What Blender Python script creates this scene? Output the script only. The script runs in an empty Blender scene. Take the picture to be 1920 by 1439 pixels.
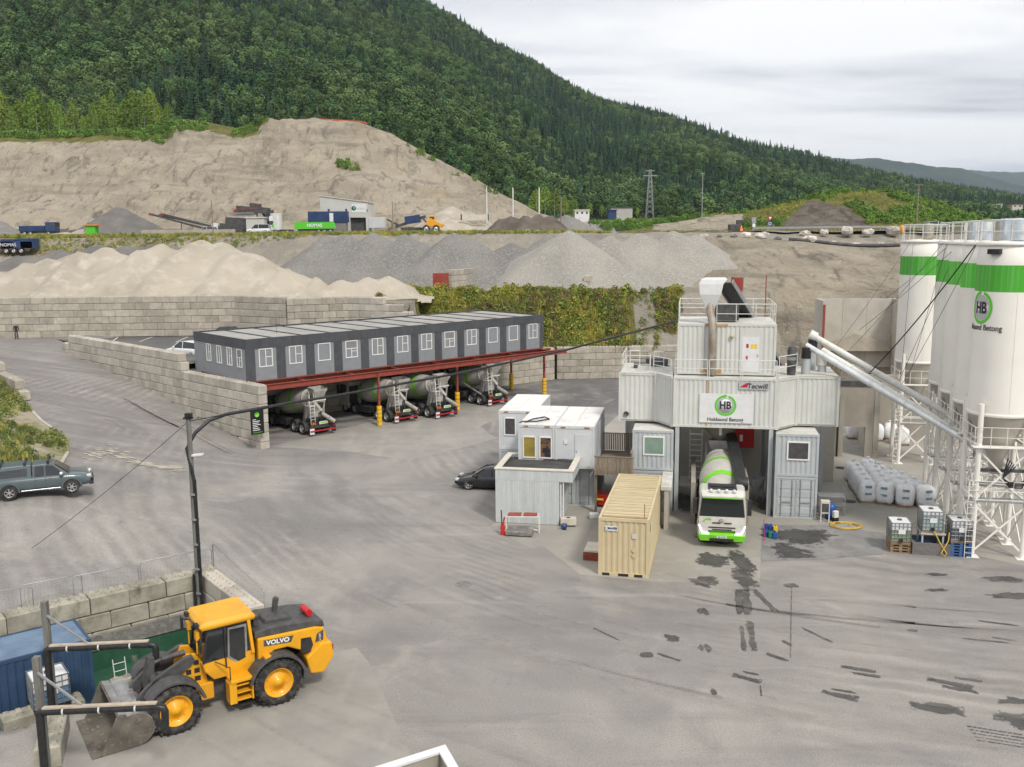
import bpy, math, random
import numpy as np
from mathutils import Vector, Matrix, noise as mnoise
R_ = math.radians
rnd = random.Random(7)
sc = bpy.context.scene
COL = sc.collection

# ---------------------------------------------------------------- camera
CAMH = 16.4; PITCH = R_(8.9); ROLL = 0.008; FPX = 1750.0
_F = Vector((0, math.cos(PITCH), -math.sin(PITCH)))
_R0 = Vector((1, 0, 0)); _U0 = Vector((0, math.sin(PITCH), math.cos(PITCH)))
_R = _R0*math.cos(ROLL) - _U0*math.sin(ROLL)
_U = _U0*math.cos(ROLL) + _R0*math.sin(ROLL)
cam_d = bpy.data.cameras.new('camera'); cam = bpy.data.objects.new('camera', cam_d); COL.objects.link(cam)
_m = Matrix.Identity(4)
for i in range(3):
 _m[i][0] = _R[i]; _m[i][1] = _U[i]; _m[i][2] = -_F[i]
_m[2][3] = CAMH
cam.matrix_world = _m
cam_d.sensor_width = 36; cam_d.lens = 36*FPX/1920.0
cam_d.clip_start = 0.5; cam_d.clip_end = 30000
sc.camera = cam

# ---------------------------------------------------------------- sky
SUN_EL = R_(48); SUN_AZ = R_(150)
w = bpy.data.worlds.new('World'); sc.world = w; w.use_nodes = True
nt = w.node_tree; nt.nodes.clear()
def N(t, k, **kw):
 n = t.nodes.new(k)
 for a, b in kw.items():
  setattr(n, a, b)
 return n
def inp(n, d):
 for k, v in d.items():
  n.inputs[k].default_value = v
out = N(nt, 'ShaderNodeOutputWorld'); bg = N(nt, 'ShaderNodeBackground')
sky = N(nt, 'ShaderNodeTexSky', sky_type='NISHITA', sun_disc=False, sun_elevation=SUN_EL, sun_rotation=SUN_AZ, air_density=1.0, dust_density=2.0)
tc = N(nt, 'ShaderNodeTexCoord'); sep = N(nt, 'ShaderNodeSeparateXYZ')
nt.links.new(tc.outputs['Generated'], sep.inputs[0])
def mth(t, op, a, b=None, c=None, clamp=False):
 n = N(t, 'ShaderNodeMath', operation=op, use_clamp=clamp)
 for i, v in enumerate((a, b, c)):
  if v is None: continue
  if isinstance(v, (int, float)): n.inputs[i].default_value = v
  else: t.links.new(v, n.inputs[i])
 return n.outputs[0]
# cloud layer: the view direction is carried to a flat layer overhead
zz = mth(nt, 'ADD', mth(nt, 'MAXIMUM', sep.outputs[2], 0.0), 0.11)
cu = mth(nt, 'DIVIDE', sep.outputs[0], zz); cv = mth(nt, 'DIVIDE', sep.outputs[1], zz)
comb = N(nt, 'ShaderNodeCombineXYZ'); nt.links.new(cu, comb.inputs[0]); nt.links.new(cv, comb.inputs[1])
mp = N(nt, 'ShaderNodeMapping'); inp(mp, {'Scale': (0.38, 1.0, 1), 'Rotation': (0, 0, R_(-10)), 'Location': (1.7, 3.2, 0)})
nt.links.new(comb.outputs[0], mp.inputs[0])
nz = N(nt, 'ShaderNodeTexNoise'); inp(nz, {'Scale': 1.0, 'Detail': 7.0, 'Roughness': 0.52, 'Distortion': 0.5})
nt.links.new(mp.outputs[0], nz.inputs['Vector'])
rp = N(nt, 'ShaderNodeValToRGB')
e = rp.color_ramp.elements
e[0].position = 0.37; e[0].color = (4.7, 4.8, 5.3, 1)
e[1].position = 0.57; e[1].color = (10.2, 10.1, 10.0, 1)
x = e.new(0.46); x.color = (7.8, 7.85, 8.15, 1)
nt.links.new(nz.outputs['Fac'], rp.inputs[0])
mx = N(nt, 'ShaderNodeMix', data_type='RGBA'); mx.inputs[0].default_value = 0.93
nt.links.new(sky.outputs[0], mx.inputs[6]); nt.links.new(rp.outputs[0], mx.inputs[7])
nt.links.new(mx.outputs[2], bg.inputs[0]); bg.inputs[1].default_value = 0.068
nt.links.new(bg.outputs[0], out.inputs[0])
sun_d = bpy.data.lights.new('sun', 'SUN'); sun = bpy.data.objects.new('sun', sun_d); COL.objects.link(sun)
sun_d.energy = 1.5; sun_d.angle = R_(10); sun_d.color = (1.0, 0.95, 0.87)
_sd = Vector((math.sin(SUN_AZ)*math.cos(SUN_EL), math.cos(SUN_AZ)*math.cos(SUN_EL), math.sin(SUN_EL)))
sun.rotation_euler = (-_sd).to_track_quat('-Z', 'Y').to_euler(); sun.location = (0, 0, 80)
vs = sc.view_settings; vs.view_transform = 'Standard'; vs.look = 'None'; vs.exposure = 0.80; vs.gamma = 1.0; vs.use_curve_mapping = False
sc.render.engine = 'CYCLES'
cy = sc.cycles; cy.use_denoising = True; cy.max_bounces = 6; cy.diffuse_bounces = 2; cy.glossy_bounces = 2; cy.transmission_bounces = 3; cy.transparent_max_bounces = 6
cy.caustics_reflective = False; cy.caustics_refractive = False; cy.volume_bounces = 0

# ---------------------------------------------------------------- measuring: a pixel of the photo to a point of the place
def ray(x, y): return _F + _R*((x-960)/FPX) - _U*((y-719.5)/FPX)
def G(x, y, z=0.0):
 d = ray(x, y); return Vector((0, 0, CAMH)) + d*((z-CAMH)/d.z)
def D(x, y, Y):
 d = ray(x, y); return Vector((0, 0, CAMH)) + d*(Y/d.y)

# ---------------------------------------------------------------- materials
MATS = {}
def mat(name, c, rough=0.75, metal=0.0, c2=None, scale=3.0, fac=(0.4, 0.62), detail=5.0, bump=0.0, bscale=30.0, orand=0.0, stretch=None, space='obj',
  c3=None, scale3=12.0, fac3=(0.55, 0.7), stretch3=None, spec=0.4, coat=0.0, alpha=1.0, trans=0.0, emit=None):
 m = bpy.data.materials.new(name); m.use_nodes = True; t = m.node_tree; t.nodes.clear()
 o = N(t, 'ShaderNodeOutputMaterial'); b = N(t, 'ShaderNodeBsdfPrincipled'); t.links.new(b.outputs[0], o.inputs[0])
 inp(b, {'Base Color': (*c, 1), 'Roughness': rough, 'Metallic': metal, 'Specular IOR Level': spec, 'Coat Weight': coat, 'Alpha': alpha, 'Transmission Weight': trans})
 if emit: inp(b, {'Emission Color': (*emit[0], 1), 'Emission Strength': emit[1]})
 col = None
 if c2 or orand or bump or c3:
  if space == 'obj':
   tcn = N(t, 'ShaderNodeTexCoord'); vec = tcn.outputs['Object']
   oi = N(t, 'ShaderNodeObjectInfo'); va = N(t, 'ShaderNodeVectorMath', operation='MULTIPLY_ADD')
   cb = N(t, 'ShaderNodeCombineXYZ')
   for k in range(3): t.links.new(oi.outputs['Random'], cb.inputs[k])
   va.inputs[1].default_value = (57.0, 31.0, 83.0)
   t.links.new(cb.outputs[0], va.inputs[0]); t.links.new(vec, va.inputs[2]); vec = va.outputs[0]
  else:
   g = N(t, 'ShaderNodeNewGeometry'); vec = g.outputs['Position']
  def noi(s, st, fc):
   v = vec
   if st:
    q = N(t, 'ShaderNodeMapping'); q.inputs['Scale'].default_value = st; t.links.new(v, q.inputs[0]); v = q.outputs[0]
   n = N(t, 'ShaderNodeTexNoise'); inp(n, {'Scale': s, 'Detail': detail, 'Roughness': 0.6}); t.links.new(v, n.inputs['Vector'])
   r = N(t, 'ShaderNodeMapRange'); inp(r, {1: fc[0], 2: fc[1]}); t.links.new(n.outputs[0], r.inputs[0]); return r.outputs[0]
  def mix(a, bcol, f):
   q = N(t, 'ShaderNodeMix', data_type='RGBA')
   if isinstance(a, tuple): q.inputs[6].default_value = (*a, 1)
   else: t.links.new(a, q.inputs[6])
   q.inputs[7].default_value = (*bcol, 1); t.links.new(f, q.inputs[0]); return q.outputs[2]
  col = c
  if c2: col = mix(col, c2, noi(scale, stretch, fac))
  if c3: col = mix(col, c3, noi(scale3, stretch3, fac3))
  if orand:
   oi2 = N(t, 'ShaderNodeObjectInfo'); r = N(t, 'ShaderNodeMapRange'); inp(r, {3: 1-orand, 4: 1+orand}); t.links.new(oi2.outputs['Random'], r.inputs[0])
   h = N(t, 'ShaderNodeHueSaturation')
   if isinstance(col, tuple): h.inputs['Color'].default_value = (*col, 1)
   else: t.links.new(col, h.inputs['Color'])
   t.links.new(r.outputs[0], h.inputs['Value']); col = h.outputs[0]
  if not isinstance(col, tuple): t.links.new(col, b.inputs['Base Color'])
  if bump:
   n = N(t, 'ShaderNodeTexNoise'); inp(n, {'Scale': bscale, 'Detail': 4.0}); t.links.new(vec, n.inputs['Vector'])
   bp = N(t, 'ShaderNodeBump'); bp.inputs['Strength'].default_value = min(1, bump); bp.inputs['Distance'].default_value = 0.05*max(1, bump)
   t.links.new(n.outputs[0], bp.inputs['Height']); t.links.new(bp.outputs[0], b.inputs['Normal'])
 MATS[name] = m
 return m

# ---------------------------------------------------------------- mesh builder
class MB:
 def __init__(s): s.v = []; s.f = []; s.m = []; s.s = []
 def add(s, vs_, fs, m=0, sm=False, M=None):
  k = len(s.v)
  if M is not None: vs_ = [tuple(M @ Vector(p)) for p in vs_]
  s.v += [tuple(p) for p in vs_]
  for q in fs:
   s.f.append(tuple(i+k for i in q)); s.m.append(m); s.s.append(sm)
  return s
 def box(s, x0, y0, z0, x1, y1, z1, m=0, M=None):
  if x0 > x1: x0, x1 = x1, x0
  if y0 > y1: y0, y1 = y1, y0
  if z0 > z1: z0, z1 = z1, z0
  return s.add([(x0,y0,z0),(x1,y0,z0),(x1,y1,z0),(x0,y1,z0),(x0,y0,z1),(x1,y0,z1),(x1,y1,z1),(x0,y1,z1)],
                     [(0,3,2,1),(4,5,6,7),(0,1,5,4),(1,2,6,5),(2,3,7,6),(3,0,4,7)], m, False, M)
 def bar(s, p0, p1, w, h, m=0, up=(0,0,1)):
  p0 = Vector(p0); p1 = Vector(p1); d = (p1-p0); L = d.length; d.normalize(); u = Vector(up)
  if abs(d.dot(u)) > .98: u = Vector((1,0,0))
  r = d.cross(u).normalized(); u = r.cross(d)
  vs_ = []
  for p in (p0, p1):
   for a, b in ((-1,-1),(1,-1),(1,1),(-1,1)): vs_.append(tuple(p + r*(a*w/2) + u*(b*h/2)))
  return s.add(vs_, [(0,1,2,3),(7,6,5,4),(0,4,5,1),(1,5,6,2),(2,6,7,3),(3,7,4,0)], m)
 def ibeam(s, p0, p1, w, h, m=0, t=.03):
  p0 = Vector(p0); p1 = Vector(p1); z = Vector((0,0,1))
  s.bar(p0+z*(h/2-t/2), p1+z*(h/2-t/2), w, t, m); s.bar(p0-z*(h/2-t/2), p1-z*(h/2-t/2), w, t, m)
  return s.bar(p0, p1, t, h-2*t, m)
 def tube(s, pts, r, n=8, m=0, caps=True, sm=True):
  pts = [Vector(p) for p in pts]; rs = r if isinstance(r, (list, tuple)) else [r]*len(pts)
  vs_ = []; fs = []; pu = None
  for i, p in enumerate(pts):
   a = pts[max(i-1, 0)]; b = pts[min(i+1, len(pts)-1)]; d = (b-a)
   if d.length < 1e-9: d = Vector((0,0,1))
   d.normalize()
   u = pu if pu is not None else (Vector((0,0,1)) if abs(d.z) < .9 else Vector((1,0,0)))
   u = (u - d*u.dot(d))
   if u.length < 1e-6: u = d.orthogonal()
   u.normalize(); pu = u; w2 = d.cross(u)
   for k in range(n):
    t = 2*math.pi*k/n; vs_.append(tuple(p + u*(rs[i]*math.cos(t)) + w2*(rs[i]*math.sin(t))))
  for i in range(len(pts)-1):
   for k in range(n):
    fs.append((i*n+k, i*n+(k+1) % n, (i+1)*n+(k+1) % n, (i+1)*n+k))
  s.add(vs_, fs, m, sm)
  if caps:
   s.add(vs_[:n], [tuple(range(n-1, -1, -1))], m); s.add(vs_[-n:], [tuple(range(n))], m)
  return s
 def lathe(s, prof, n=16, m=0, M=None, sm=True, cap=False):
  vs_ = []; fs = []
  for r, z in prof:
   for k in range(n):
    t = 2*math.pi*k/n; vs_.append((r*math.cos(t), r*math.sin(t), z))
  for i in range(len(prof)-1):
   for k in range(n):
    fs.append((i*n+k, i*n+(k+1) % n, (i+1)*n+(k+1) % n, (i+1)*n+k))
  s.add(vs_, fs, m, sm, M)
  if cap:
   s.add(vs_[:n], [tuple(range(n-1, -1, -1))], m, False, M); s.add(vs_[-n:], [tuple(range(n))], m, False, M)
  return s
 def prism(s, poly, y0, y1, m=0, M=None, ax='y', sm=False):
  n = len(poly)
  def P(a, b, t): return {'y': (a, t, b), 'x': (t, a, b), 'z': (a, b, t)}[ax]
  vs_ = [P(a, b, y0) for a, b in poly] + [P(a, b, y1) for a, b in poly]
  fs = [tuple(range(n)), tuple(range(2*n-1, n-1, -1))] + [(i, i+n, (i+1) % n+n, (i+1) % n) for i in range(n)]
  return s.add(vs_, fs, m, sm, M)
 def sheet(s, pts, m=0):
  return s.add(pts, [tuple(range(len(pts)))], m)
 def loft(s, rings, m=0, closed=True, caps=True, sm=True):
  n = len(rings[0]); vs_ = [p for r in rings for p in r]; fs = []
  for i in range(len(rings)-1):
   for k in range(n if closed else n-1):
    fs.append((i*n+k, i*n+(k+1) % n, (i+1)*n+(k+1) % n, (i+1)*n+k))
  s.add(vs_, fs, m, sm)
  if caps and closed:
   s.add(rings[0], [tuple(range(n-1, -1, -1))], m); s.add(rings[-1], [tuple(range(n))], m)
  return s
 def mesh(s, name, mats):
  me = bpy.data.meshes.new(name); me.from_pydata(s.v, [], s.f)
  for q in (mats if isinstance(mats, (list, tuple)) else [mats]): me.materials.append(MATS[q] if isinstance(q, str) else q)
  me.polygons.foreach_set('material_index', s.m); me.polygons.foreach_set('use_smooth', s.s)
  me.update(); return me
 def build(s, name, mats, parent=None, loc=None, rz=0.0, bevel=0.0, fix=True):
  me = s.mesh(name, mats)
  if fix:
   import bmesh
   bm = bmesh.new(); bm.from_mesh(me); bmesh.ops.recalc_face_normals(bm, faces=bm.faces); bm.to_mesh(me); bm.free()
  return put(name, me, parent, loc, rz, bevel)
def put(name, me, parent=None, loc=None, rz=0.0, bevel=0.0):
 o = bpy.data.objects.new(name, me); COL.objects.link(o)
 if parent is not None: o.parent = parent
 if loc is not None: o.location = loc
 if rz: o.rotation_euler = (0, 0, rz)
 if bevel:
  b = o.modifiers.new('edges', 'BEVEL'); b.width = bevel; b.segments = 2; b.limit_method = 'ANGLE'; b.angle_limit = R_(40); b.harden_normals = False
 return o
def tag(o, label=None, cat=None, group=None, kind=None):
 if label: o['label'] = label
 if cat: o['category'] = cat
 if group: o['group'] = group
 if kind: o['kind'] = kind
 return o
def thing(name, label, cat, loc=(0,0,0), rz=0.0, group=None):
 o = bpy.data.objects.new(name, None); COL.objects.link(o); o.empty_display_size = .5
 o.location = loc; o.rotation_euler = (0, 0, rz); return tag(o, label, cat, group)
def copy_tree(o, parent=None):
 c = o.copy(); COL.objects.link(c); c.parent = parent
 for ch in [q for q in KIDS(o)]: copy_tree(ch, c)
 return c
def KIDS(o): return [q for q in bpy.data.objects if q.parent is o] if not hasattr(o, 'children') else list(o.children)
def text_mesh(txt, size, ext=0.004, bold=0.0, shear=0.0, xs=1.0, align='CENTER'):
 cu_ = bpy.data.curves.new('t', 'FONT'); cu_.body = txt; cu_.size = size; cu_.extrude = ext; cu_.offset = bold; cu_.shear = shear
 cu_.align_x = align; cu_.align_y = 'CENTER'; cu_.resolution_u = 3
 o = bpy.data.objects.new('t', cu_); COL.objects.link(o)
 dg = bpy.context.evaluated_depsgraph_get(); me = bpy.data.meshes.new_from_object(o.evaluated_get(dg))
 bpy.data.objects.remove(o); bpy.data.curves.remove(cu_)
 me.transform(Matrix.Diagonal((xs, 1, 1, 1))); return me
def lettering(txt, size, m, parent, loc, rot=(math.pi/2, 0, 0), name='lettering', **kw):
 me = text_mesh(txt, size, **kw); me.materials.clear(); me.materials.append(MATS[m])
 o = put(name, me, parent, loc); o.rotation_euler = rot; return o
def smooth(a, b, x):
 t = min(1, max(0, (x-a)/(b-a))); return t*t*(3-2*t)
def lerp(a, b, t): return a+(b-a)*t
def interp(xs, ys, x):
 return float(np.interp(x, xs, ys))
def fbm(x, y, s, o=4, seed=0.0):
 return mnoise.fractal(Vector((x*s, y*s, seed)), 1.0, 2.0, o)
def scatter(name, pts, protos, label=None, cat=None):
 """one object: points (x,y,z,scale,rot) that carry small meshes"""
 me = bpy.data.meshes.new(name); me.from_pydata([p[:3] for p in pts], [], [])
 for nm, k in (('sc', 3), ('rt', 4)):
  at = me.attributes.new(nm, 'FLOAT', 'POINT'); at.data.foreach_set('value', [p[k] for p in pts])
 if len(pts[0]) > 5:
  at = me.attributes.new('ix', 'INT', 'POINT'); at.data.foreach_set('value', [int(p[5]) for p in pts])
 else:
  at = me.attributes.new('ix', 'INT', 'POINT'); at.data.foreach_set('value', [rnd.randrange(len(protos)) for _ in pts])
 o = bpy.data.objects.new(name, me); COL.objects.link(o)
 ng = bpy.data.node_groups.new(name, 'GeometryNodeTree')
 ng.interface.new_socket('Geometry', in_out='INPUT', socket_type='NodeSocketGeometry'); ng.interface.new_socket('Geometry', in_out='OUTPUT', socket_type='NodeSocketGeometry')
 gi = N(ng, 'NodeGroupInput'); go = N(ng, 'NodeGroupOutput')
 pc = bpy.data.collections.new(name+'_forms')
 for i, q in enumerate(protos):
  q.name = 'form_%02d' % i if False else q.name
  pc.objects.link(q)
 ci = N(ng, 'GeometryNodeCollectionInfo'); ci.inputs['Collection'].default_value = pc; ci.inputs['Separate Children'].default_value = True; ci.inputs['Reset Children'].default_value = True
 ip = N(ng, 'GeometryNodeInstanceOnPoints'); ip.inputs['Pick Instance'].default_value = True
 def attr(nm, ty):
  a = N(ng, 'GeometryNodeInputNamedAttribute', data_type=ty); a.inputs['Name'].default_value = nm; return a.outputs[0]
 ng.links.new(gi.outputs[0], ip.inputs['Points']); ng.links.new(ci.outputs[0], ip.inputs['Instance'])
 ng.links.new(attr('ix', 'INT'), ip.inputs['Instance Index']); ng.links.new(attr('sc', 'FLOAT'), ip.inputs['Scale'])
 cb = N(ng, 'ShaderNodeCombineXYZ'); ng.links.new(attr('rt', 'FLOAT'), cb.inputs[2])
 er = N(ng, 'FunctionNodeEulerToRotation'); ng.links.new(cb.outputs[0], er.inputs[0]); ng.links.new(er.outputs[0], ip.inputs['Rotation'])
 ng.links.new(ip.outputs[0], go.inputs[0])
 md = o.modifiers.new('scatter', 'NODES'); md.node_group = ng
 return tag(o, label, cat, kind='stuff')
def proto(name, mb, mats):
 return bpy.data.objects.new(name, mb.mesh(name, mats))
# ---------------------------------------------------------------- materials of the setting
def ground_material():
 m = bpy.data.materials.new('yard_surface'); m.use_nodes = True; t = m.node_tree; b = t.nodes['Principled BSDF']; MATS['yard'] = m
 g = N(t, 'ShaderNodeNewGeometry'); pos = g.outputs['Position']
 def noi(s, sc_=(1,1,1), rot=0, lo=.4, hi=.6, det=6, dist=0):
  q = N(t, 'ShaderNodeMapping'); inp(q, {'Scale': sc_, 'Rotation': (0,0,rot)}); t.links.new(pos, q.inputs[0])
  n = N(t, 'ShaderNodeTexNoise'); inp(n, {'Scale': s, 'Detail': det, 'Roughness': .6, 'Distortion': dist}); t.links.new(q.outputs[0], n.inputs['Vector'])
  r = N(t, 'ShaderNodeMapRange'); inp(r, {1: lo, 2: hi}); t.links.new(n.outputs[0], r.inputs[0]); return r.outputs[0]
 def mix(a, c, f):
  q = N(t, 'ShaderNodeMix', data_type='RGBA')
  for k, v in ((6, a), (7, c)):
   if isinstance(v, tuple): q.inputs[k].default_value = (*v, 1)
   else: t.links.new(v, q.inputs[k])
  if isinstance(f, (int, float)): q.inputs[0].default_value = f
  else: t.links.new(f, q.inputs[0])
  return q.outputs[2]
 def mul(a, c): return mth(t, 'MULTIPLY', a, c)
 def rings(cx_, cy_, s, ex=1.0, ey=1.0, d=14.0):
  q = N(t, 'ShaderNodeMapping', vector_type='POINT'); inp(q, {'Location': (-cx_*ex, -cy_*ey, 0), 'Scale': (ex, ey, 0)}); t.links.new(pos, q.inputs[0])
  v = N(t, 'ShaderNodeTexWave', wave_type='RINGS', rings_direction='Z'); inp(v, {'Scale': s, 'Distortion': d, 'Detail': 5.0, 'Detail Scale': .35, 'Detail Roughness': .7}); t.links.new(q.outputs[0], v.inputs[0])
  r = N(t, 'ShaderNodeMapRange'); inp(r, {1: .35, 2: .95}); t.links.new(v.outputs['Fac'], r.inputs[0]); return r.outputs[0]
 base = mix((.36,.335,.305), (.27,.255,.24), noi(.055, lo=.38, hi=.62, dist=1.5))
 base = mix(base, (.45,.415,.365), mul(noi(.12, (1,.55,1), R_(35), .50, .72, dist=1.0), .8))
 sep_ = N(t, 'ShaderNodeSeparateXYZ'); t.links.new(pos, sep_.inputs[0])
 # swept arcs left by turning tyres
 near = N(t, 'ShaderNodeMapRange'); inp(near, {1: 62, 2: 40}); t.links.new(sep_.outputs[1], near.inputs[0])
 base = mix(base, (.47,.44,.40), mul(mul(rings(30, 78, .10), noi(.09, lo=.42, hi=.66)), .42))
 base = mix(base, (.185,.18,.175), mul(mul(rings(30, 78, .19, d=9.0), noi(.07, lo=.46, hi=.64)), .42))
 base = mix(base, (.20,.192,.187), mul(noi(.35, (.12, 1, 1), R_(-14), .52, .70), .55))
 base = mix(base, (.50,.47,.42), mul(noi(.5, (.10, 1, 1), R_(38), .58, .75), .6))
 base = mix(base, (.18,.175,.17), mul(noi(1.3, lo=.62, hi=.75, det=8), .35))
 # darker asphalt of the ramp road and of the lane behind the shed
 ln = N(t, 'ShaderNodeVectorMath', operation='DOT_PRODUCT'); t.links.new(pos, ln.inputs[0]); ln.inputs[1].default_value = (-.70, .714, 0)
 rd = N(t, 'ShaderNodeMapRange'); inp(rd, {1: 56, 2: 68}); t.links.new(ln.outputs['Value'], rd.inputs[0])
 base = mix(base, (.255,.235,.225), mul(mul(rd.outputs[0], noi(.18, lo=.25, hi=.6)), .9))
 base = mix(base, (.40,.375,.345), mul(mul(rd.outputs[0], noi(.9, (.08,1,1), R_(44), .5, .66)), .55))
 base = mix(base, (.17,.16,.155), mul(mul(rd.outputs[0], noi(.6, (.07,1,1), R_(44), .54, .68)), .5))
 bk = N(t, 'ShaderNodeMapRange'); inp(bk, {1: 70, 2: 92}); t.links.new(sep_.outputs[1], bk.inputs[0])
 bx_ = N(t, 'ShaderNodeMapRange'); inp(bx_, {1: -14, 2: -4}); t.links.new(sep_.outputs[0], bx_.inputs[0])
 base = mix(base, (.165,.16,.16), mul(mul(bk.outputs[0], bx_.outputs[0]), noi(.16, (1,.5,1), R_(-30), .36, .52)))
 base = mix(base, (.155,.15,.145), mul(mul(rings(30, 78, .55, d=6.0), noi(.13, (1,.5,1), R_(50), .54, .68)), .34))
 base = mix(base, (.52,.48,.42), mul(mul(rings(32, 80, .35, d=7.0), noi(.12, (.6,1,1), R_(40), .52, .68)), .40))
 base = mix(base, (.54,.50,.435), mul(noi(.28, lo=.58, hi=.78, det=9, dist=1.2), .5))
 base = mix(base, (.16,.155,.15), mul(noi(.42, (1,.4,1), R_(-60), .62, .78, det=9, dist=.8), .4))
 base = mix(base, (.13,.125,.12), mul(noi(5, lo=.66, hi=.74, det=4), .5))
 fine = noi(16, lo=.25, hi=.75, det=9)
 hsv = N(t, 'ShaderNodeHueSaturation'); hsv.inputs['Saturation'].default_value = .88; t.links.new(base, hsv.inputs['Color'])
 v = mth(t, 'MULTIPLY_ADD', fine, .44, .585); t.links.new(v, hsv.inputs['Value'])
 t.links.new(hsv.outputs[0], b.inputs['Base Color']); inp(b, {'Roughness': .9, 'Specular IOR Level': .25})
 n2 = N(t, 'ShaderNodeTexNoise'); inp(n2, {'Scale': 9.0, 'Detail': 6.0}); t.links.new(pos, n2.inputs['Vector'])
 bp = N(t, 'ShaderNodeBump'); inp(bp, {'Strength': .35, 'Distance': .05}); t.links.new(n2.outputs[0], bp.inputs['Height']); t.links.new(bp.outputs[0], b.inputs['Normal'])
ground_material()
mat('concrete_slab', (.345,.325,.285), .9, c2=(.26,.247,.222), scale=.2, fac=(.38,.66), bump=.2, bscale=8, space='w', c3=(.40,.375,.33), scale3=.8, fac3=(.5,.8))
mat('pale_slab', (.32,.302,.27), .9, c2=(.265,.252,.232), scale=.6, fac=(.35,.65), bump=.2, bscale=9, space='w', c3=(.37,.348,.31), scale3=.5, fac3=(.5,.75), stretch3=(1,.3,1))
mat('asphalt_patch', (.20,.195,.19), .85, c2=(.27,.26,.25), scale=.7, fac=(.38,.62), space='w', bump=.2, bscale=12, c3=(.12,.118,.115), scale3=1.1, fac3=(.56,.72))
mat('wet', (.062,.058,.054), .55, c2=(.10,.094,.088), scale=1.2, fac=(.4,.62), space='w', spec=.5)
mat('wet_dark', (.042,.041,.041), .4, c2=(.075,.072,.07), scale=1.0, fac=(.4,.62), space='w', spec=.5)
mat('block', (.45,.41,.34), .92, c2=(.34,.31,.26), scale=1.1, fac=(.38,.66), bump=.3, bscale=14, orand=.16, c3=(.27,.25,.215), scale3=2.2, fac3=(.56,.78), stretch3=(1,1,.45))
mat('block_new', (.49,.45,.385), .92, c2=(.40,.367,.315), scale=1.1, fac=(.4,.64), bump=.3, bscale=14, orand=.16, c3=(.33,.31,.28), scale3=2.0, fac3=(.6,.8))
mat('block_mossy', (.40,.375,.31), .93, c2=(.25,.235,.185), scale=1.3, fac=(.38,.62), bump=.3, bscale=12, orand=.14, c3=(.12,.125,.075), scale3=1.8, fac3=(.56,.74), stretch3=(1,1,.5))
mat('sand', (.42,.375,.305), .95, c2=(.33,.292,.236), scale=.12, fac=(.38,.62), bump=.5, bscale=2.5, space='w', c3=(.485,.44,.365), scale3=.5, fac3=(.5,.7))
mat('gravel', (.205,.197,.182), .95, c2=(.155,.149,.139), scale=.15, fac=(.4,.62), bump=.9, bscale=7, space='w', c3=(.255,.246,.228), scale3=3.5, fac3=(.48,.62))
mat('gravel_pale', (.30,.285,.25), .95, c2=(.25,.238,.212), scale=.15, fac=(.4,.62), bump=.9, bscale=7, space='w', c3=(.35,.333,.295), scale3=3.5, fac3=(.48,.62))
mat('gravel_dark', (.13,.122,.115), .95, c2=(.19,.178,.165), scale=.2, fac=(.4,.65), bump=.9, bscale=5, space='w')
mat('soil_dark', (.085,.07,.058), .95, c2=(.15,.125,.10), scale=.3, fac=(.4,.65), bump=.9, bscale=3, space='w')
mat('rock', (.42,.385,.34), .9, c2=(.60,.56,.51), scale=1.2, fac=(.4,.6), bump=.6, bscale=5, orand=.22)

# ---------------------------------------------------------------- levels of the yard
WC = Vector((-19.85, 72.1, 0)); WD = Vector((-27.1, 25.9, 0)).normalized()      # the ramp wall and where it runs
CTRL = [(-19.8,72,0),(-23.4,75.4,.75),(-28,80,1.55),(-32,83.8,2.4),(-37.3,88.8,3.3),(-41.8,93.1,3.95),(-46,97,4.6),(-50,102,5.55),(-48,103,5.62),(-56,104,5.7),(-54,96,5.55),(-60,100,5.9),(-62,90,6.0),(-44,79.4,4.4),(-50,86,5.2),
  (-36,69.5,3.0),(-30.5,64,2.1),(-27,56,2.5),(-25,48,2.75),(-28,47,2.9),(-22,47.5,2.2),(-21,40,1.75),(-16.5,41,1.3),(-17,37.8,1.6),(-20,35.5,1.7),(-26,36,2.0),(-12.5,40,.35),(-11,36,.12),(-11,45,.3),(-14,55,.4),(-18,64,.3),(-21,68,.25),
  (-8,31,0),(-11,29,0),(-14,27,0),(-6,40,0),(-6,50,0),(-6,60,0),(-10,70,0),(-14,78,0),(-6,85,0),(4,96,0),(0,30,0),(0,45,0),(0,60,0),(0,75,0),(10,40,0),(10,60,0),(10,80,0),(10,100,0),(25,30,0),(25,50,0),(25,70,0),(25,90,0),(40,60,0),(40,40,0),(-5,22,0),(10,20,0),(-16,20,0),(-33,56,3.6),(-38,50,4.2),(-36,60,3.7),(-45,68,4.9),(-50,55,5),(-35,40,3),(-12,88,0),(-4,105,0),(12,106,0),(30,106,.4)]
_cp = np.array([c[:2] for c in CTRL], float); _cz = np.array([c[2] for c in CTRL], float)
def _ker(d): return np.sqrt(d*d+16.0)
_A = _ker(np.linalg.norm(_cp[:, None]-_cp[None], axis=2)); _wt = np.linalg.solve(_A+np.eye(len(_cp))*.15, _cz - 1.0)
PQ = Vector((-13.6, 38.8, 0)); E1 = Vector((-.79, -.613, 0)); E2 = Vector((.613, -.79, 0))   # pit frame
def pit_uv(X, Y):
 q = Vector((X, Y, 0))-PQ; return q.dot(E1), q.dot(E2)
def _ss(a, b, x):
 t = np.clip((x-a)/(b-a), 0, 1); return t*t*(3-2*t)
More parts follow.
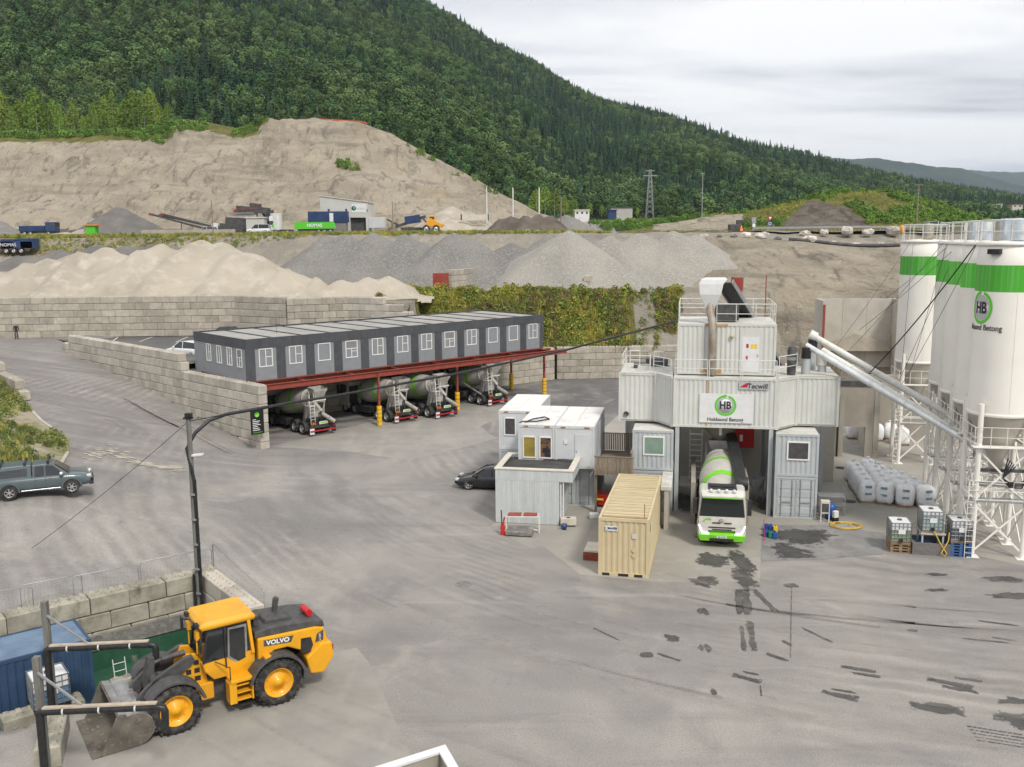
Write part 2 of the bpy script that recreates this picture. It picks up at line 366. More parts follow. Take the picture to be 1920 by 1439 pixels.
def zg_arr(P):
 d = np.linalg.norm(P[:, None]-_cp[None], axis=2); Z = 1.0 + _ker(d) @ _wt
 Z = np.maximum(Z, 0)*_ss(-8.5, -13.5, P[:, 0])
 s = (P[:, 0]-WC.x)*WD.x+(P[:, 1]-WC.y)*WD.y; o = (P[:, 0]-WC.x)*WD.y-(P[:, 1]-WC.y)*WD.x     # along / across the ramp wall (o>0: behind it)
 Z = Z*(1-(1-_ss(-.6, .1, -o))*_ss(-9, -6, s)*(s < 10.2))
 Z = np.where((o > .3) & (s > 10.2) & (s < 37.5), np.minimum(Z, 4.6), Z)
 dq = P-np.array([PQ.x, PQ.y]); pu = dq[:, 0]*E1.x+dq[:, 1]*E1.y; pv = dq[:, 0]*E2.x+dq[:, 1]*E2.y
 Z = Z*(1-_ss(4.6, 5.4, pv)*(P[:, 0] > -40)*(P[:, 1] < 36))
 Z = np.where((pu > -.42) & (pu < 16) & (pv > -.42) & (pv < 5.1), -1.05, Z)
 return Z
def zg(X, Y): return float(zg_arr(np.array([[X, Y]]))[0])
# the ground of the yard
gx = np.concatenate([np.arange(-90, -28, 1.2), np.arange(-28, -8, .3), np.arange(-8, 62, 1.0)]); gy = np.concatenate([np.arange(10, 26, 1.0), np.arange(26, 44, .3), np.arange(44, 113, .9)])
GX, GY = np.meshgrid(gx, gy); P2 = np.stack([GX.ravel(), GY.ravel()], 1); Z = np.concatenate([zg_arr(c) for c in np.array_split(P2, 40)])
g = MB(); nx = len(gx); ny = len(gy)
g.v = [(float(a), float(b), float(c)) for (a, b), c in zip(P2, Z)]
for j in range(ny-1):
 for i in range(nx-1):
  k = j*nx+i; g.f.append((k, k+1, k+nx+1, k+nx)); g.m.append(0); g.s.append(True)
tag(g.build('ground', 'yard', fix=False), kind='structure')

def patch(name, pts, m, dz=.006, jag=0.0, sub=1.5, n=None):
 """a flat sheet that follows the yard"""
 P = []
 for i in range(len(pts)):
  a = Vector(pts[i][:2]); b = Vector(pts[(i+1) % len(pts)][:2]); L = (b-a).length; k = max(1, int(L/sub))
  for q in range(k):
   p = a.lerp(b, q/k)
   if jag and q: p += Vector((rnd.uniform(-jag, jag), rnd.uniform(-jag, jag)))
   P.append((p.x, p.y, zg(p.x, p.y)+dz))
 b_ = MB(); b_.sheet(P); return tag(b_.build(name, m, fix=False), kind='structure')
# slabs of concrete let into the asphalt
def px(*a): return [G(x, y, 0) for x, y in a]
patch('carport_slab', px((505,838),(690,793),(930,742),(1000,758),(900,800),(933,822),(770,864),(640,846)), 'pale_slab', .006, .15)
patch('plant_apron', px((1010,1018),(1088,1078),(1232,1092),(1425,1092),(1428,985),(1545,985),(1640,1000),(1920,1062),(1990,1075),(1920,880),(1700,760),(1400,735),(1180,760),(1080,850),(1065,930),(920,985)), 'concrete_slab', .006, .0)
patch('loader_slab', px((120,1452),(140,1330),(300,1290),(668,1215),(690,1240),(780,1439),(790,1460)), 'pale_slab', .010, .0)
patch('dark_strip', px((1430,984),(1545,986),(1660,1000),(1655,1040),(1540,1050),(1428,1052)), 'asphalt_patch', .011, .12)
patch('shed_slab', px((920,986),(1060,992),(1062,1000),(1000,1030),(940,1000)), 'pale_slab', .009, .1)

# wet marks on the yard
def blob(cx_, cy_, rx, ry, rot, m, dz, jag=.35, n=18):
 c = G(cx_, cy_, 0); P = []
 for i in range(n):
  t = 2*math.pi*i/n; r = 1+rnd.uniform(-jag, jag)
  a = math.cos(t)*rx*r; b = math.sin(t)*ry*r
  X = c.x+a*math.cos(rot)-b*math.sin(rot); Y = c.y+a*math.sin(rot)+b*math.cos(rot)
  P.append((X, Y, zg(X, Y)+dz))
 return P
wm = MB(); k_ = 0; WE = []
def wet(x, y, rx, ry, rot=0, jag=.3, n=18, m=0):
 global k_
 P = blob(x, y, rx*1.25, ry*1.25, rot, None, .0125+.0007*(k_ % 9), jag, n); c = G(x, y, 0); wm.add([(c.x, c.y, P[0][2])]+P, [(0, i+1, (i+1) % n+1) for i in range(n)], m); WE.extend([1.0]+[0.0]*n); k_ += 1
def streak(x0, y0, x1, y1, w_, m=0):
 a = G(x0, y0, 0); b = G(x1, y1, 0); d = (b-a); L = d.length; d.normalize(); nrm = Vector((-d.y, d.x, 0)); n = max(4, int(L/.35)); V = []
 global k_
 for i in range(n+1):
  t = i/n; p = a.lerp(b, t); h = w_*.7*rnd.uniform(.7, 1.2); z = .0125+.0007*(k_ % 9)
  V += [(p.x+nrm.x*h, p.y+nrm.y*h, z), (p.x, p.y, z), (p.x-nrm.x*h, p.y-nrm.y*h, z)]; WE.extend([0.0, min(1, 5*t+.1, 5*(1-t)+.1), 0.0])
 wm.add(V, [f for i in range(n) for f in ((3*i, 3*i+1, 3*i+4, 3*i+3), (3*i+1, 3*i+2, 3*i+5, 3*i+4))], m); k_ += 1
def ragged(m):
 t = MATS[m].node_tree; b = [q for q in t.nodes if q.type == 'BSDF_PRINCIPLED'][0]; at = N(t, 'ShaderNodeAttribute', attribute_name='edge'); g = N(t, 'ShaderNodeNewGeometry'); n = N(t, 'ShaderNodeTexNoise'); inp(n, {'Scale': 3.2, 'Detail': 9.0, 'Roughness': .72}); t.links.new(g.outputs['Position'], n.inputs['Vector'])
 v = mth(t, 'ADD', at.outputs['Fac'], mth(t, 'MULTIPLY', mth(t, 'SUBTRACT', n.outputs[0], .5), 2.2)); r = N(t, 'ShaderNodeMapRange'); inp(r, {1: .02, 2: .34, 4: .93}); t.links.new(v, r.inputs[0]); t.links.new(r.outputs[0], b.inputs['Alpha'])
ragged('wet'); ragged('wet_dark')
wet(1505,1005,1.6,1.1,.2,.3,22,1); wet(1475,1030,.75,1.2,.3,.35,20,1); wet(1490,1042,.8,.5,0,.3,16,1)
wet(1338,1050,.75,.9,.1,.25,20); wet(1392,1055,.45,1.5,0,.15,20); wet(1395,1085,.42,1.3,0,.2,20); wet(1320,1090,.5,.6,0,.35); wet(1338,1092,.25,.4,0,.3); wet(1340,1008,.9,1.0,0,.25); wet(1290,945,.7,2.2,.1,.25,20); wet(1440,950,.5,1.6,0,.25,20)
streak(1384,1105,1388,1153,.30); streak(1397,1106,1402,1155,.30); streak(1390,1175,1396,1222,.16); streak(1405,1165,1414,1222,.24); streak(1412,1106,1458,1150,.22)
wet(1313,1148,.12,.35,0,.2,10); wet(1323,1148,.13,.4,0,.2,10); wet(1315,1215,.1,.28,0,.2,10); wet(1327,1216,.12,.35,0,.2,10); wet(1260,1196,.35,.3,0,.35,12); wet(1215,1228,.3,.22,0,.3,10); streak(1232,1226,1276,1240,.16); streak(1112,1178,1165,1203,.08)
wet(1483,1098,.32,.25,0,.2,14); streak(1484,1104,1482,1238,.03); streak(1466,1202,1486,1211,.2); streak(1435,1226,1478,1240,.2); streak(1500,1176,1562,1206,.12); streak(1373,1266,1428,1280,.28); streak(1392,1260,1424,1266,.14)
streak(1575,1250,1643,1260,.22); streak(1595,1262,1652,1270,.2); streak(1738,1274,1826,1290,.34); streak(1790,1272,1842,1278,.16); streak(1766,1288,1834,1298,.24); streak(1540,1298,1610,1312,.3); streak(1556,1292,1606,1300,.14); streak(1705,1323,1810,1336,.5); streak(1730,1320,1800,1328,.25)
wet(1882,1086,.9,.35,-.1,.3); wet(1898,1118,.9,.4,-.15,.3); wet(1755,1078,.4,.16,0,.3,12); wet(1758,1107,.55,.17,0,.3,12); streak(1833,1165,1910,1174,.16); streak(1860,1196,1905,1202,.13); streak(1805,1198,1900,1207,.13); wet(1712,1183,.18,.12,0,.3,8); wet(1905,1315,.5,.25,0,.4,14); wet(1912,1350,.7,.5,0,.35,16)
for r_ in range(5):
 for c_ in range(11): wet(1818+c_*9.5+r_*4.5, 1363+r_*6.5+c_*1.5, .075, .035, -.2, .2, 6)
wet(1338,1298,.12,.25,0,.3,8); streak(1425,1285,1428,1306,.06); streak(228,1043,280,1037,.25); wet(250,1041,.5,.15,0,.3,12)
wo_ = wm.build('wet_patches', ['wet', 'wet_dark'], fix=False); wo_.data.attributes.new('edge', 'FLOAT', 'POINT').data.foreach_set('value', WE)
tag(wo_, 'dark wet patches and tyre marks on the grey yard', 'wet mark', kind='stuff')
# long faint tracks swept by tyres
for m_, c_ in (('track_pale', (.45,.415,.36)), ('track_dark', (.16,.152,.145))):
 mat(m_, c_, .9, c2=tuple(v*.85 for v in c_), scale=1.5, space='w'); t = MATS[m_].node_tree; b = [q for q in t.nodes if q.type == 'BSDF_PRINCIPLED'][0]; at = N(t, 'ShaderNodeAttribute', attribute_name='edge'); g_ = N(t, 'ShaderNodeNewGeometry'); n = N(t, 'ShaderNodeTexNoise'); inp(n, {'Scale': .9, 'Detail': 8.0, 'Roughness': .7}); t.links.new(g_.outputs['Position'], n.inputs['Vector'])
 r = N(t, 'ShaderNodeMapRange'); inp(r, {1: .38, 2: .75, 4: .40 if m_ == 'track_pale' else .13}); t.links.new(n.outputs[0], r.inputs[0]); t.links.new(mth(t, 'MULTIPLY', r.outputs[0], at.outputs['Fac']), b.inputs['Alpha'])
tm = MB(); TE = []
def track(P, w_, m, kz):
 V = []; n = len(P)
 for i, p in enumerate(P):
  d = (P[min(i+1, n-1)]-P[max(i-1, 0)]).normalized(); nr = Vector((-d.y, d.x, 0)); t = i/(n-1); e_ = min(1, 4*t, 4*(1-t))
  for s, ed in ((-1, 0), (-.3, e_), (.3, e_), (1, 0)): q = p+nr*(w_*s*.5); V.append((q.x, q.y, zg(q.x, q.y)+kz)); TE.append(ed)
 tm.add(V, [(4*i+k, 4*i+k+1, 4*i+5+k, 4*i+4+k) for i in range(n-1) for k in range(3)], m)
kz = 0
for k in range(64):
 R0 = rnd.uniform(26, 62); a0 = R_(rnd.uniform(195, 300)); sp = R_(rnd.uniform(12, 45)); cx_, cy_ = 30+rnd.uniform(-4, 4), 78+rnd.uniform(-4, 4); w_ = rnd.choice((.3, .35, .5, .9, 1.4)); m_ = rnd.choice((0, 0, 1)); kz = .016+.0005*(k % 24)
 for off in ((0, 1.9) if w_ < .6 else (0,)):
  P = [Vector((cx_+(R0+off)*math.cos(a0+sp*j/24), cy_+(R0+off)*math.sin(a0+sp*j/24), 0)) for j in range(25)]; P = [q for q in P if q.y < 66 and -24 < q.x < 45 and not (q.y > 45 and q.x > 2)]
  if len(P) > 6: track(P, w_, m_, kz)
for k in range(16):      # down the ramp and out into the yard
 o_ = rnd.uniform(-8.5, -1.2); A = WC+WD*rnd.uniform(8, 34)+Vector((WD.y, -WD.x, 0))*o_; L = rnd.uniform(10, 26); P = [A-WD*(L*j/20)+Vector((.02*j*j*.1, 0, 0)) for j in range(21)]; track(P, rnd.choice((.3, .4, .8)), rnd.choice((0, 0, 1)), .016+.0005*(k % 24))
to = tm.build('tyre_tracks', ['track_pale', 'track_dark'], fix=False); to.data.attributes.new('edge', 'FLOAT', 'POINT').data.foreach_set('value', TE); tag(to, 'long faint curved tyre tracks sweeping across the yard', 'tyre track', kind='stuff')
# pale dust swept on the ramp road
dm = MB()
mat('dust', (.50,.46,.37), .95, c2=(.40,.37,.31), scale=1.5, fac=(.35,.65), space='w')
for i in range(240):
 t = rnd.random(); x_ = lerp(165, 345, t)+rnd.gauss(0, 4); y_ = interp([0,.25,.6,1], [866,856,882,891], t)+rnd.gauss(0, 4.5)*(1.1-.5*t)
 p0 = G(x_, y_, interp([0, 1], [1.6, .55], t)); P = []; n_ = rnd.randint(5, 8); sx = rnd.uniform(.08, .45)
 for k in range(n_):
  a = 6.283*k/n_; X = p0.x+math.cos(a)*sx*rnd.uniform(.5, 1.0); Y = p0.y+math.sin(a)*sx*.5*rnd.uniform(.5, 1.0); P.append((X, Y, zg(X, Y)+.02+.0006*(i % 40)))
 dm.sheet(P)
tag(dm.build('dust_drift', 'dust', fix=False), 'pale dust drift lying across the ramp road', 'dust', kind='stuff')

# ---------------------------------------------------------------- terrain behind the yard
CL_X = [-60,0,140,250,330,345,400,470,520,600,680,740,800,870,940,1010,1060,1300,2000]
CL_Y = [252,254,252,249,240,222,228,243,227,224,229,250,285,322,362,398,420,440,440]
def cliff_top(u):
 xp = 960+u*1771; y = interp(CL_X, CL_Y, xp); return D(xp, y, 300).z
def zT(X, Y):
 u = X/Y
 if X < -16: z = 9.6
 elif X < 34: z = lerp(9.6, lerp(3.4, 9.6, smooth(108.3, 114.8, Y+.5*fbm(X, Y, .25))), smooth(-16, -10, X))
 else: z = lerp(lerp(3.4, 9.6, smooth(108.3, 114.8, Y)), lerp(.3, 9.6, smooth(90, 116, Y+1.5*fbm(X, Y, .1))), smooth(34, 40, X))
 r0 = lerp(150, 122, smooth(5, 30, X)); r1 = lerp(166, 147, smooth(5, 30, X))
 if X < -30: r0 = lerp(r0, 158, smooth(-30, -60, X)); r1 = lerp(r1, 172, smooth(-30, -60, X))
 up = lerp(lerp(17.1, 16.4, smooth(10, 28, X)), 14.4, smooth(28, 64, X))
 z += (up-9.6)*min(1, max(0, (Y-r0)/(r1-r0)))
 if Y > r1: z += .6*smooth(r1, r1+40, Y)*smooth(20, -20, X)+ (16.9-up)*smooth(150, 164, Y)*smooth(10, 28, X)
 if Y > 232:
  ct = cliff_top(u); h = ct-z
  if h > .5:
   Yt = 300; Yf = lerp(238, 262, smooth(-.05, .02, u)); t = (Y-Yf)/(Yt-Yf)
   n_ = fbm(X, Y, .05, 4)*.04
   t2 = min(1, max(0, t+n_*smooth(0,.15,t)*smooth(1,.85,t)))
   prof = lerp(t2, .16*smooth(0,.12,t2)+.34*smooth(.1,.62,t2)+.5*smooth(.5,1,t2), .6)
   z += h*prof
   if 0 < t < 1: z += (1.5*fbm(X*1.7, Y*.6, .11, 5, 3.0)+1.6*fbm(X*.5, Y*1.4, .05, 4, 6.0)-.9*abs(fbm(X+Y*.35, Y*.15, .22, 3, 8.0))*smooth(-.2,-.4,u))*smooth(0,.1,t)*smooth(1,.93,t)*min(1, h/12)
 if X > 15 and Y > 180:
  mnd = 9.6*math.exp(-((X-90)/21)**2-((Y-258)/22)**2)+4.6*math.exp(-((X-112)/15)**2-((Y-260)/22)**2)+4.2*math.exp(-((X-60)/20)**2-((Y-272)/22)**2)+2.0*math.exp(-((X-34)/16)**2-((Y-285)/25)**2)-3.0*smooth(120, 150, X)*smooth(200, 240, Y)
  z += mnd*(1+.15*fbm(X, Y, .06))
 z += .28*fbm(X, Y, .16, 4)*smooth(108, 112, Y)
 if X > 30 and Y < 118: z += 1.0*fbm(X, Y, .2, 4, 5.0)*smooth(90, 97, Y)*smooth(120, 110, Y)
 return z
def terrain_material():
 m = bpy.data.materials.new('terrain'); m.use_nodes = True; t = m.node_tree; b = t.nodes['Principled BSDF']; MATS['terrain'] = m
 at = N(t, 'ShaderNodeVertexColor', layer_name='cover')      # what the ground is made of: r grass, g pale sand, b dark earth
 g = N(t, 'ShaderNodeNewGeometry'); pos = g.outputs['Position']
 sp = N(t, 'ShaderNodeSeparateColor'); t.links.new(at.outputs[0], sp.inputs[0])
 def noi(s, sc_=(1,1,1), lo=.4, hi=.6, det=6, rot=(0,0,0), dist=0):
  q = N(t, 'ShaderNodeMapping'); inp(q, {'Scale': sc_, 'Rotation': rot}); t.links.new(pos, q.inputs[0])
  n = N(t, 'ShaderNodeTexNoise'); inp(n, {'Scale': s, 'Detail': det, 'Roughness': .62, 'Distortion': dist}); t.links.new(q.outputs[0], n.inputs['Vector'])
  r = N(t, 'ShaderNodeMapRange'); inp(r, {1: lo, 2: hi}); t.links.new(n.outputs[0], r.inputs[0]); return r.outputs[0]
 def mix(a, c, f):
  q = N(t, 'ShaderNodeMix', data_type='RGBA')
  for k, v in ((6, a), (7, c)):
   if isinstance(v, tuple): q.inputs[k].default_value = (*v, 1)
   else: t.links.new(v, q.inputs[k])
  t.links.new(f, q.inputs[0]); return q.outputs[2]
 mul = lambda a, c: mth(t, 'MULTIPLY', a, c)
 dirt = mix((.31,.28,.235), (.38,.345,.29), noi(.12))
 dirt = mix(dirt, (.24,.22,.19), mul(noi(.5, (1,.3,1), .5, .7), .7))
 dirt = mix(dirt, (.43,.39,.325), mul(noi(.3, lo=.55, hi=.7), .7))
 sand_ = mix((.395,.345,.27), (.305,.264,.205), noi(.05, (1,1,2.5), .42, .62, dist=.8))
 sand_ = mix(sand_, (.46,.40,.315), mul(noi(.22, (1,.6,1.5), .5, .7), .8))
 sand_ = mix(sand_, (.36,.29,.18), mul(noi(.035, (1,1,3), .56, .68), .55))
 sand_ = mix(sand_, (.15,.132,.11), mul(noi(.34, (.8,.4,.14), .53, .68, 9, (0,R_(14),0), 1.4), .9))
 sand_ = mix(sand_, (.19,.17,.135), mul(noi(.09, (.35,.4,2.2), .54, .68, 8, dist=1.2), .75))
 sand_ = mix(sand_, (.14,.122,.10), mul(noi(1.1, (1,.3,.10), .58, .70, 6, (0,R_(18),0), .6), .65))
 sand_ = mix(sand_, (.56,.50,.41), mul(noi(1.6, lo=.60, hi=.72, det=7), .6))
 grass = mix((.115,.125,.035), (.19,.175,.06), noi(.2))
 grass = mix(grass, (.075,.095,.025), mul(noi(.9, lo=.5, hi=.65), .8))
 dark = mix((.12,.10,.082), (.19,.165,.135), noi(.4))
 dark = mix(dark, (.075,.063,.052), mul(noi(.35, (1,.4,.25), .52, .66), .8))
 br = noi(.6, lo=-.35, hi=.35, det=5)
 def th(c): 
  n = N(t, 'ShaderNodeMapRange'); inp(n, {1: .42, 2: .58}); t.links.new(mth(t, 'ADD', c, mth(t, 'MULTIPLY', mth(t, 'SUBTRACT', br, .5), .5)), n.inputs[0]); return n.outputs[0]
 c = mix(dirt, sand_, th(sp.outputs[1])); c = mix(c, dark, th(sp.outputs[2])); c = mix(c, grass, th(sp.outputs[0]))
 t.links.new(c, b.inputs['Base Color']); inp(b, {'Roughness': .95, 'Specular IOR Level': .15})
 n2 = N(t, 'ShaderNodeTexNoise'); inp(n2, {'Scale': 1.2, 'Detail': 8.0, 'Roughness': .65}); t.links.new(pos, n2.inputs['Vector'])
 bp = N(t, 'ShaderNodeBump'); inp(bp, {'Strength': 1.0, 'Distance': .9}); t.links.new(n2.outputs[0], bp.inputs['Height']); t.links.new(bp.outputs[0], b.inputs['Normal'])
terrain_material()
def proj(X, Y, z):
 q = Vector((X, Y, z-CAMH)); d = q.dot(_F); return 960+FPX*q.dot(_R)/d, 719.5-FPX*q.dot(_U)/d
def cover(X, Y, z):
 if not z: z = zT(X, Y)
 u = X/Y; xp = 960+u*1771; gr = sd = dk = 0.0
 if Y > 236 and u < .07: sd = 1.0
 if 172 < Y < 186 and X < 20: gr = 1.0
 if 166 < Y < 240 and X < -60: sd = max(sd, .45)
 if 122 < Y < 150 and X > 26: sd = .75
 if Y > 300 and u < .05: gr = smooth(300, 306, Y); 
 if Y > 240 and u < -.36 and z > cliff_top(u)-3.0: gr = .75
 if 240 < Y < 300 and -.33 < u < -.26 and z > cliff_top(u)-3.5: gr = .62
 if X > 24 and Y > 190: gr = 1.0
 if 205 < Y < 268:
  ppx, ppy = proj(X, Y, z)
  if Y < 262 and ppy > interp([1440,1465,1490,1512,1530,1560,1585,1610,1640], [432,424,398,378,374,384,386,404,428], ppx)+3*fbm(X, Y, .3): dk = 1; gr = 0
  if 1225 < xp < 1395 and Y > 215: sd = 1; gr = 0
 if X > 30 and 95 < Y < 125: sd = .5
 if 115 < Y < 119.5 and -25 < X < 60: sd = 1; gr = 0
 if 107 < Y < 115.2 and -16 < X < 14.5: gr = 1
 return (gr, sd, dk, 1)
tx = np.concatenate([np.arange(-230, -90, 2.0), np.arange(-90, 90, 1.0), np.arange(90, 260, 2.0)]); ty = np.concatenate([np.arange(88, 124, .8), np.arange(124, 230, 1.7), np.arange(230, 312, 1.2), np.arange(312, 400, 8)])
b_ = MB(); cols = []
for Y in ty:
 for X in tx:
  z = zT(X, Y)
  wy = interp([-62,-31,-24.6,-18.2,-10.8], [104.3,106,102.2,104.4,101.6], X)
  if X < -10.5: z = 9.4 if wy-.1 < Y < 110 else (-2 if Y < 110 else z)
  elif Y < 108.4 and X < 34: z = min(z, -1.0)
  b_.v.append((X, Y, z)); cols += cover(X, Y, z)
nx = len(tx)
for j in range(len(ty)-1):
 for i in range(nx-1):
  k = j*nx+i; b_.f.append((k, k+1, k+nx+1, k+nx)); b_.m.append(0); b_.s.append(True)
me = b_.mesh('terrain', 'terrain'); ca = me.color_attributes.new('cover', 'FLOAT_COLOR', 'POINT'); ca.data.foreach_set('color', cols)
tag(put('terrain', me), kind='structure')

# ---------------------------------------------------------------- mountain
RX = [-500,0,400,800,860,930,1000,1060,1130,1200,1260,1330,1400,1480,1560,1620,1706,1800,1920,2300]
RY = [-560,-400,-205,4,36,82,112,150,186,203,220,248,270,290,306,322,338,350,368,395]
RD = [1500,1450,1400,1380,1380,1400,1430,1460,1500,1530,1560,1600,1650,1700,1750,1750,1700,1600,1500,1500]
def mtn(u, Y):
 xp = 960+u*1771; y = interp(RX, RY, xp); d1 = interp(RX, RD, xp); z1 = D(xp, y, d1).z-11
 d0 = interp([-500, 900, 1100, 1500, 1920, 2300], [310, 330, 420, 380, 420, 420], xp); z0 = max(18.0, cliff_top(u)-1.0) if xp < 1050 else interp([1050, 1300, 1920], [19, 19, 12], xp)
 t = (Y-d0)/(d1-d0)
 if t < 0: return z0-1
 if t > 1: return z1-(Y-d1)*.35
 s = lerp(t, t*t*(3-2*t), .35)
 X = u*Y
 n = fbm(X, Y, .004, 5, 9.0)*26*t*(1-t)*3.0
 return lerp(z0, z1, s)+n*min(1, (z1-z0)/150)
b_ = MB(); us = np.linspace(-.78, .80, 220); ys = np.concatenate([np.linspace(312, 600, 40), np.linspace(615, 2400, 90)])
for Y in ys:
 for u in us: b_.v.append((u*Y, Y, mtn(u, Y)-(2.5 if Y < 340 else 0)))
for j in range(len(ys)-1):
 for i in range(len(us)-1):
  k = j*len(us)+i; b_.f.append((k, k+1, k+len(us)+1, k+len(us))); b_.m.append(0); b_.s.append(True)
mat('forest_floor', (.035,.055,.025), .95, c2=(.06,.085,.03), scale=.02, fac=(.4,.6), space='w', bump=.6, bscale=.2)
tag(b_.build('mountain', 'forest_floor', fix=False), kind='structure')
# plain that runs on to the horizon
b_ = MB(); 
for r_, z_ in ((380, -4), (900, -6), (2500, -8), (6000, -8), (12000, -8)):
 for k in range(48):
  a = 2*math.pi*k/48; b_.v.append((r_*math.sin(a), 150+r_*math.cos(a), z_))
for i in range(4):
 for k in range(48): b_.f.append((i*48+k, i*48+(k+1) % 48, (i+1)*48+(k+1) % 48, (i+1)*48+k)); b_.m.append(0); b_.s.append(True)
b_.sheet([(380*math.sin(2*math.pi*k/48), 150+380*math.cos(2*math.pi*k/48), -4) for k in range(48)])
mat('plain', (.06,.085,.035), .95, c2=(.10,.12,.05), scale=.004, fac=(.4,.6), space='w')
tag(b_.build('plain', 'plain'), kind='structure')
# far hills, layer behind layer
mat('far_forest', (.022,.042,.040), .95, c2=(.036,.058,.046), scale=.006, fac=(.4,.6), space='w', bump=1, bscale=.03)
def hill(name, xs, ys_, dist, depth):
 b_ = MB(); us = np.linspace(xs[0], xs[-1], 240); rows = 18
 for j in range(rows+1):
  t = j/rows
  for x_ in us:
   y = interp(xs, ys_, x_); top = D(x_, y, dist).z; u = (x_-960)/1771; Y = dist-depth*(1-t)
   s = t*t*(3-2*t); X = u*Y; z = lerp(-8, top, s)+fbm(X, Y, .0022, 5, dist*.01)*top*.22*s*(1-s)*2+(fbm(X, Y, .02, 3)*top*.018 if j else 0)
   b_.v.append((X, Y, z))
 n = len(us)
 for j in range(rows):
  for i in range(n-1):
   k = j*n+i; b_.f.append((k, k+1, k+n+1, k+n)); b_.m.append(0); b_.s.append(True)
 for i in range(n):
  v = b_.v[rows*n+i]; b_.v.append((v[0]*1.1, v[1]*1.1, -8))
 for i in range(n-1): b_.f.append((rows*n+i, rows*n+i+1, rows*n+n+i+1, rows*n+n+i)); b_.m.append(0); b_.s.append(True)
 return tag(b_.build(name, 'far_forest', fix=False), kind='structure')
hill('hills', [1300,1480,1560,1640,1700,1760,1800,1830,1920,2100,2500], [330,312,299,299,307,315,318,327,352,380,400], 3600, 1300)
hill('hills', [1500,1700,1780,1850,1920,2100,2600], [360,330,318,323,326,335,380], 6500, 2200)
hill('hills', [1400,1750,1830,1900,1960,2100,2600], [375,345,330,324,318,325,360], 9500, 2500)
# ---------------------------------------------------------------- walls of stacked concrete blocks
BL, BH, BT = 1.52, .757, .76
def block_mesh(name, L, m, studs=False):
 b = MB(); c = .045; h = BH-.022; l = L/2-.013; t = BT/2
 def ring(z, i): return [(-l+i,-t+i,z),(l-i,-t+i,z),(l-i,t-i,z),(-l+i,t-i,z)]
 b.loft([ring(0, c), ring(c, 0), ring(h-c, 0), ring(h, c)], 0, True, True, False)
 if studs:
  n = max(1, int(L/.38))
  for i in range(n):
   for y in (-.19, .19):
    x = -L/2+(i+.5)*L/n
    b.loft([[(x-.11,y-.1,h-.001),(x+.11,y-.1,h-.001),(x+.11,y+.1,h-.001),(x-.11,y+.1,h-.001)], [(x-.07,y-.06,h+.07),(x+.07,y-.06,h+.07),(x+.07,y+.06,h+.07),(x-.07,y+.06,h+.07)]], 0, True, True, False)
 return b.mesh(name, m)
BM = {}
def get_block(L, m, st):
 k = (round(L, 2), m, st)
 if k not in BM: BM[k] = block_mesh('block', L, m, st)
 return BM[k]
def block_wall(label, path, z0, ztop, m='block', studs=True, name='block_wall', half0=0, BL=1.52):
 """path: list of (x,y); z0: base height, or a function of (x,y); ztop: top height, or a function"""
 root = thing(name, label, 'wall', (path[0][0], path[0][1], 0)); O = Vector((path[0][0], path[0][1], 0))
 zb = z0 if callable(z0) else (lambda x, y: z0); zt = ztop if callable(ztop) else (lambda x, y: ztop)
 zmin = min(zb(*p) for p in path); zmax = max(zt(*p) for p in path); nc = int(round((zmax-zmin)/BH)); base = zmax-nc*BH
 for si in range(len(path)-1):
  a = Vector((*path[si], 0)); b = Vector((*path[si+1], 0)); d = b-a; Ls = d.length; d.normalize(); ang = math.atan2(d.y, d.x)
  for c in range(nc):
   z = base+c*BH; s = 0.0; first = (c+half0) % 2 == 1
   while s < Ls-.05:
    L = BL/2 if first else BL
    first = False
    if s+L > Ls-.2: L = Ls-s
    mid = a+d*(s+L/2)
    if z+BH > zb(mid.x, mid.y)+.03 and z+BH < zt(mid.x, mid.y)+.4:
     top = z+BH > zt(mid.x, mid.y)-.4
     Lr = L if abs(L-BL) < .01 or abs(L-BL/2) < .01 else L
     o = put('block', get_block(Lr, m, top and studs), root)
     o.location = (mid.x-O.x+rnd.uniform(-.012,.012), mid.y-O.y+rnd.uniform(-.012,.012), z); o.rotation_euler = (0, 0, ang+rnd.uniform(-.006,.006)+(math.pi if rnd.random() < .5 else 0))
    s += L
 return root
BU = Vector((.743, .669, 0)); BV = Vector((-.669, .743, 0))         # along and across the long office building
def ub(p): return (p.x, p.y)
We = WC+WD*37
def ramp_top(x, y):
 s = (Vector((x, y, 0))-WC).dot(WD); return 5.08 if s < 12.6 else 6.6
n_in = Vector((-WD.y, WD.x, 0)); n_in = n_in if n_in.dot(Vector((1, 1, 0))) > 0 else -n_in
wo = n_in*(BT/2)
block_wall('long pale block wall climbing beside the ramp road up to the dark office', [ub(WC+wo), ub(We+wo)], lambda x, y: .08+.122*(Vector((x, y, 0))-WC).dot(WD), ramp_top, 'block_new', BL=.86)
block_wall('short stepped block at the upper end of the ramp wall', [ub(We+wo+WD*.05), ub(We+wo+WD*1.5)], 4.6, 5.75, 'block_new', name='block_wall')
bb = WC+BV*10.6
block_wall('shaded block wall at the back of the truck bays under the office', [ub(bb+BU*.8), ub(bb+BU*31.5)], 0, 5.08, 'block', False)
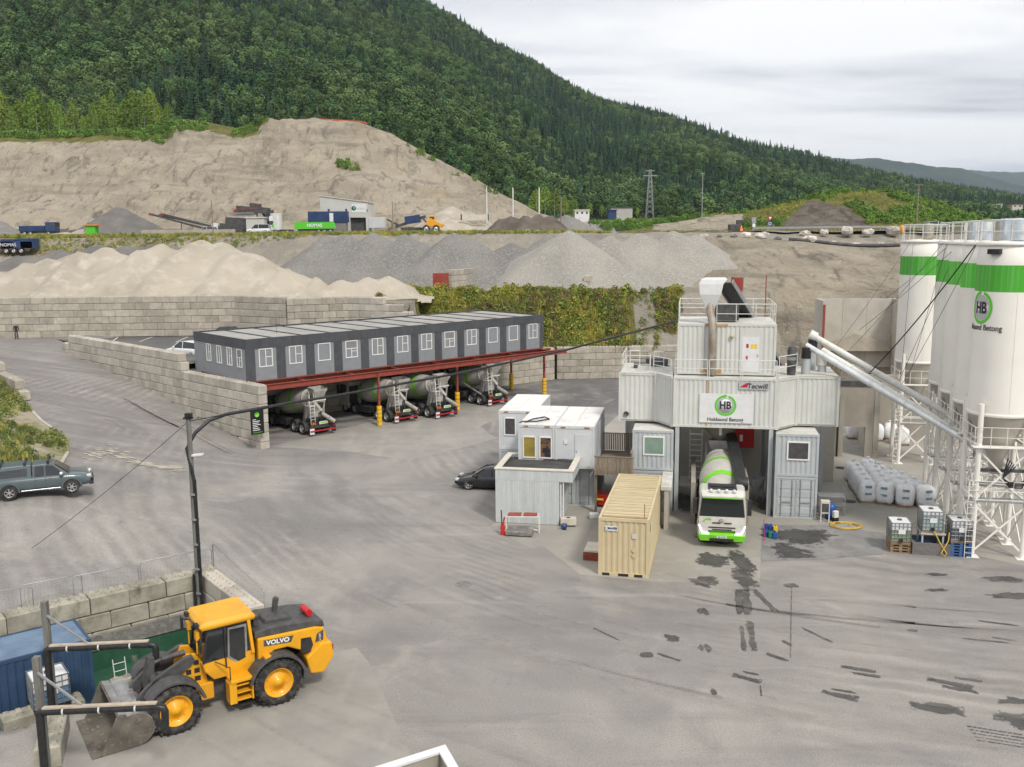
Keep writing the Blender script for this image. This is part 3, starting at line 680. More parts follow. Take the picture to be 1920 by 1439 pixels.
# the tall wall in front of the sand heap
Lw = [(-62, 104.3), (-31.2, 106.0), (-24.6, 102.2), (-18.2, 104.4)]
block_wall('tall weathered block wall in front of the pale sand heap', Lw[:2], 5.65, 10.2, 'block')
block_wall('block wall panel turning back towards the office roof', Lw[1:3], 5.65, 10.15, 'block', half0=1)
block_wall('short block wall panel behind the middle of the office roof', Lw[2:4], 5.65, 10.0, 'block')
def stp(x, y): return 10.0-BH*max(0, int((x+14.0)/1.0+1)) if x > -15 else 10.0
block_wall('stepped end of the block wall behind the office roof', [(-18.2,104.4), (-10.8, 101.6)], 5.65, lambda x, y: 10.0 if x < -13.4 else (9.25 if x < -12.2 else 8.5), 'block_new', half0=1)
kA = G(958, 722, 0); kB = G(1036, 712, 0); kC = G(1320, 706, 0)
block_wall('low block wall running from the truck bay towards the mixing plant', [ub(kA-(kB-kA)*.6), ub(kB)], 0, 3.79, 'block')
block_wall('block wall at the foot of the bushy slope behind the plant', [ub(kB+Vector((.5,.3,0))), ub(kC)], 0, 3.79, 'block', half0=1)
# parking deck behind the ramp wall
dk = [WC+WD*10.2+n_in*.6, We+n_in*.6, Vector((-52, 101.5, 0)), Vector((-62, 103.6, 0)), Vector((-31.2, 105.4, 0)), Vector((-24.6, 101.6, 0)), Vector((-18.2, 103.8, 0)), Vector((-10, 101, 0)), Vector((-4, 100, 0)), bb+BU*31.5+BV*.4, bb+BU*.4+BV*.4]
b = MB(); n = len(dk); b.sheet([(p.x, p.y, 5.62 if p.y > 95 else 5.2) for p in dk])
mat('dark_asphalt', (.10,.098,.10), .85, c2=(.15,.14,.135), scale=.25, fac=(.4,.65), bump=.3, bscale=10, space='w')
b2 = MB()
zz_ = [min(5.64, 5.1+.0) for p in dk]
b2.sheet([(p.x, p.y, 5.1) for p in dk]); tag(b2.build('parking_deck', 'dark_asphalt'), kind='structure')
b2 = MB()
up = [WC+WD*12.7+n_in*.85, We+n_in*.85, Vector((-50.5,103.2,0)), Vector((-52,104.9,0)), Vector((-31.2,105.7,0)), Vector((-24.6,101.9,0)), Vector((-18.2,104,0)), Vector((-9,101,0)), WC+WD*12.7+BU*26]
b2.sheet([(p.x, p.y, 5.62) for p in up]); tag(b2.build('parking_surface', 'dark_asphalt'), kind='structure')
mat('line_paint', (.72,.72,.70), .8, c2=(.5,.5,.48), scale=3, fac=(.45,.7))
b2 = MB()
for x0, y0, x1, y1 in ((135,640,160,631),(210,641,222,632),(262,641,286,632),(330,642,352,632)):
 a = G(x0, y0, 5.62); c = G(x1, y1, 5.62); b2.bar(a+Vector((0,0,.002)), c+Vector((0,0,.002)), .12, .006)
tag(b2.build('parking_lines', 'line_paint'), kind='structure')
# ---------------------------------------------------------------- long dark modular office over the truck bays
mat('fascia', (.062,.066,.075), .6, c2=(.078,.082,.09), scale=1.5, orand=.10)
mat('panel_grey', (.25,.265,.28), .7, c2=(.225,.24,.255), scale=2.0, bump=.1, bscale=60)
mat('roof_felt', (.37,.36,.335), .9, c2=(.29,.28,.265), scale=.5, fac=(.4,.7), orand=.06)
mat('roof_rib', (.055,.058,.066), .7)
mat('white_frame', (.78,.77,.74), .5, orand=.04)
mat('pane', (.06,.065,.07), .08, spec=.8, c2=(.16,.10,.06), scale=1.2, fac=(.45,.62), orand=.3)
mat('pane_warm', (.20,.12,.075), .12, spec=.7, c2=(.09,.07,.06), scale=1.6, fac=(.42,.58), orand=.3)
mat('blind', (.235,.235,.23), .35, c2=(.19,.19,.19), scale=1.5, stretch=(.3,.3,8), spec=.6)
mat('red_steel', (.31,.065,.042), .65, c2=(.21,.05,.035), scale=2.5, fac=(.4,.66))
mat('yellow', (.80,.48,.02), .5, c2=(.62,.36,.02), scale=4, fac=(.45,.7))
mat('black', (.015,.015,.016), .5, c2=(.03,.03,.03), scale=5)
B0 = D(463.4, 717, 74.2); RZB = math.atan2(BU.y, BU.x)
OL, OW, OH = 33.05, 9.85, 3.37
off = thing('modular_office', 'long dark grey modular office raised over the truck bays', 'building', B0, RZB)
pr_ = (OL-.45)/12
MESH = {}
def shared(key, fn):
 if key not in MESH: MESH[key] = fn()
 return MESH[key]
FT = .74                       # dark band under the roof
b = MB(); b.box(.05,.12,.02, OL-.05, OW-.05, OH-.12); b.build('core', 'panel_grey', off)
def col_m(w_):
 q = MB(); q.box(0,0,0, w_,.115,OH-FT-.004); return q.mesh('pillar', 'fascia')
for k in range(13):
 w_ = .80 if k < 12 else .45
 o = put('pillar', shared(('pil', w_), lambda: col_m(w_)), off, (k*pr_, 0, .004))
def fas_m(w_):
 q = MB(); q.box(.006,-.012,0, w_-.006,.118,FT); return q.mesh('fascia_panel', 'fascia')
for k in range(24): put('fascia_panel', shared('fas', lambda: fas_m(OL/24)), off, (k*OL/24, 0, OH-FT))
def fas_e(w_):
 q = MB(); q.box(-.012,.006,0, .05,w_-.006,FT); return q.mesh('fascia_panel', 'fascia')
for k in range(6):
 put('fascia_panel', shared('fase', lambda: fas_e((OW-.12)/6)), off, (0, .12+k*(OW-.12)/6, OH-FT))
 o = put('fascia_panel', shared('fase', None), off, (OL, .12+(k+1)*(OW-.12)/6, OH-FT)); o.rotation_euler = (0, 0, math.pi)
for k in range(24):
 o = put('fascia_panel', shared('fas', None), off, ((k+1)*OL/24, OW, OH-FT)); o.rotation_euler = (0, 0, math.pi)
q = MB(); q.box(.006,.12,.01,.05,OW-.02,OH-FT-.003); q.build('end_wall', 'panel_grey', off)
def pan_m():
 q = MB(); q.box(0,.05,0, pr_-.8,.118,OH-FT-.004); return q.mesh('wall_panel', 'panel_grey')
for k in range(12): put('wall_panel', shared('panm', pan_m), off, (k*pr_+.8, 0, .004))
def window(parent, w_, h_, kind, pm='pane'):
 """local x along the wall, y outward is negative; origin at the sill centre"""
 def fr():
  q = MB(); t = .07
  q.box(-w_/2,-.03,0, -w_/2+t,.05,h_); q.box(w_/2-t,-.03,0, w_/2,.05,h_); q.box(-w_/2,-.032,0, w_/2,.05,t); q.box(-w_/2,-.032,h_-t, w_/2,.05,h_)
  if kind == 'a': q.box(-.03,-.02,t,.03,.05,h_-t); q.box(.03,-.018,h_*.52,w_/2-t,.05,h_*.52+.05)
  if kind == 'h': q.box(-w_/2+t,-.018,h_*.52,w_/2-t,.05,h_*.52+.06); q.box(-.03,-.02,t,.03,.05,h_*.52); q.box(.03,-.018,h_*.36,w_/2-t,.05,h_*.36+.04)
  if kind == 'n': q.box(-.025,-.02,t,.025,.05,h_-t)
  return q.mesh('window_frame', 'white_frame')
 def pn():
  q = MB(); q.box(-w_/2+.05,.012,.05, w_/2-.05,.045,h_-.05); return q.mesh('pane', 'blind' if kind == 'b' else pm)
 def bl():
  q = MB(); q.box(-w_/2+.07,-.005,h_*.55, w_/2-.07,.011,h_-.07); return q.mesh('blind', 'blind')
 f = put('window', shared(('wf', w_, h_, kind), fr), parent); put('pane', shared(('wp', w_, h_, kind, pm), pn), f)
 if kind == 'h': put('blind', shared(('wb', w_, h_), bl), f)
 return f
kinds = 'aabhaaahabba'
for k in range(12):
 f = window(off, 1.22, 1.5, kinds[k], 'pane_warm' if k in (0,1,3,5) else 'pane'); f.location = (k*pr_+.8+(pr_-.8)*.5, .045, 1.08)
for k, yy in enumerate((1.15, 2.95, 4.9, 6.9)):
 f = window(off, .9, 1.5, 'hana'[k]); f.location = (.0, yy, 1.08); f.rotation_euler = (0, 0, -math.pi/2)
for k in range(12):
 w_ = OL/12
 def rf():
  q = MB(); q.box(.12,.3,0, w_-.12,OW-.3,.05); return q.mesh('roof_panel', 'roof_felt')
 def rb():
  q = MB(); q.box(-.12,.14,0, .12,OW-.14,.1); return q.mesh('roof_rib', 'roof_rib')
 put('roof_panel', shared('rfp', rf), off, (k*w_, 0, OH-.1))
 if k: put('roof_rib', shared('rbp', rb), off, (k*w_, 0, OH-.1))
q = MB(); q.box(-.014,-.014,OH+.001,OL+.014,.3,OH+.045); q.box(-.014,OW-.3,OH+.001,OL+.014,OW+.014,OH+.045); q.box(-.014,.3,OH+.0015,.18,OW-.3,OH+.044); q.box(OL-.18,.3,OH+.0015,OL+.014,OW-.3,OH+.044)
q.build('roof_edge', 'roof_rib', off)
q = MB(); q.box(0,.0,-.10, OL, .3, -.002); q.box(.0,.3,-.1,.3,OW,-.002); q.box(OL-.3,.3,-.1,OL,OW,-.002); q.build('base_frame', 'red_steel', off)
q = MB(); q.tube([(4.6,3.4,OH-.05),(4.6,3.4,OH+1.6)], .012, 5); q.build('antenna', 'black', off)
# steel frame in front of and under the office
cp = thing('carport_frame', 'red steel beams and posts carrying the dark office over the trucks', 'steel frame', (B0.x, B0.y, 0), RZB)
zb = B0.z-.12
q = MB(); q.ibeam((.15,-1.25,zb-.30),(OL+2.2,-1.25,zb-.30),.30,.46); q.build('outer_beam', 'red_steel', cp)
q = MB(); q.ibeam((.15,.45,zb-.22),(OL+1.5,.45,zb-.22),.26,.30); q.build('inner_beam', 'red_steel', cp)
for k in range(7):
 xx = 4.6+k*4.75
 q = MB(); q.ibeam((xx,-1.09,zb-.2),(xx,8.2,zb-.2),.2,.25); q.build('cross_beam', 'red_steel', cp)
for k, (x_, y_) in enumerate(((712,799),(858,770),(959,731),(1020.6,741))):
 p = G(x_, y_, 0); r = p-Vector((B0.x, B0.y, 0)); lx, ly = r.dot(BU), r.dot(BV)
 q = MB(); q.box(lx-.09,ly-.09,0, lx+.09,ly+.09,zb-.2); ps = q.build('post', 'red_steel', cp)
 q = MB(); 
 for i in range(5): q.lathe([(.22,i*.36+.02),(.235,i*.36+.06),(.235,i*.36+.31),(.22,i*.36+.35)], 14, 0, Matrix.Translation((lx, ly, 0)), cap=True)
 for i in range(4): q.lathe([(.205,i*.36+.34),(.205,i*.36+.39)], 14, 1, Matrix.Translation((lx, ly, 0)))
 q.build('post_guard', ['yellow', 'black'], ps)
# sign at the wall corner
mat('sign_black', (.012,.014,.013), .4); mat('sign_green', (.19,.55,.05), .5); mat('print_white', (.8,.8,.8), .6)
p = D(482, 792, 71.55)
sg = thing('wall_sign', 'black notice sign with green emblem on the block wall corner', 'sign', (p.x, p.y, p.z), RZB)
wn = Vector((.69,.72,0))
sg.rotation_euler = (0, 0, math.atan2(BU.y, BU.x))
q = MB(); q.box(-.55,-.06,-.95,.55,0,.95); q.build('board', 'sign_black', sg)
q = MB(); q.lathe([(0,0),(.2,0),(.2,.006)], 20, 0, Matrix.Translation((-.02,-.062,.62)) @ Matrix.Rotation(R_(90), 4, 'X')); q.build('emblem', 'sign_green', sg)
q = MB()
for i in range(7): q.box(-.4,-.064,.2-i*.14,-.4+(.28,.62,.5,.66,.4,.55,.6)[i],-.061,.25-i*.14)
q.build('print_lines', 'print_white', sg)
q = MB(); q.box(-.4,-.064,-.82,.4,-.061,-.79); q.build('green_line', 'sign_green', sg)
# ---------------------------------------------------------------- concrete mixing plant of stacked containers
YAWP = R_(-11); PA = Vector((math.cos(YAWP), math.sin(YAWP), 0)); PB = Vector((-math.sin(YAWP), math.cos(YAWP), 0)); P0 = Vector((15.39, 52.97, 0))
def PW(a, b, z=0): return P0+PA*a+PB*b+Vector((0, 0, z))
def PLc(p): q_ = Vector(p)-P0; return q_.dot(PA), q_.dot(PB)
mat('plant_white', (.63,.64,.61), .55, c2=(.57,.57,.535), scale=.8, fac=(.4,.7), c3=(.42,.38,.30), scale3=1.2, fac3=(.58,.85), stretch3=(3,3,.25))
mat('plant_grey', (.47,.50,.51), .55, c2=(.40,.43,.44), scale=1.0, fac=(.4,.7), c3=(.33,.32,.29), scale3=1.4, fac3=(.62,.82), stretch3=(3,3,.25))
mat('plant_roof', (.62,.61,.57), .7, c2=(.46,.43,.37), scale=1.0, fac=(.45,.7))
mat('cream', (.60,.50,.315), .6, c2=(.53,.435,.265), scale=.7, fac=(.4,.7), c3=(.36,.23,.12), scale3=2.2, fac3=(.68,.80), stretch3=(2,2,.4))
mat('rust', (.38,.17,.06), .85, c2=(.25,.11,.05), scale=4)
mat('rail_white', (.72,.72,.69), .55, c2=(.6,.58,.53), scale=3, fac=(.5,.7))
mat('galv', (.42,.43,.44), .45, .6, c2=(.34,.35,.36), scale=3)
mat('duct', (.40,.36,.31), .6, .3, c2=(.27,.20,.15), scale=1.8, fac=(.4,.65), c3=(.22,.10,.05), scale3=1.4, fac3=(.62,.75))
mat('board_white', (.74,.74,.75), .55, c2=(.68,.68,.68), scale=2)
mat('hb_green', (.12,.56,.04), .5); mat('hb_dark', (.035,.03,.045), .5); mat('hb_grey', (.42,.42,.43), .5); mat('logo_red', (.45,.02,.04), .5); mat('logo_grey', (.45,.46,.46), .5)
mat('red_box', (.52,.025,.02), .5); mat('sign_yellow', (.8,.55,.03), .5); mat('dark_grey', (.06,.06,.062), .6, c2=(.1,.1,.1), scale=3); mat('silver', (.76,.77,.78), .3, .35, c2=(.64,.65,.67), scale=2.0, stretch=(1,1,1))
mat('timber', (.27,.215,.16), .85, c2=(.18,.14,.10), scale=3, stretch=(6,6,.6), orand=.2, c3=(.27,.235,.19), scale3=4, fac3=(.5,.7))
mat('concrete_wall', (.37,.34,.285), .9, c2=(.30,.275,.23), scale=.5, fac=(.4,.65), bump=.2, bscale=6, c3=(.23,.21,.175), scale3=.9, fac3=(.58,.8), stretch3=(1.5,1.5,.3))
mat('concrete_pale', (.50,.465,.405), .9, c2=(.42,.39,.34), scale=.6, fac=(.4,.65), bump=.2, bscale=6, c3=(.33,.25,.15), scale3=.5, fac3=(.6,.8))

def corr_pts(L, dep=.036, per=.278):
 n = max(1, int(round(L/per))); p = L/n; pts = []
 for i in range(n): pts += [(i*p, 0), (i*p+p*.26, 0), (i*p+p*.5, dep), (i*p+p*.76, dep)]
 return pts+[(L, 0)]
def corr_panel(b, p0, d, L, z0, z1, nrm, m=0, flip=False):
 """upright ribbed sheet: from p0 along d, ribs pushed against nrm"""
 d = Vector(d); nrm = Vector(nrm); vs_ = []; pts = corr_pts(L)
 for s, q_ in pts:
  w_ = Vector(p0)+d*s-nrm*q_
  vs_ += [(w_.x, w_.y, z0), (w_.x, w_.y, z1)]
 b.add(vs_, [(2*i, 2*i+2, 2*i+3, 2*i+1) for i in range(len(pts)-1)], m)
def container_parts(root, L, W, H, m, roof='plant_roof', front=True, doors=None, plain=(), z=0.0, x=0.0, y=0.0, roofcorr=False):
 """box whose front is y=y (facing -y), L along x, W along y; parts under root"""
 t = .13
 q = MB()
 for cx_ in (x, x+L-t):
  for cy_ in (y, y+W-t): q.box(cx_,cy_,z,cx_+t,cy_+t,z+H)
 for zz_ in (z, z+H-.14):
  q.box(x+t,y+.004,zz_+.004,x+L-t,y+t-.02,zz_+.136); q.box(x+t,y+W-t+.02,zz_+.004,x+L-t,y+W-.004,zz_+.136)
  q.box(x+.004,y+t,zz_+.005,x+t-.02,y+W-t,zz_+.135); q.box(x+L-t+.02,y+t,zz_+.005,x+L-.004,y+W-t,zz_+.135)
 q.build('frame', m, root)
 q = MB()
 for cx_ in (x-.006, x+L-.166):
  for cy_ in (y-.006, y+W-.166):
   for zz_ in (z-.004, z+H-.13): q.box(cx_,cy_,zz_,cx_+.172,cy_+.172,zz_+.134)
 q.build('corner_castings', m, root)['kind'] = 'stuff'
 if 'f' not in plain:
  q = MB(); corr_panel(q, (x+t-.02,y+.02,0), (1,0,0), L-2*t+.04, z+.13, z+H-.13, (0,-1,0)); q.build('front_wall', m, root, fix=False)
 for nm, px_, nx_ in (('side_wall', x+.02, -1), ('side_wall', x+L-.02, 1)):
  q = MB(); corr_panel(q, (px_,y+t-.02,0), (0,1,0), W-2*t+.04, z+.13, z+H-.13, (nx_,0,0)); q.build(nm, m, root, fix=False)
 q = MB(); corr_panel(q, (x+t-.02,y+W-.02,0), (1,0,0), L-2*t+.04, z+.13, z+H-.13, (0,1,0)); q.build('rear_wall', m, root, fix=False)
 q = MB(); q.box(x+.05,y+.05,z+H-.03,x+L-.05,y+W-.05,z+H+.012); q.build('roof', roof, root)
 q = MB(); q.box(x+.08,y+.08,z+.02,x+L-.08,y+W-.08,z+.1); q.build('floor', m, root)
def rail(root, pts, h=1.05, m='rail_white', r=.026, posts=1.3, name='railing', mid=(.5,)):
 q = MB(); pts = [Vector(p) for p in pts]
 for hh in (h,)+tuple(h*k for k in mid): q.tube([p+Vector((0,0,hh)) for p in pts], r if hh == h else r*.8, 6)
 for i in range(len(pts)-1):
  L = (pts[i+1]-pts[i]).length; n = max(1, int(round(L/posts)))
  for k in range(n+(1 if i == len(pts)-2 else 0)):
   p = pts[i].lerp(pts[i+1], k/n); q.tube([p, p+Vector((0,0,h))], r*.9, 6)
 return q.build(name, m, root)
# middle row
pm_ = thing('plant_container', 'wide white ribbed container with a round green emblem board over the truck lane', 'container', PW(-6.02, .35, 5.2), YAWP)
container_parts(pm_, 5.92, 6.1, 2.98, 'plant_white')
q = MB(); q.box(1.52,-.05,.32,4.62,-.02,2.06); bd = q.build('sign_board', 'board_white', pm_)
def emblem(parent, cx_, cy_, cz_, r, sc_=1.0):
 q = MB(); n = 40; ri = r*.8
 vs_ = []; fs = []
 for k in range(n):
  a = math.pi/2-.30-2*math.pi*(k/(n-1))*.93
  for rr, yy in ((ri,0),(r,0),(r,-.012),(ri,-.012)): vs_.append((cx_+rr*math.cos(a), cy_+yy, cz_+rr*math.sin(a)))
 for k in range(n-1):
  o_ = k*4
  fs += [(o_+2,o_+3,o_+7,o_+6), (o_+1,o_+2,o_+6,o_+5), (o_+3,o_,o_+4,o_+7)]
 q.add(vs_, fs)
 a = math.pi/2-.30-2*math.pi*.93
 ax, az = math.cos(a), math.sin(a); tx_, tz_ = az, -ax
 c0 = ((ri+r)/2)
 q.add([(cx_+ax*(ri-.10*r)+0, cy_-.011, cz_+az*(ri-.10*r)), (cx_+ax*(r+.1*r), cy_-.011, cz_+az*(r+.1*r)), (cx_+ax*c0+tx_*.3*r, cy_-.011, cz_+az*c0+tz_*.3*r)], [(0,1,2)])
 q.build('emblem_ring', 'hb_green', parent)
 q = MB(); q.lathe([(r*.62,0),(r*.76,0),(r*.76,.008),(r*.62,.008)], 32, 0, Matrix.Translation((cx_,cy_,cz_)) @ Matrix.Rotation(R_(90), 4, 'X')); q.build('emblem_disc', 'hb_grey', parent)
 q = MB(); q.lathe([(0,0),(r*.615,0),(r*.615,.006),(0,.006)], 32, 0, Matrix.Translation((cx_,cy_,cz_)) @ Matrix.Rotation(R_(90), 4, 'X')); q.build('emblem_disc', 'board_white', parent)
 lettering('HB', r*1.0, 'hb_dark', parent, (cx_-.02*r, cy_-.016, cz_), bold=.035*r, xs=.86)
emblem(bd, 3.02, -.052, 1.36, .62)
lettering('Hokksund Betong', .31, 'hb_dark', bd, (3.02, -.056, .52), bold=.006, xs=.92)
q = MB(); q.box(3.75,-.045,2.34,5.45,-.022,2.80); lb = q.build('maker_plate', 'logo_grey', pm_)
lettering('Tecwill', .40, 'hb_dark', lb, (4.78, -.05, 2.53), shear=.2, bold=.008)
q = MB(); q.add([(3.8,-.05,2.46),(4.14,-.05,2.70),(4.42,-.05,2.76),(4.30,-.05,2.68),(4.22,-.05,2.46)], [(0,4,3,2,1)]); q.build('maker_mark', 'logo_red', lb)
mat('rust_streak', (.52,.27,.09), .8, c2=(.56,.42,.26), scale=3, stretch=(3,3,.6))
q = MB(); q.box(1.93,-.012,.1,2.0,.0,2.84); q.box(2.04,-.012,.9,2.07,.0,2.84); q.build('rust_streak', 'rust_streak', pm_)
# side wings set back, with slanted cheeks
def wing(label, sgn):
 if sgn < 0: a0, a1 = -9.3, -6.08
 else: a0, a1 = -.04, 3.55
 r = thing('plant_container', label, 'container', PW(0, 0, 5.15), YAWP)
 H = 2.98; L = a1-a0; fb = 2.05; cut = 1.3; b1 = 6.4
 if sgn < 0: plan = [(a0,fb),(a1-1.05,fb),(a1,.55),(a1,b1),(a0,b1)]
 else: plan = [(a0,.55),(a0+1.25,fb),(a1,fb),(a1,b1),(a0,b1)]
 q = MB(); q2 = MB(); n = len(plan)
 cen = Vector((sum(p[0] for p in plan)/n, sum(p[1] for p in plan)/n, 0))
 for i in range(n):
  p = Vector((*plan[i],0)); d = Vector((*plan[(i+1) % n],0))-p; Ls = d.length; d.normalize(); nr = Vector((d.y,-d.x,0))
  if nr.dot(p+d*Ls/2-cen) < 0: nr = -nr
  corr_panel(q, p+d*.06-nr*.02, d, Ls-.12, .13, H-.13, nr)
  for zz_ in (.07, H-.07): q2.bar((p-nr*.05)+Vector((0,0,zz_)), (p+d*Ls-nr*.05)+Vector((0,0,zz_)), .1, .14)
  q2.box(p.x-.07,p.y-.07,0,p.x+.07,p.y+.07,H)
 q.build('ribbed_wall', 'plant_white', r, fix=False); q2.build('frame', 'plant_white', r)
 q = MB(); q.prism([(p[0],p[1]) for p in plan], H-.02, H+.02, ax='z'); q.build('roof', 'plant_roof', r)
 q = MB(); q.prism([(p[0],p[1]) for p in plan], .02, .1, ax='z'); q.build('floor', 'plant_white', r)
 return r
wl = wing('white ribbed wing container on the left of the emblem container', -1)
wr = wing('white ribbed wing container on the right of the emblem container', 1)
q = MB(); q.lathe([(0,0),(.16,0),(.16,.03)], 16, 0, Matrix.Translation((-8.9,2.02,.42)) @ Matrix.Rotation(R_(90), 4, 'X')); q.build('vent', 'dark_grey', wl)
Zr = 2.98
rail(wl, [(-9.2,6.3,Zr),(-9.2,2.2,Zr),(-7.5,2.2,Zr),(-7.5,3.0,Zr)], 1.05); rail(wl, [(-8.8,3.6,Zr),(-8.2,3.6,Zr)], 1.2); rail(wl, [(-7.3,3.2,Zr),(-6.7,3.2,Zr)], 1.2); rail(wl, [(-7.3,2.2,Zr),(-6.2,.8,Zr)], 1.05); rail(wl, [(-6.9,5.6,Zr),(-6.1,5.6,Zr)], 1.2)
q = MB(); q.box(-8.6,4.0,Zr+.02,-7.8,4.6,Zr+.35); q.box(-7.9,5,Zr+.02,-6.5,5.8,Zr+.5); q.build('roof_units', 'dark_grey', wl); q = MB(); q.box(-8.3,3.2,Zr+.02,-7.6,3.5,Zr+.28); q.build('roof_box', 'plant_white', wl)
rail(wr, [(.0,.7,Zr),(1.15,2.2,Zr),(1.15,3.4,Zr)], 1.3)
rail(pm_, [(.05,.06,2.98),(1.95,.06,2.98)], 1.05); rail(pm_, [(2.05,.06,2.98),(3.85,.06,2.98)], 1.05); rail(pm_, [(3.95,.06,2.98),(5.86,.06,2.98)], 1.05)
# top box
pt = thing('plant_container', 'topmost white container of the plant with a railing, duct and white door', 'container', PW(-5.86, 1.1, 8.26), YAWP)
container_parts(pt, 5.68, 5.0, 3.02, 'plant_white', plain=())
rail(pt, [(.06,4.9,3.03),(.06,.1,3.03),(1.75,.1,3.03)], 1.15); rail(pt, [(2.25,.1,3.03),(5.6,.1,3.03),(5.6,4.9,3.03)], 1.15, posts=1.1); rail(pt, [(.06,4.9,3.03),(1.9,4.9,3.03)], 1.15); rail(pt, [(3.6,4.9,3.03),(5.6,4.9,3.03)], 1.15)
q = MB(); q.box(3.75,-.02,.22,4.72,.03,2.25); dr = q.build('door', 'board_white', pt); q = MB(); q.box(3.62,-.008,.16,4.85,.02,2.8); q.build('door_surround', 'plant_white', pt)
q = MB(); q.box(3.98,-.026,1.62,4.12,-.021,1.86); q.box(3.98,-.026,.95,4.08,-.021,1.15); q.build('notice', 'logo_red', dr)
for k in range(2): q = MB(); q.box(4.22+k*.2,-.026,1.60,4.39+k*.2,-.021,1.84); q.build('warning_sign', 'sign_yellow', dr)
q = MB(); q.box(4.62,-.05,1.1,4.66,-.02,1.25); q.build('door_handle', 'galv', dr)
q = MB(); q.lathe([(.10,0),(.12,.05),(.12,.12),(0,.13)], 12, 0, Matrix.Translation((3.15,0,2.3)) @ Matrix.Rotation(R_(90), 4, 'X')); q.build('wall_lamp', 'cream', pt)
q = MB(); q.tube([(2.05,-.28,.05),(2.05,-.28,2.6),(2.0,-.22,3.2),(1.86,.1,3.7),(1.86,.25,4.2)], .22, 14); q.build('duct', 'duct', pt)
q = MB(); q.box(1.6,-.02,2.88,2.9,.0,3.02); q.box(1.4,-.02,.14,1.75,.02,.3); q.box(2.3,-.02,.1,2.6,.02,.3); q.build('rust_stain', 'rust_streak', pt)
# filler hood and conveyor on top
hd = thing('filler_hood', 'white angular hood feeding the duct on the plant top', 'hood', PW(-4.0, 1.5, 12.25), YAWP)
hc = D(1342, 560, PW(-4,1.5).y)
q = MB()
def rg(x0, x1, y0, y1, z): return [(x0,y0,z),(x1,y0,z),(x1,y1,z),(x0,y1,z)]
q.loft([rg(-.25,.25,-.25,.25,-.1), rg(-.62,.6,-.5,.5,.75), rg(-.68,.72,-.5,.62,1.35), rg(-.55,.95,-.45,.75,1.62), rg(-.3,.85,-.4,.7,1.70)], 0, True, True, False); q.build('hood_body', 'board_white', hd, bevel=.03)
cvp = thing('loading_conveyor', 'dark inclined belt conveyor rising behind the plant top to the white hood', 'conveyor', PW(-3.2, 2.2, 11.4), YAWP)
q = MB(); q.bar((0,.2,2.2),(4.6,10.5,-5.0),.9,.10); q.build('belt', 'black', cvp)
for s in (-.48,.48): q = MB(); q.bar((s,.2,2.3),(4.6+s,10.5,-4.9),.06,.30); q.build('side_rail', 'galv', cvp)
q = MB(); q.box(-.5,-.1,0,.9,.9,.9); q.build('drive_box', 'dark_grey', cvp)
q = MB(); q.tube([(2.55,1.9,.05),(2.55,1.9,2.6)], .03, 6); q.build('mast', 'red_steel', cvp)
# lower boxes
def small_box(label, a0, W, z, H, m, wc, wm='pane', wz=(.95, 2.15), wx=None, dep=6.0, b0=0.0, doors=False):
 r = thing('site_container', label, 'container', PW(a0, b0, z), YAWP)
 container_parts(r, W, dep, H, m, plain=('f',) if doors else ())
 if wc:
  x0, x1 = wx; f = MB(); z0, z1 = wz
  f.box(x0-.08,-.03,z0-.08,x1+.08,.05,z0); f.box(x0-.08,-.03,z1,x1+.08,.05,z1+.08); f.box(x0-.08,-.028,z0,x0,.05,z1); f.box(x1,-.028,z0,x1+.08,.05,z1); f = f.build('window', 'white_frame', r)
  g_ = MB(); g_.box(x0,-.01,z0,x1,.04,z1); g_.build('pane', wm, f)
 if doors:
  for k in (0, 1):
   q = MB(); xx = .14+k*(W-.28)/2; w_ = (W-.28)/2-.01
   q.box(xx,.02,.15,xx+w_,.07,H-.15)
   for i in range(4): q.box(xx+.06,.0,.28+i*(H-.5)/4,xx+w_-.06,.03,.28+i*(H-.5)/4+(H-.5)/4-.12)
   d_ = q.build('door', m, r, bevel=.015)
   q = MB(); 
   for xr in (xx+w_*.25, xx+w_*.82): q.tube([(xr,-.03,.16),(xr,-.03,H-.16)], .02, 6)
   q.box(xx+w_*.3,-.05,.95,xx+w_*.8,-.03,1.0); q.build('lock_rod', 'galv', d_)
 return r
mat('pane_green', (.16,.27,.22), .1, c2=(.24,.34,.29), scale=.8, spec=.8); mat('pane_dark', (.055,.05,.055), .1, spec=.8, c2=(.08,.075,.08), scale=3)
mat('pane_yellow', (.33,.25,.05), .1, c2=(.24,.19,.05), scale=1.5, spec=.6); mat('pane_room', (.20,.10,.05), .15, c2=(.03,.03,.04), scale=2.5, fac=(.45,.55), spec=.7)
small_box('pale blue-grey container cabin with a green-tinted window left of the truck lane', -8.38, 2.42, 2.55, 2.42, 'plant_grey', True, 'pane_green', (1.0,2.0), (.72,1.82), b0=.1)
small_box('blue-grey container under the cabin with the green-tinted window', -8.38, 2.42, 0, 2.5, 'plant_grey', False, b0=.1, doors=True)
small_box('blue-grey container cabin with a dark window right of the truck lane', -.1, 2.42, 2.53, 2.5, 'plant_grey', True, 'pane_dark', (1.05,2.0), (.72,1.82))
small_box('blue-grey container with closed double doors right of the truck lane', -.1, 2.42, 0, 2.5, 'plant_grey', False, doors=True)
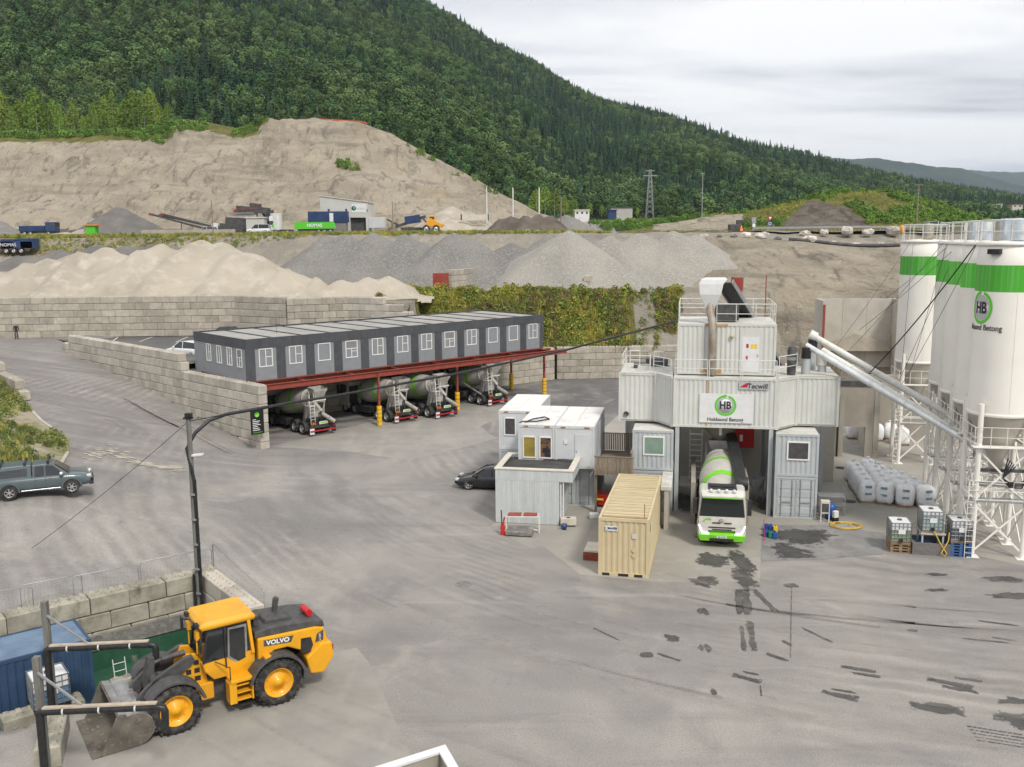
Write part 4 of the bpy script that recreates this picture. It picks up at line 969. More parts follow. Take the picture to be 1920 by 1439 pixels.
# supports and lane gear
sp_ = thing('plant_supports', 'steel legs and walls carrying the plant over the truck lane', 'support', PW(0,0,0), YAWP)
for a_, b_p in ((-5.75,.5),(-5.75,6.2),(-.35,.5),(-.35,6.2),(-9.1,6.2),(3.3,6.2)):
 q = MB(); q.box(a_-.12,b_p-.12,0,a_+.12,b_p+.12,5.2); q.build('leg', 'plant_grey', sp_)
q = MB(); q.bar((-5.75,.5,5.0),(-5.75,6.2,.4),.12,.12); q.bar((-.35,.5,5.0),(-.35,6.2,.4),.12,.12); q.build('brace', 'plant_grey', sp_)
q = MB(); q.lathe([(1.35,0),(1.3,-.2),(.42,-1.15),(.40,-1.6)], 20, 0, Matrix.Translation((-3.2,3.0,5.2))); q.build('discharge_cone', 'concrete_wall', sp_); q = MB(); q.lathe([(.46,-1.3),(.42,-2.0)], 16, 0, Matrix.Translation((-3.2,3.0,5.2))); q.build('rubber_sleeve', 'black', sp_)
q = MB(); q.box(-3.28,1.6,4.5,-3.12,1.66,5.2); q.build('level_plate', 'board_white', sp_)
for nm, a_, b0_, b1_ in (('lane_wall', -4.75, -2.0, 4.5), ('lane_wall', -1.75, -1.6, 4.5)):
 q = MB(); q.box(a_-.13,b0_,0,a_+.13,b1_,2.45); q.build(nm, 'concrete_wall', sp_)
q = MB(); q.box(-6.35,-3.4,0,-6.1,3.5,2.3); q.build('curb_wall', 'concrete_pale', sp_)
q = MB(); q.box(-6.55,-3.45,2.3,-5.95,3.5,2.5); q.build('wall_cap', 'plant_roof', sp_)
q = MB(); q.box(-9.4,9.0,0,4.5,9.3,6.0); q.build('rear_panel', 'concrete_pale', sp_)
fb_ = thing('red_cabinet', 'red hose cabinet on the pale wall behind the truck lane', 'cabinet', PW(-1.5, 8.9, 2.9), YAWP); q = MB(); q.box(-.75,-.3,-.7,.75,0,.7); q.build('case', 'red_box', fb_, bevel=.03); q = MB(); q.box(-.2,-.31,-.25,.0,-.301,.2); q.build('mark', 'print_white', fb_)
fn = thing('steel_funnel', 'grey steel funnel hopper standing beside the lane wall', 'funnel', PW(-.95, 3.0, 0), YAWP); q = MB(); q.lathe([(.12,.5),(.16,.8),(.55,1.5),(.58,1.6)], 16); q.build('cone', 'plant_grey', fn); q = MB()
for k in range(4): q.tube([(.45*math.cos(k*1.57),.45*math.sin(k*1.57),0),(.5*math.cos(k*1.57),.5*math.sin(k*1.57),1.5)], .03, 6)
q.build('stand', 'galv', fn)
st = thing('steel_ladder', 'pale steel ladder stair standing behind the mixer truck', 'ladder', PW(-4.6, 7.4, 0), YAWP); q = MB()
for s in (-.4,.4): q.bar((s,0,0),(s,.9,3.4),.06,.14)
q.build('stringer', 'rail_white', st)
for i in range(9): q = MB(); q.box(-.38,.1+.09*i-.08,.35*i+.3,.38,.1+.09*i+.14,.35*i+.34); q.build('tread', 'rail_white', st)
# screw conveyors from the silos
def screw(label, p0, p1, r, m, name='screw_conveyor'):
 t = thing(name, label, 'conveyor', (0,0,0)); q = MB(); q.tube([p0, p1], r, 14); q.build('tube', m, t)
 d = (Vector(p1)-Vector(p0)); L = d.length; q = MB(); n = int(L/2.2)
 for k in range(1, n+1):
  a = Vector(p0).lerp(Vector(p1), k/(n+1)); u = d.normalized(); q.tube([a-u*.04, a+u*.04], r*1.16, 14)
 q.build('flange', m, t)
 return t
h1 = PW(1.85, 3.2, 0)
e1 = D(1512, 648, PW(1.4,3.0).y); e1b = D(1905, 882, PW(10.9,-3.6).y)
s1 = screw('shiny silver screw conveyor, nearest of the three sloping tubes', e1, e1b, .18, 'silver')
e2 = D(1530, 652, PW(2.0,4.6).y); e2b = D(1830, 822, PW(10.6,-.2).y)
s2 = screw('white screw conveyor, middle of the three sloping tubes', D(1541,658,PW(2.6,3.9).y), D(1842,840,PW(10.6,-1).y), .22, 'rail_white')
s3 = screw('white screw conveyor, farthest of the three sloping tubes', D(1524,630,PW(2.2,5.0).y), D(1800,790,PW(10.9,2.4).y), .2, 'rail_white')
for o_, (x_, y_, b_q), hgt, mm in ((s1, (1512,655,3.0), 1.0, 'black'), (s2, (1542,668,3.9), .5, 'rail_white'), (s3, (1524,640,5.0), 1.2, 'black')):
 a = D(x_, y_, PW(2,b_q).y); q = MB(); zt = 8.13
 q.tube([(a.x,a.y,zt),(a.x,a.y,a.z-.5)], .26, 14); q.build('inlet_pipe', 'plant_grey', o_); q = MB(); q.tube([(a.x,a.y,a.z-.55),(a.x,a.y,a.z+.1)], .28, 14); q.build('sleeve', mm, o_)
q = MB(); a = D(1524,630,PW(2.2,5.0).y); q.tube([a+Vector((-.18,.05,.1)),a+Vector((.2,-.05,-.1))], .3, 16); q.build('end_cap', 'rail_white', s3)
sg_ = thing('dust_bin', 'grey round dust bin on the right wing roof beside the railing', 'bin', PW(.85, 2.4, 8.15), YAWP); q = MB(); q.lathe([(.24,0),(.26,.3),(.26,1.5),(.2,1.7),(0,1.72)], 14); q.build('bin_body', 'dark_grey', sg_)
q = MB(); q.lathe([(.28,.9),(.28,1.1)], 14); q.build('band', 'galv', sg_)
# ---------------------------------------------------------------- cement silos
mat('silo_paint', (.84,.815,.755), .5, c2=(.79,.755,.69), scale=.5, fac=(.4,.7), c3=(.56,.50,.41), scale3=1.0, fac3=(.66,.9), stretch3=(4,4,.12), orand=.03)
mat('silo_green', (.07,.42,.03), .5, c2=(.19,.50,.13), scale=1.6, fac=(.46,.72), stretch=(5,5,.05), orand=.22)
mat('silo_cone', (.47,.44,.38), .7, c2=(.40,.37,.32), scale=1.2, fac=(.4,.7))
mat('filter_old', (.42,.40,.34), .7, c2=(.27,.25,.20), scale=2.0, fac=(.4,.6)); mat('filter_blue', (.45,.51,.58), .6, c2=(.6,.6,.58), scale=3, fac=(.5,.56))
SR = 1.52; SZ0, SZ1 = 7.35, 15.95
SIL = [(11.02,16.3),(11.0,5.9),(10.85,2.6),(10.7,-.7),(10.55,-4.0)]
names = ['farthest white silo with green band, standing apart at the left of the row','second white silo from the far end of the silo row','middle white silo of the silo row','second nearest white silo of the row','nearest white silo with green band and round emblem, cut by the photo edge']
def silo_meshes():
 q = MB(); q.lathe([(SR,SZ0),(SR,13.55)], 36); q.lathe([(SR,14.86),(SR,SZ1),(SR*.2,SZ1+.12),(0,SZ1+.12)], 36); a = q.mesh('silo_shell', 'silo_paint')
 q = MB(); q.lathe([(SR+.001,13.55),(SR+.001,14.86)], 36); b = q.mesh('green_band', 'silo_green')
 q = MB(); q.lathe([(SR-.01,SZ0),(.35,SZ0-2.45),(.32,SZ0-3.2)], 30); c = q.mesh('cone', 'silo_cone')
 q = MB(); q.lathe([(SR+.05,SZ1-.14),(SR+.07,SZ1-.12),(SR+.07,SZ1+.02),(SR+.0,SZ1+.03)], 36); d = q.mesh('rim', 'silo_paint')
 q = MB(); q.lathe([(SR+.012,SZ0-.05),(SR+.03,SZ0),(SR+.03,SZ0+.1),(SR+.0,SZ0+.12)], 36); q.box(-.02,-SR-.012,SZ0+.2,.02,-SR+.01,13.5); e = q.mesh('skirt', 'silo_paint')
 q = MB(); q.tube([(0,0,0),(0,0,SZ0+.6)], .135, 12); q.box(-.3,-.3,0,.3,.3,.03); f = q.mesh('leg', 'silo_paint')
 return a, b, c, d, e, f
SM = silo_meshes()
for i, (a_, b_p) in enumerate(SIL):
 r = thing('cement_silo', names[i], 'silo', PW(a_, b_p, 0), YAWP, 'row of white cement silos')
 for me, nm in zip(SM[:5], ('silo_shell','green_band','cone','rim','skirt')): put(nm, me, r)
 k = SR*.7071+.12
 LG = [(-k,-k),(k,-k),(k,k),(-k,k)]
 for lx, ly in LG: put('leg', SM[5], r, (lx, ly, 0))
 for zl in (.25, 3.1):
  for s in range(4):
   p = LG[s]; n_ = LG[(s+1) % 4]
   q = MB(); q.bar((p[0],p[1],zl),(n_[0],n_[1],zl+2.5),.05,.09); q.build('brace', 'silo_paint', r); q = MB(); q.bar((n_[0],n_[1],zl),(p[0],p[1],zl+2.5),.05,.09); q.build('brace', 'silo_paint', r)
 for s in range(4):
  for zl in (2.95, 5.75):
   q = MB(); q.bar((*LG[s],zl),(*LG[(s+1) % 4],zl),.1,.14); q.build('girder', 'silo_paint', r)
 rail(r, [((SR-.05)*math.cos(t), (SR-.05)*math.sin(t), SZ1) for t in [2*math.pi*j/10 for j in range(11)]], 1.1, 'rail_white', .028, 1.0)
 q = MB(); q.lathe([(.36,SZ1+.1),(.36,SZ1+1.05),(.30,SZ1+1.15),(0,SZ1+1.2)], 14, 0, Matrix.Translation((.1,-.55,0))); q.build('filter', ['filter_old','filter_old','filter_blue','filter_old','filter_blue'][i], r)
 if i in (2, 4): q = MB(); q.box(-.3,.3,SZ1+.1,.5,1.0,SZ1+1.2); q.build('filter_box', 'filter_blue', r)
 q = MB(); q.box(-k-.4,-k-.2,2.95,k+.4,-k+.5,3.0); q.build('platform', 'galv', r)
 rail(r, [(-k-.35,-k+.45,3.0),(-k-.35,-k-.15,3.0),(k+.35,-k-.15,3.0)], 1.0, 'silo_paint', .022, 1.0)
 rail(r, [(-k-.3,k,5.8),(-k-.3,-k-.3,5.8),(k+.3,-k-.3,5.8)], 1.0, 'silo_paint', .022, .7)
 q = MB(); q.box(-k-.35,-k-.35,5.76,k+.35,-k+.2,5.8); q.build('platform', 'silo_paint', r)
 if i != 2:
  q = MB()
  for s in (-.18,.18): q.tube([(-k-.25+s,-k-.3,0),(-k-.25+s,-k-.3,4.0)], .02, 5)
  for j in range(13): q.tube([(-k-.43,-k-.3,.25+j*.3),(-k-.07,-k-.3,.25+j*.3)], .014, 5)
  q.build('ladder', 'silo_paint', r)
 if i == 4:
  # emblem bent round the shell
  def bend(o, ang0):
   me = o.data; 
   for v in me.vertices:
    w_ = Vector((v.co.x, v.co.y, v.co.z)); ang = ang0+w_.x/SR; rad = SR+.012+w_.z
    v.co = (rad*math.sin(ang), -rad*math.cos(ang), w_.y)
  A0 = -1.16
  q = MB(); n = 48; rr, ri = .66, .53
  for kk in range(n):
   t0 = math.pi/2-.25-2*math.pi*kk/n*.95; t1 = math.pi/2-.25-2*math.pi*(kk+1)/n*.95
   q.add([(ri*math.cos(t0),12.75+ri*1.25*math.sin(t0),0),(rr*math.cos(t0),12.75+rr*1.25*math.sin(t0),0),(rr*math.cos(t1),12.75+rr*1.25*math.sin(t1),0),(ri*math.cos(t1),12.75+ri*1.25*math.sin(t1),0)], [(0,3,2,1)])
  o = q.build('emblem_ring', 'hb_green', r, fix=False); bend(o, A0)
  q = MB()
  for kk in range(n):
   t0 = 2*math.pi*kk/n; t1 = 2*math.pi*(kk+1)/n
   q.add([(0,12.75,-.004),(ri*.95*math.cos(t0),12.75+ri*1.18*math.sin(t0),-.004),(ri*.95*math.cos(t1),12.75+ri*1.18*math.sin(t1),-.004)], [(0,1,2)])
  o = q.build('emblem_disc', 'logo_grey', r, fix=False); bend(o, A0)
  me = text_mesh('HB', .78, .002, .03, xs=.72); me.transform(Matrix.Translation((0,12.72,.004))); me.materials.clear(); me.materials.append(MATS['hb_dark']); o = put('lettering', me, r); bend(o, A0)
  me = text_mesh('Hokksund Betong', .40, .002, .006, xs=.82); me.transform(Matrix.Translation((-.12,11.75,.004))); me.materials.clear(); me.materials.append(MATS['hb_dark']); o = put('lettering', me, r); bend(o, A0+.06)
  q = MB(); q.box(-.3,-SR-.25,SZ1-.55,.3,-SR+.02,SZ1-.3); fl = q.build('flood_light', 'black', r); fl.rotation_euler = (0,0,-.75)
  q = MB(); q.box(-k,-k+.1,4.45,k+1.2,-k+.25,4.6); q.build('pipe_rack', 'dark_grey', r)
  q = MB()
  for j in range(5):
   q.tube([(.2+.1*j,-1.2,5.2-.1*j),(.0,-1.3,4.2),(.3,-1.35,3.75+.06*j),(.9,-1.3,3.7+.08*j),(1.25,-1.2,4.3),(1.3,-1.1,5.3)], .035, 6)
  q.build('cable_bundle', 'black', r)
# cables hung from the silo tops to the plant
cb = MB()
def cable(p0, p1, sag, r=.018):
 P = []
 for k in range(11):
  t = k/10; p = Vector(p0).lerp(Vector(p1), t); p.z -= sag*4*t*(1-t); P.append(p)
 q = MB(); q.tube(P, r, 5); return q
q = cable(D(1829,460,PW(9.3,-4.6).y), D(1632,698,PW(4.6,2.2).y), .25, .035); tag(q.build('power_cable', 'black'), 'thick black cable slanting from the nearest silo to the conveyors', 'cable')
ii = 0
for x0, y0, a0, b0_, x1, y1 in ((1706,456,9.6,15,1560,660),(1712,458,9.8,15,1690,700),(1768,456,9.7,5,1590,660),(1775,458,9.8,5,1700,720),(1781,457,9.8,5,1660,560),(1800,457,9.6,2,1610,620),(1797,458,9.6,2,1685,715),(1830,462,9.3,-4,1692,720)):
 q = cable(D(x0,y0,PW(a0,b0_).y), D(x1,y1,PW(6.5,7).y), .15, .014); ii += 1
 tag(q.build('guy_wire', 'dark_grey'), ['thin wire from the farthest silo down to the plant roof','thin wire from the farthest silo down behind the conveyor','thin wire from the second silo to the plant roof','thin wire from the second silo down behind the conveyor','thin wire from the second silo across to the bunker','thin wire from the middle silo to the plant roof','thin wire from the middle silo down behind the conveyor','thin wire from the nearest silo down behind the conveyor'][ii-1], 'wire', 'wires hung from the silos')
# ---------------------------------------------------------------- vehicles
mat('tyre', (.022,.021,.021), .85, c2=(.10,.092,.08), scale=4, fac=(.45,.7)); mat('alloy', (.55,.55,.55), .35, .7); mat('chrome', (.7,.7,.7), .2, .9)
mat('glass', (.018,.021,.024), .06, spec=.9); mat('trim', (.02,.02,.021), .55, c2=(.04,.04,.04), scale=6); mat('chassis', (.035,.035,.037), .65, c2=(.085,.08,.072), scale=3, fac=(.45,.7))
mat('drum', (.47,.45,.405), .55, c2=(.41,.39,.345), scale=1.3, fac=(.4,.68), c3=(.34,.32,.28), scale3=2.5, fac3=(.6,.8), stretch3=(1,.4,1))
mat('truck_white', (.64,.625,.58), .4, c2=(.56,.54,.49), scale=1.5, coat=.2, c3=(.42,.39,.33), scale3=3, fac3=(.58,.8)); mat('truck_green', (.20,.62,.03), .45, c2=(.17,.52,.03), scale=2); mat('machine_grey', (.47,.455,.42), .6, c2=(.36,.345,.31), scale=2.2, fac=(.42,.68))
mat('lamp_white', (.85,.85,.95), .3, emit=((.93,.9,1.0), 1.6)); mat('lamp_red', (.45,.02,.015), .3); mat('orange', (.75,.23,.02), .5); mat('lens', (.6,.6,.62), .1, spec=.8)
mat('bumper_red', (.42,.03,.035), .5); mat('plate', (.72,.72,.70), .5)
def tyre_m(r, w_, lug=0):
 q = MB(); q.lathe([(r*.60,-w_*.42),(r*.66,-w_*.5),(r*.90,-w_*.5),(r*.985,-w_*.40),(r,-w_*.30),(r,w_*.30),(r*.985,w_*.40),(r*.90,w_*.5),(r*.66,w_*.5),(r*.60,w_*.42)], 32, 0, Matrix.Rotation(R_(90), 4, 'Y'))
 if lug:
  for k in range(lug):
   for s in (-1, 1):
    a = 2*math.pi*(k+(.5 if s > 0 else 0))/lug; M_ = Matrix.Rotation(a, 4, 'X') @ Matrix.Translation((s*w_*.24, 0, r*.99)) @ Matrix.Rotation(s*.35, 4, 'Z')
    q.box(-w_*.25,-r*.045,-.03,w_*.25,r*.045,.035, 0, M_)
 return q.mesh('tyre', 'tyre')
def rim_m(r, w_, m, spokes=0, out=1, deep=.12):
 q = MB(); M_ = Matrix.Rotation(R_(90), 4, 'Y'); z = w_*.44
 if spokes:
  q.lathe([(r*.66,z),(r*.62,z+.01),(r*.56,z-.03),(r*.56,z-.1)], 28, 0, M_); q.lathe([(r*.16,z+.01),(0,z+.02)], 12, 0, M_); q.lathe([(r*.56,z-.09),(0,z-.09)], 20, 1, M_)
  for k in range(spokes): q.box(-r*.07,.02,z-.03,r*.07,r*.60,z+.005, 0, M_ @ Matrix.Rotation(2*math.pi*k/spokes, 4, 'Z'))
 else:
  q.lathe([(r*.67,z),(r*.63,z+.015),(r*.58,z-.01),(r*.52,z-deep),(r*.38,z-deep+.01),(r*.32,z-deep*.55),(r*.20,z-deep*.4),(r*.18,z+.0),(0,z+.01)], 28, 0, M_)
  for k in range(10): q.lathe([(.018,0),(.018,.04),(0,.045)], 6, 0, M_ @ Matrix.Rotation(2*math.pi*k/10, 4, 'Z') @ Matrix.Translation((r*.44,0,z-deep)))
 return q.mesh('rim', [m, 'trim'])
def wheel(parent, loc, r, w_, side, m='alloy', spokes=0, lug=0, deep=.12):
 """axle along local x; side +1: outer face towards +x"""
 t = put('wheel', shared(('ty', r, w_, lug), lambda: tyre_m(r, w_, lug)), parent, loc)
 t.rotation_euler = (rnd.uniform(0, 6), 0, 0 if side > 0 else math.pi); put('rim', shared(('rim', r, w_, m, spokes, deep), lambda: rim_m(r, w_, m, spokes, 1, deep)), t); return t
def arch(b, r0, r1, y0, y1, cx_, cz_, a0, a1, m=0, n=12):
 """mudguard arc in the yz plane of the wheel: spans x from y0 to y1"""
 R0 = []; 
 for k in range(n+1):
  a = lerp(a0, a1, k/n); R0.append([(y0,cx_+r0*math.cos(a),cz_+r0*math.sin(a)),(y1,cx_+r0*math.cos(a),cz_+r0*math.sin(a)),(y1,cx_+r1*math.cos(a),cz_+r1*math.sin(a)),(y0,cx_+r1*math.cos(a),cz_+r1*math.sin(a))])
 b.loft(R0, m, True, True, False)

# ---- concrete mixer truck: local y forward, origin under the rear bumper
def mixer_truck(label, loc, rz, group=None, boom=False, dark=False):
 r = thing('mixer_truck', label, 'truck', loc, rz, group)
 q = MB(); q.box(-.42,.1,.75,.42,9.2,1.0); q.box(-.5,.3,.55,.5,3.9,.76); q.box(-1.15,4.1,.5,-.5,6.2,1.05); q.box(.5,4.1,.5,1.15,6.2,1.05); q.build('chassis', 'chassis', r, bevel=.03)
 for s in (-1, 1):
  for yy in (8.25, 6.75): wheel(r, (s*1.03, yy, .52), .52, .34, s, 'alloy', 0, 0, .04)
  for yy in (2.75, 1.4): wheel(r, (s*.98, yy, .52), .52, .56, s, 'alloy', 0, 0, .17)
  q = MB(); arch(q, .60, .64, s*.7, s*1.27, 2.75, .52, -.1, math.pi*.85); arch(q, .60, .64, s*.7, s*1.27, 1.4, .52, math.pi*.15, math.pi*1.05); q.build('mudguard', 'chassis', r)
  q = MB(); arch(q, .60, .63, s*.8, s*1.26, 6.75, .52, 0, math.pi); q.build('mudguard', 'chassis', r)
  q = MB(); q.box(s*1.12,4.0,.45,s*1.22,6.15,.95); q.build('side_guard', 'chassis', r)
 # cab
 q = MB(); hw = 1.25
 def sec(y, z0, z1, w0, w1): return [(-w0,y,z0),(w0,y,z0),(w0,y,1.75),(w1,y,z1-.12),(w1-.12,y,z1),(-w1+.12,y,z1),(-w1,y,z1-.12),(-w0,y,1.75)]
 q.loft([sec(7.55,.75,2.95,hw,1.2), sec(7.75,.7,3.05,hw,1.2), sec(9.0,.7,3.05,hw,1.18), sec(9.28,.7,2.98,hw,1.15), sec(9.5,.62,1.8,hw-.02,hw-.04) if False else sec(9.32,.68,2.94,hw-.01,1.12)], 0, True, True, False)
 cab = q.build('cab', 'truck_white', r, bevel=.05)
 q = MB(); q.add([(-1.17,9.46,1.72),(1.17,9.46,1.72),(1.05,9.32,2.82),(-1.05,9.32,2.82)], [(0,1,2,3)]); q.add([(-1.17,9.3,1.72),(-1.17,9.46,1.72),(-1.05,9.32,2.82),(-1.05,9.2,2.82)], [(0,1,2,3)]); q.add([(1.17,9.46,1.72),(1.17,9.3,1.72),(1.05,9.2,2.82),(1.05,9.32,2.82)], [(0,1,2,3)]); q.build('windscreen', 'glass', cab)
 for s in (-1, 1):
  q = MB(); q.add([(s*1.257,7.95,1.85),(s*1.257,9.1,1.75),(s*1.22,8.95,2.65),(s*1.22,7.95,2.65)], [(0,1,2,3)]); q.build('side_window', 'glass', cab)
  q = MB(); q.box(s*1.3,9.05,1.75,s*1.52,9.2,2.6); q.bar((s*1.15,9.1,2.6),(s*1.45,9.12,2.6),.04,.04); q.build('mirror', 'trim', cab, bevel=.02)
  q = MB(); arch(q, .58, .66, s*.85, s*1.28, 8.25, .52, .05, math.pi*1.0); q.build('wheel_arch', 'truck_white', cab)
 q = MB(); q.loft([[(-1.24,9.3,.95),(1.24,9.3,.95),(1.24,9.3,1.72),(-1.24,9.3,1.72)], [(-1.2,9.52,.98),(1.2,9.52,.98),(1.19,9.47,1.71),(-1.19,9.47,1.71)]], 0, True, True, False); q.build('front_panel', 'truck_white', cab, bevel=.03)
 q = MB(); q.box(-.5,9.5,1.36,-.1,9.535,1.41); q.box(.1,9.5,1.36,.5,9.535,1.41); q.box(-.7,9.5,1.12,.7,9.545,1.17); q.box(-.5,9.5,1.0,.5,9.54,1.05); q.build('grille', 'trim', cab)
 q = MB(); q.lathe([(.09,0),(.11,.01),(.11,.03),(.09,.035)], 18, 0, Matrix.Translation((.05,9.53,1.52)) @ Matrix.Rotation(R_(-90), 4, 'X')); q.build('badge', 'trim', cab)
 q = MB(); 
 for k in range(12):
  a0 = .3+k*.16; a1 = a0+.17
  q.add([(.72+.22*math.cos(a0),9.515,1.35+.22*math.sin(a0)),(.72+.28*math.cos(a0),9.515,1.35+.28*math.sin(a0)),(.72+.28*math.cos(a1),9.515,1.35+.28*math.sin(a1)),(.72+.22*math.cos(a1),9.515,1.35+.22*math.sin(a1))], [(0,1,2,3)])
 q.build('emblem_arc', 'truck_green', cab)
 q = MB(); q.loft([[(-1.25,9.2,.42),(1.25,9.2,.42),(1.27,9.2,.98),(-1.27,9.2,.98)], [(-1.12,9.55,.40),(1.12,9.55,.40),(1.2,9.58,.72),(-1.2,9.58,.72)]], 0, True, True, False); bp = q.build('front_bumper', 'truck_green', r, bevel=.04)
 q = MB(); q.box(-.62,9.57,.42,.62,9.6,.56); q.build('air_slot', 'trim', bp)
 q = MB(); q.box(-.26,9.585,.58,.26,9.605,.69); pl = q.build('number_plate', 'plate', bp); lettering('EE 74170', .10, 'trim', pl, (0, 9.607, .635), (math.pi/2, 0, math.pi), bold=.002)
 for s in (-1, 1):
  q = MB(); q.add([(s*.62,9.545,.74),(s*1.18,9.45,.74),(s*1.23,9.42,1.26),(s*1.0,9.50,.9)], [(0,1,2,3)]); q.box(s*.7,9.44,.76,s*1.2,9.52,1.0); h_ = q.build('headlight', 'lens', r)
  q = MB(); q.tube([(s*.66,9.57,.80),(s*1.0,9.56,.80),(s*1.2,9.50,1.26)], .03, 6); q.build('light_strip', 'lamp_white', h_)
 q = MB(); q.loft([[(-1.1,9.22,2.96),(1.1,9.22,2.96),(1.1,9.16,3.02),(-1.1,9.16,3.02)], [(-1.06,9.62,2.80),(1.06,9.62,2.80),(1.06,9.62,2.86),(-1.06,9.62,2.86)]], 0, True, True, False); q.build('sun_visor', 'truck_white', cab)
 q = MB(); q.box(-1.04,9.58,2.74,1.04,9.63,2.79); q.build('visor_stripe', 'truck_green', cab)
 q = MB(); q.box(-.75,7.9,3.04,.75,9.0,3.12); q.box(-.6,8.2,3.12,.6,8.7,3.2); q.build('roof_hatch', 'trim', cab, bevel=.03)
 q = MB()
 for k in range(4): q.lathe([(.09,0),(.11,.05),(.11,.1),(0,.1)], 10, 0, Matrix.Translation((-.6+.4*k,9.25,3.08)) @ Matrix.Rotation(R_(-90), 4, 'X'))
 q.build('roof_lamps', 'lens', cab)['kind'] = 'stuff'
 q = MB(); q.box(-1.2,7.2,1.0,1.2,7.5,2.6); q.box(-1.2,7.0,1.0,-.7,7.2,2.2); q.build('air_tower', 'chassis', r)
 # drum
 f0 = Vector((0, 7.0, 2.05)); f1 = Vector((0, 1.35, 3.02)); ax = (f1-f0); L = ax.length; ax.normalize(); M_ = Matrix.Translation(f0) @ ax.to_track_quat('Z', 'Y').to_matrix().to_4x4()
 prof = [(0,-.02),(.62,0),(.78,.12),(1.02,.9),(1.16,1.7),(1.19,2.3),(1.15,2.9),(1.0,3.9),(.80,4.9),(.62,5.6),(.56,L-.05),(.50,L)]
 q = MB(); q.lathe(prof, 36, 0, M_); dr = q.build('drum', 'drum', r)
 def rad(z): return interp([p[1] for p in prof], [p[0] for p in prof], z)
 for z0, tw, a0, a1 in ((.9, .7, -.6, 5.4), (2.9, .9, .2, 6.1)):
  q = MB(); vs_ = []; n = 40
  for k in range(n+1):
   a = lerp(a0, a1, k/n); zc = z0+tw*(k/n)
   for dz_ in (-.21, .21): rr = rad(zc+dz_)+.012; vs_.append((rr*math.cos(a), rr*math.sin(a), zc+dz_))
  q.add(vs_, [(2*k, 2*k+1, 2*k+3, 2*k+2) for k in range(n)], 0, True, M_); q.build('green_stripe', 'truck_green', dr)
 q = MB(); q.lathe([(rad(5.0)+.0,4.86),(rad(5.0)+.07,4.9),(rad(5.0)+.07,5.06),(rad(5.1)-.0,5.1)], 36, 0, M_); q.build('roller_ring', 'machine_grey', dr)
 q = MB(); q.prism([(6.7,1.0),(7.3,1.0),(7.2,2.3),(6.95,2.3)], -.55,.55, ax='x'); q.build('front_pedestal', 'machine_grey', r)
 q = MB(); q.prism([(1.2,1.0),(2.3,1.0),(1.9,2.25),(1.35,2.35)], -.6,.6, ax='x'); q.build('rear_pedestal', 'machine_grey', r); q = MB(); q.box(-.9,.5,1.0,.9,1.2,1.4); q.build('pump_housing', 'chassis', r)
 # rear gear
 q = MB(); 
 for s in (-1, 1): q.bar((s*.85,1.3,1.4),(s*.72,.75,3.75),.1,.14)
 q.bar((-.8,.75,3.7),(.8,.75,3.7),.12,.12); q.bar((-.85,1.0,2.7),(.85,1.0,2.7),.1,.1); q.build('hopper_frame', 'machine_grey', r)
 q = MB(); 
 def hr(y0, y1, x, z0, z1): return [(-x,y0,z0),(x,y0,z0),(x,y1,z1),(-x,y1,z1)]
 q.loft([[(-.28,.62,2.95),(.28,.62,2.95),(.28,1.1,3.05),(-.28,1.1,3.05)], [(-.62,.2,3.75),(.62,.2,3.75),(.62,1.25,3.85),(-.62,1.25,3.85)], [(-.64,.15,3.95),(.64,.15,3.95),(.64,1.25,4.05),(-.64,1.25,4.05)]], 0, True, False, False); q.build('feed_hopper', 'machine_grey', r)
 q = MB(); q.add([(-.6,.5,2.95),(-.08,.1,2.05),(.08,.1,2.05),(.6,.5,2.95),(.45,.35,2.95),(0,.0,2.25),(-.45,.35,2.95)], [(0,1,6),(1,2,5),(1,5,6),(2,3,4),(2,4,5)]); q.box(-.62,.42,2.88,.62,.54,3.0); q.build('discharge_funnel', 'truck_white', r)
 # chute: half pipe swung out to the left
 q = MB(); c0 = Vector((.05,.35,2.0)); c1 = Vector((.85,-.55,1.25)); dd = (c1-c0).normalized(); sd_ = dd.cross(Vector((0,0,1))).normalized(); upv = sd_.cross(dd); R0 = []
 for t in (0, 1):
  p = c0.lerp(c1, t); ring = []
  for k in range(9): a = math.pi+math.pi*k/8; ring.append(tuple(p+sd_*(.26*math.cos(a))+upv*(.26*math.sin(a))))
  for k in range(8,-1,-1): a = math.pi+math.pi*k/8; ring.append(tuple(p+sd_*(.22*math.cos(a))+upv*(.22*math.sin(a))))
  R0.append(ring)
 q.loft(R0, 0, True, True, False); q.build('chute', 'machine_grey', r)
 q = MB(); q.tube([(.05,.3,1.0),(.05,.32,2.1)], .07, 10); q.tube([(.05,.3,1.1),(.55,-.2,1.5)], .05, 8); q.build('chute_support', 'chassis', r)
 q = MB(); q.tube([(-.28,.12,1.55),(-.28,.12,1.95),(-.1,.12,2.05),(-.1,.12,1.6),(-.28,.12,1.5)], .05, 8); q.build('hose_reel', 'black', r)
 # ladder on the left rear
 q = MB()
 for xx in (-.98,-.58): q.tube([(xx,.22,.9),(xx,.35,3.3),(xx,.5,3.9)], .03, 6)
 for k in range(8): q.tube([(-.98,.23+.016*k,1.1+.3*k),(-.58,.23+.016*k,1.1+.3*k)], .022, 6)
 q.box(-1.05,.3,2.5,-.45,1.0,2.55); q.build('ladder', 'truck_white', r)
 q = MB(); 
 for xx in (-1.05,-.45): q.tube([(xx,.3,2.5),(xx,.3,3.4),(xx,1.0,3.4),(xx,1.0,2.5)], .025, 6)
 q.build('platform_rail', 'truck_white', r)
 q = MB(); q.box(-1.2,.0,.72,1.2,.12,.95); q.build('rear_beam', 'chassis', r)
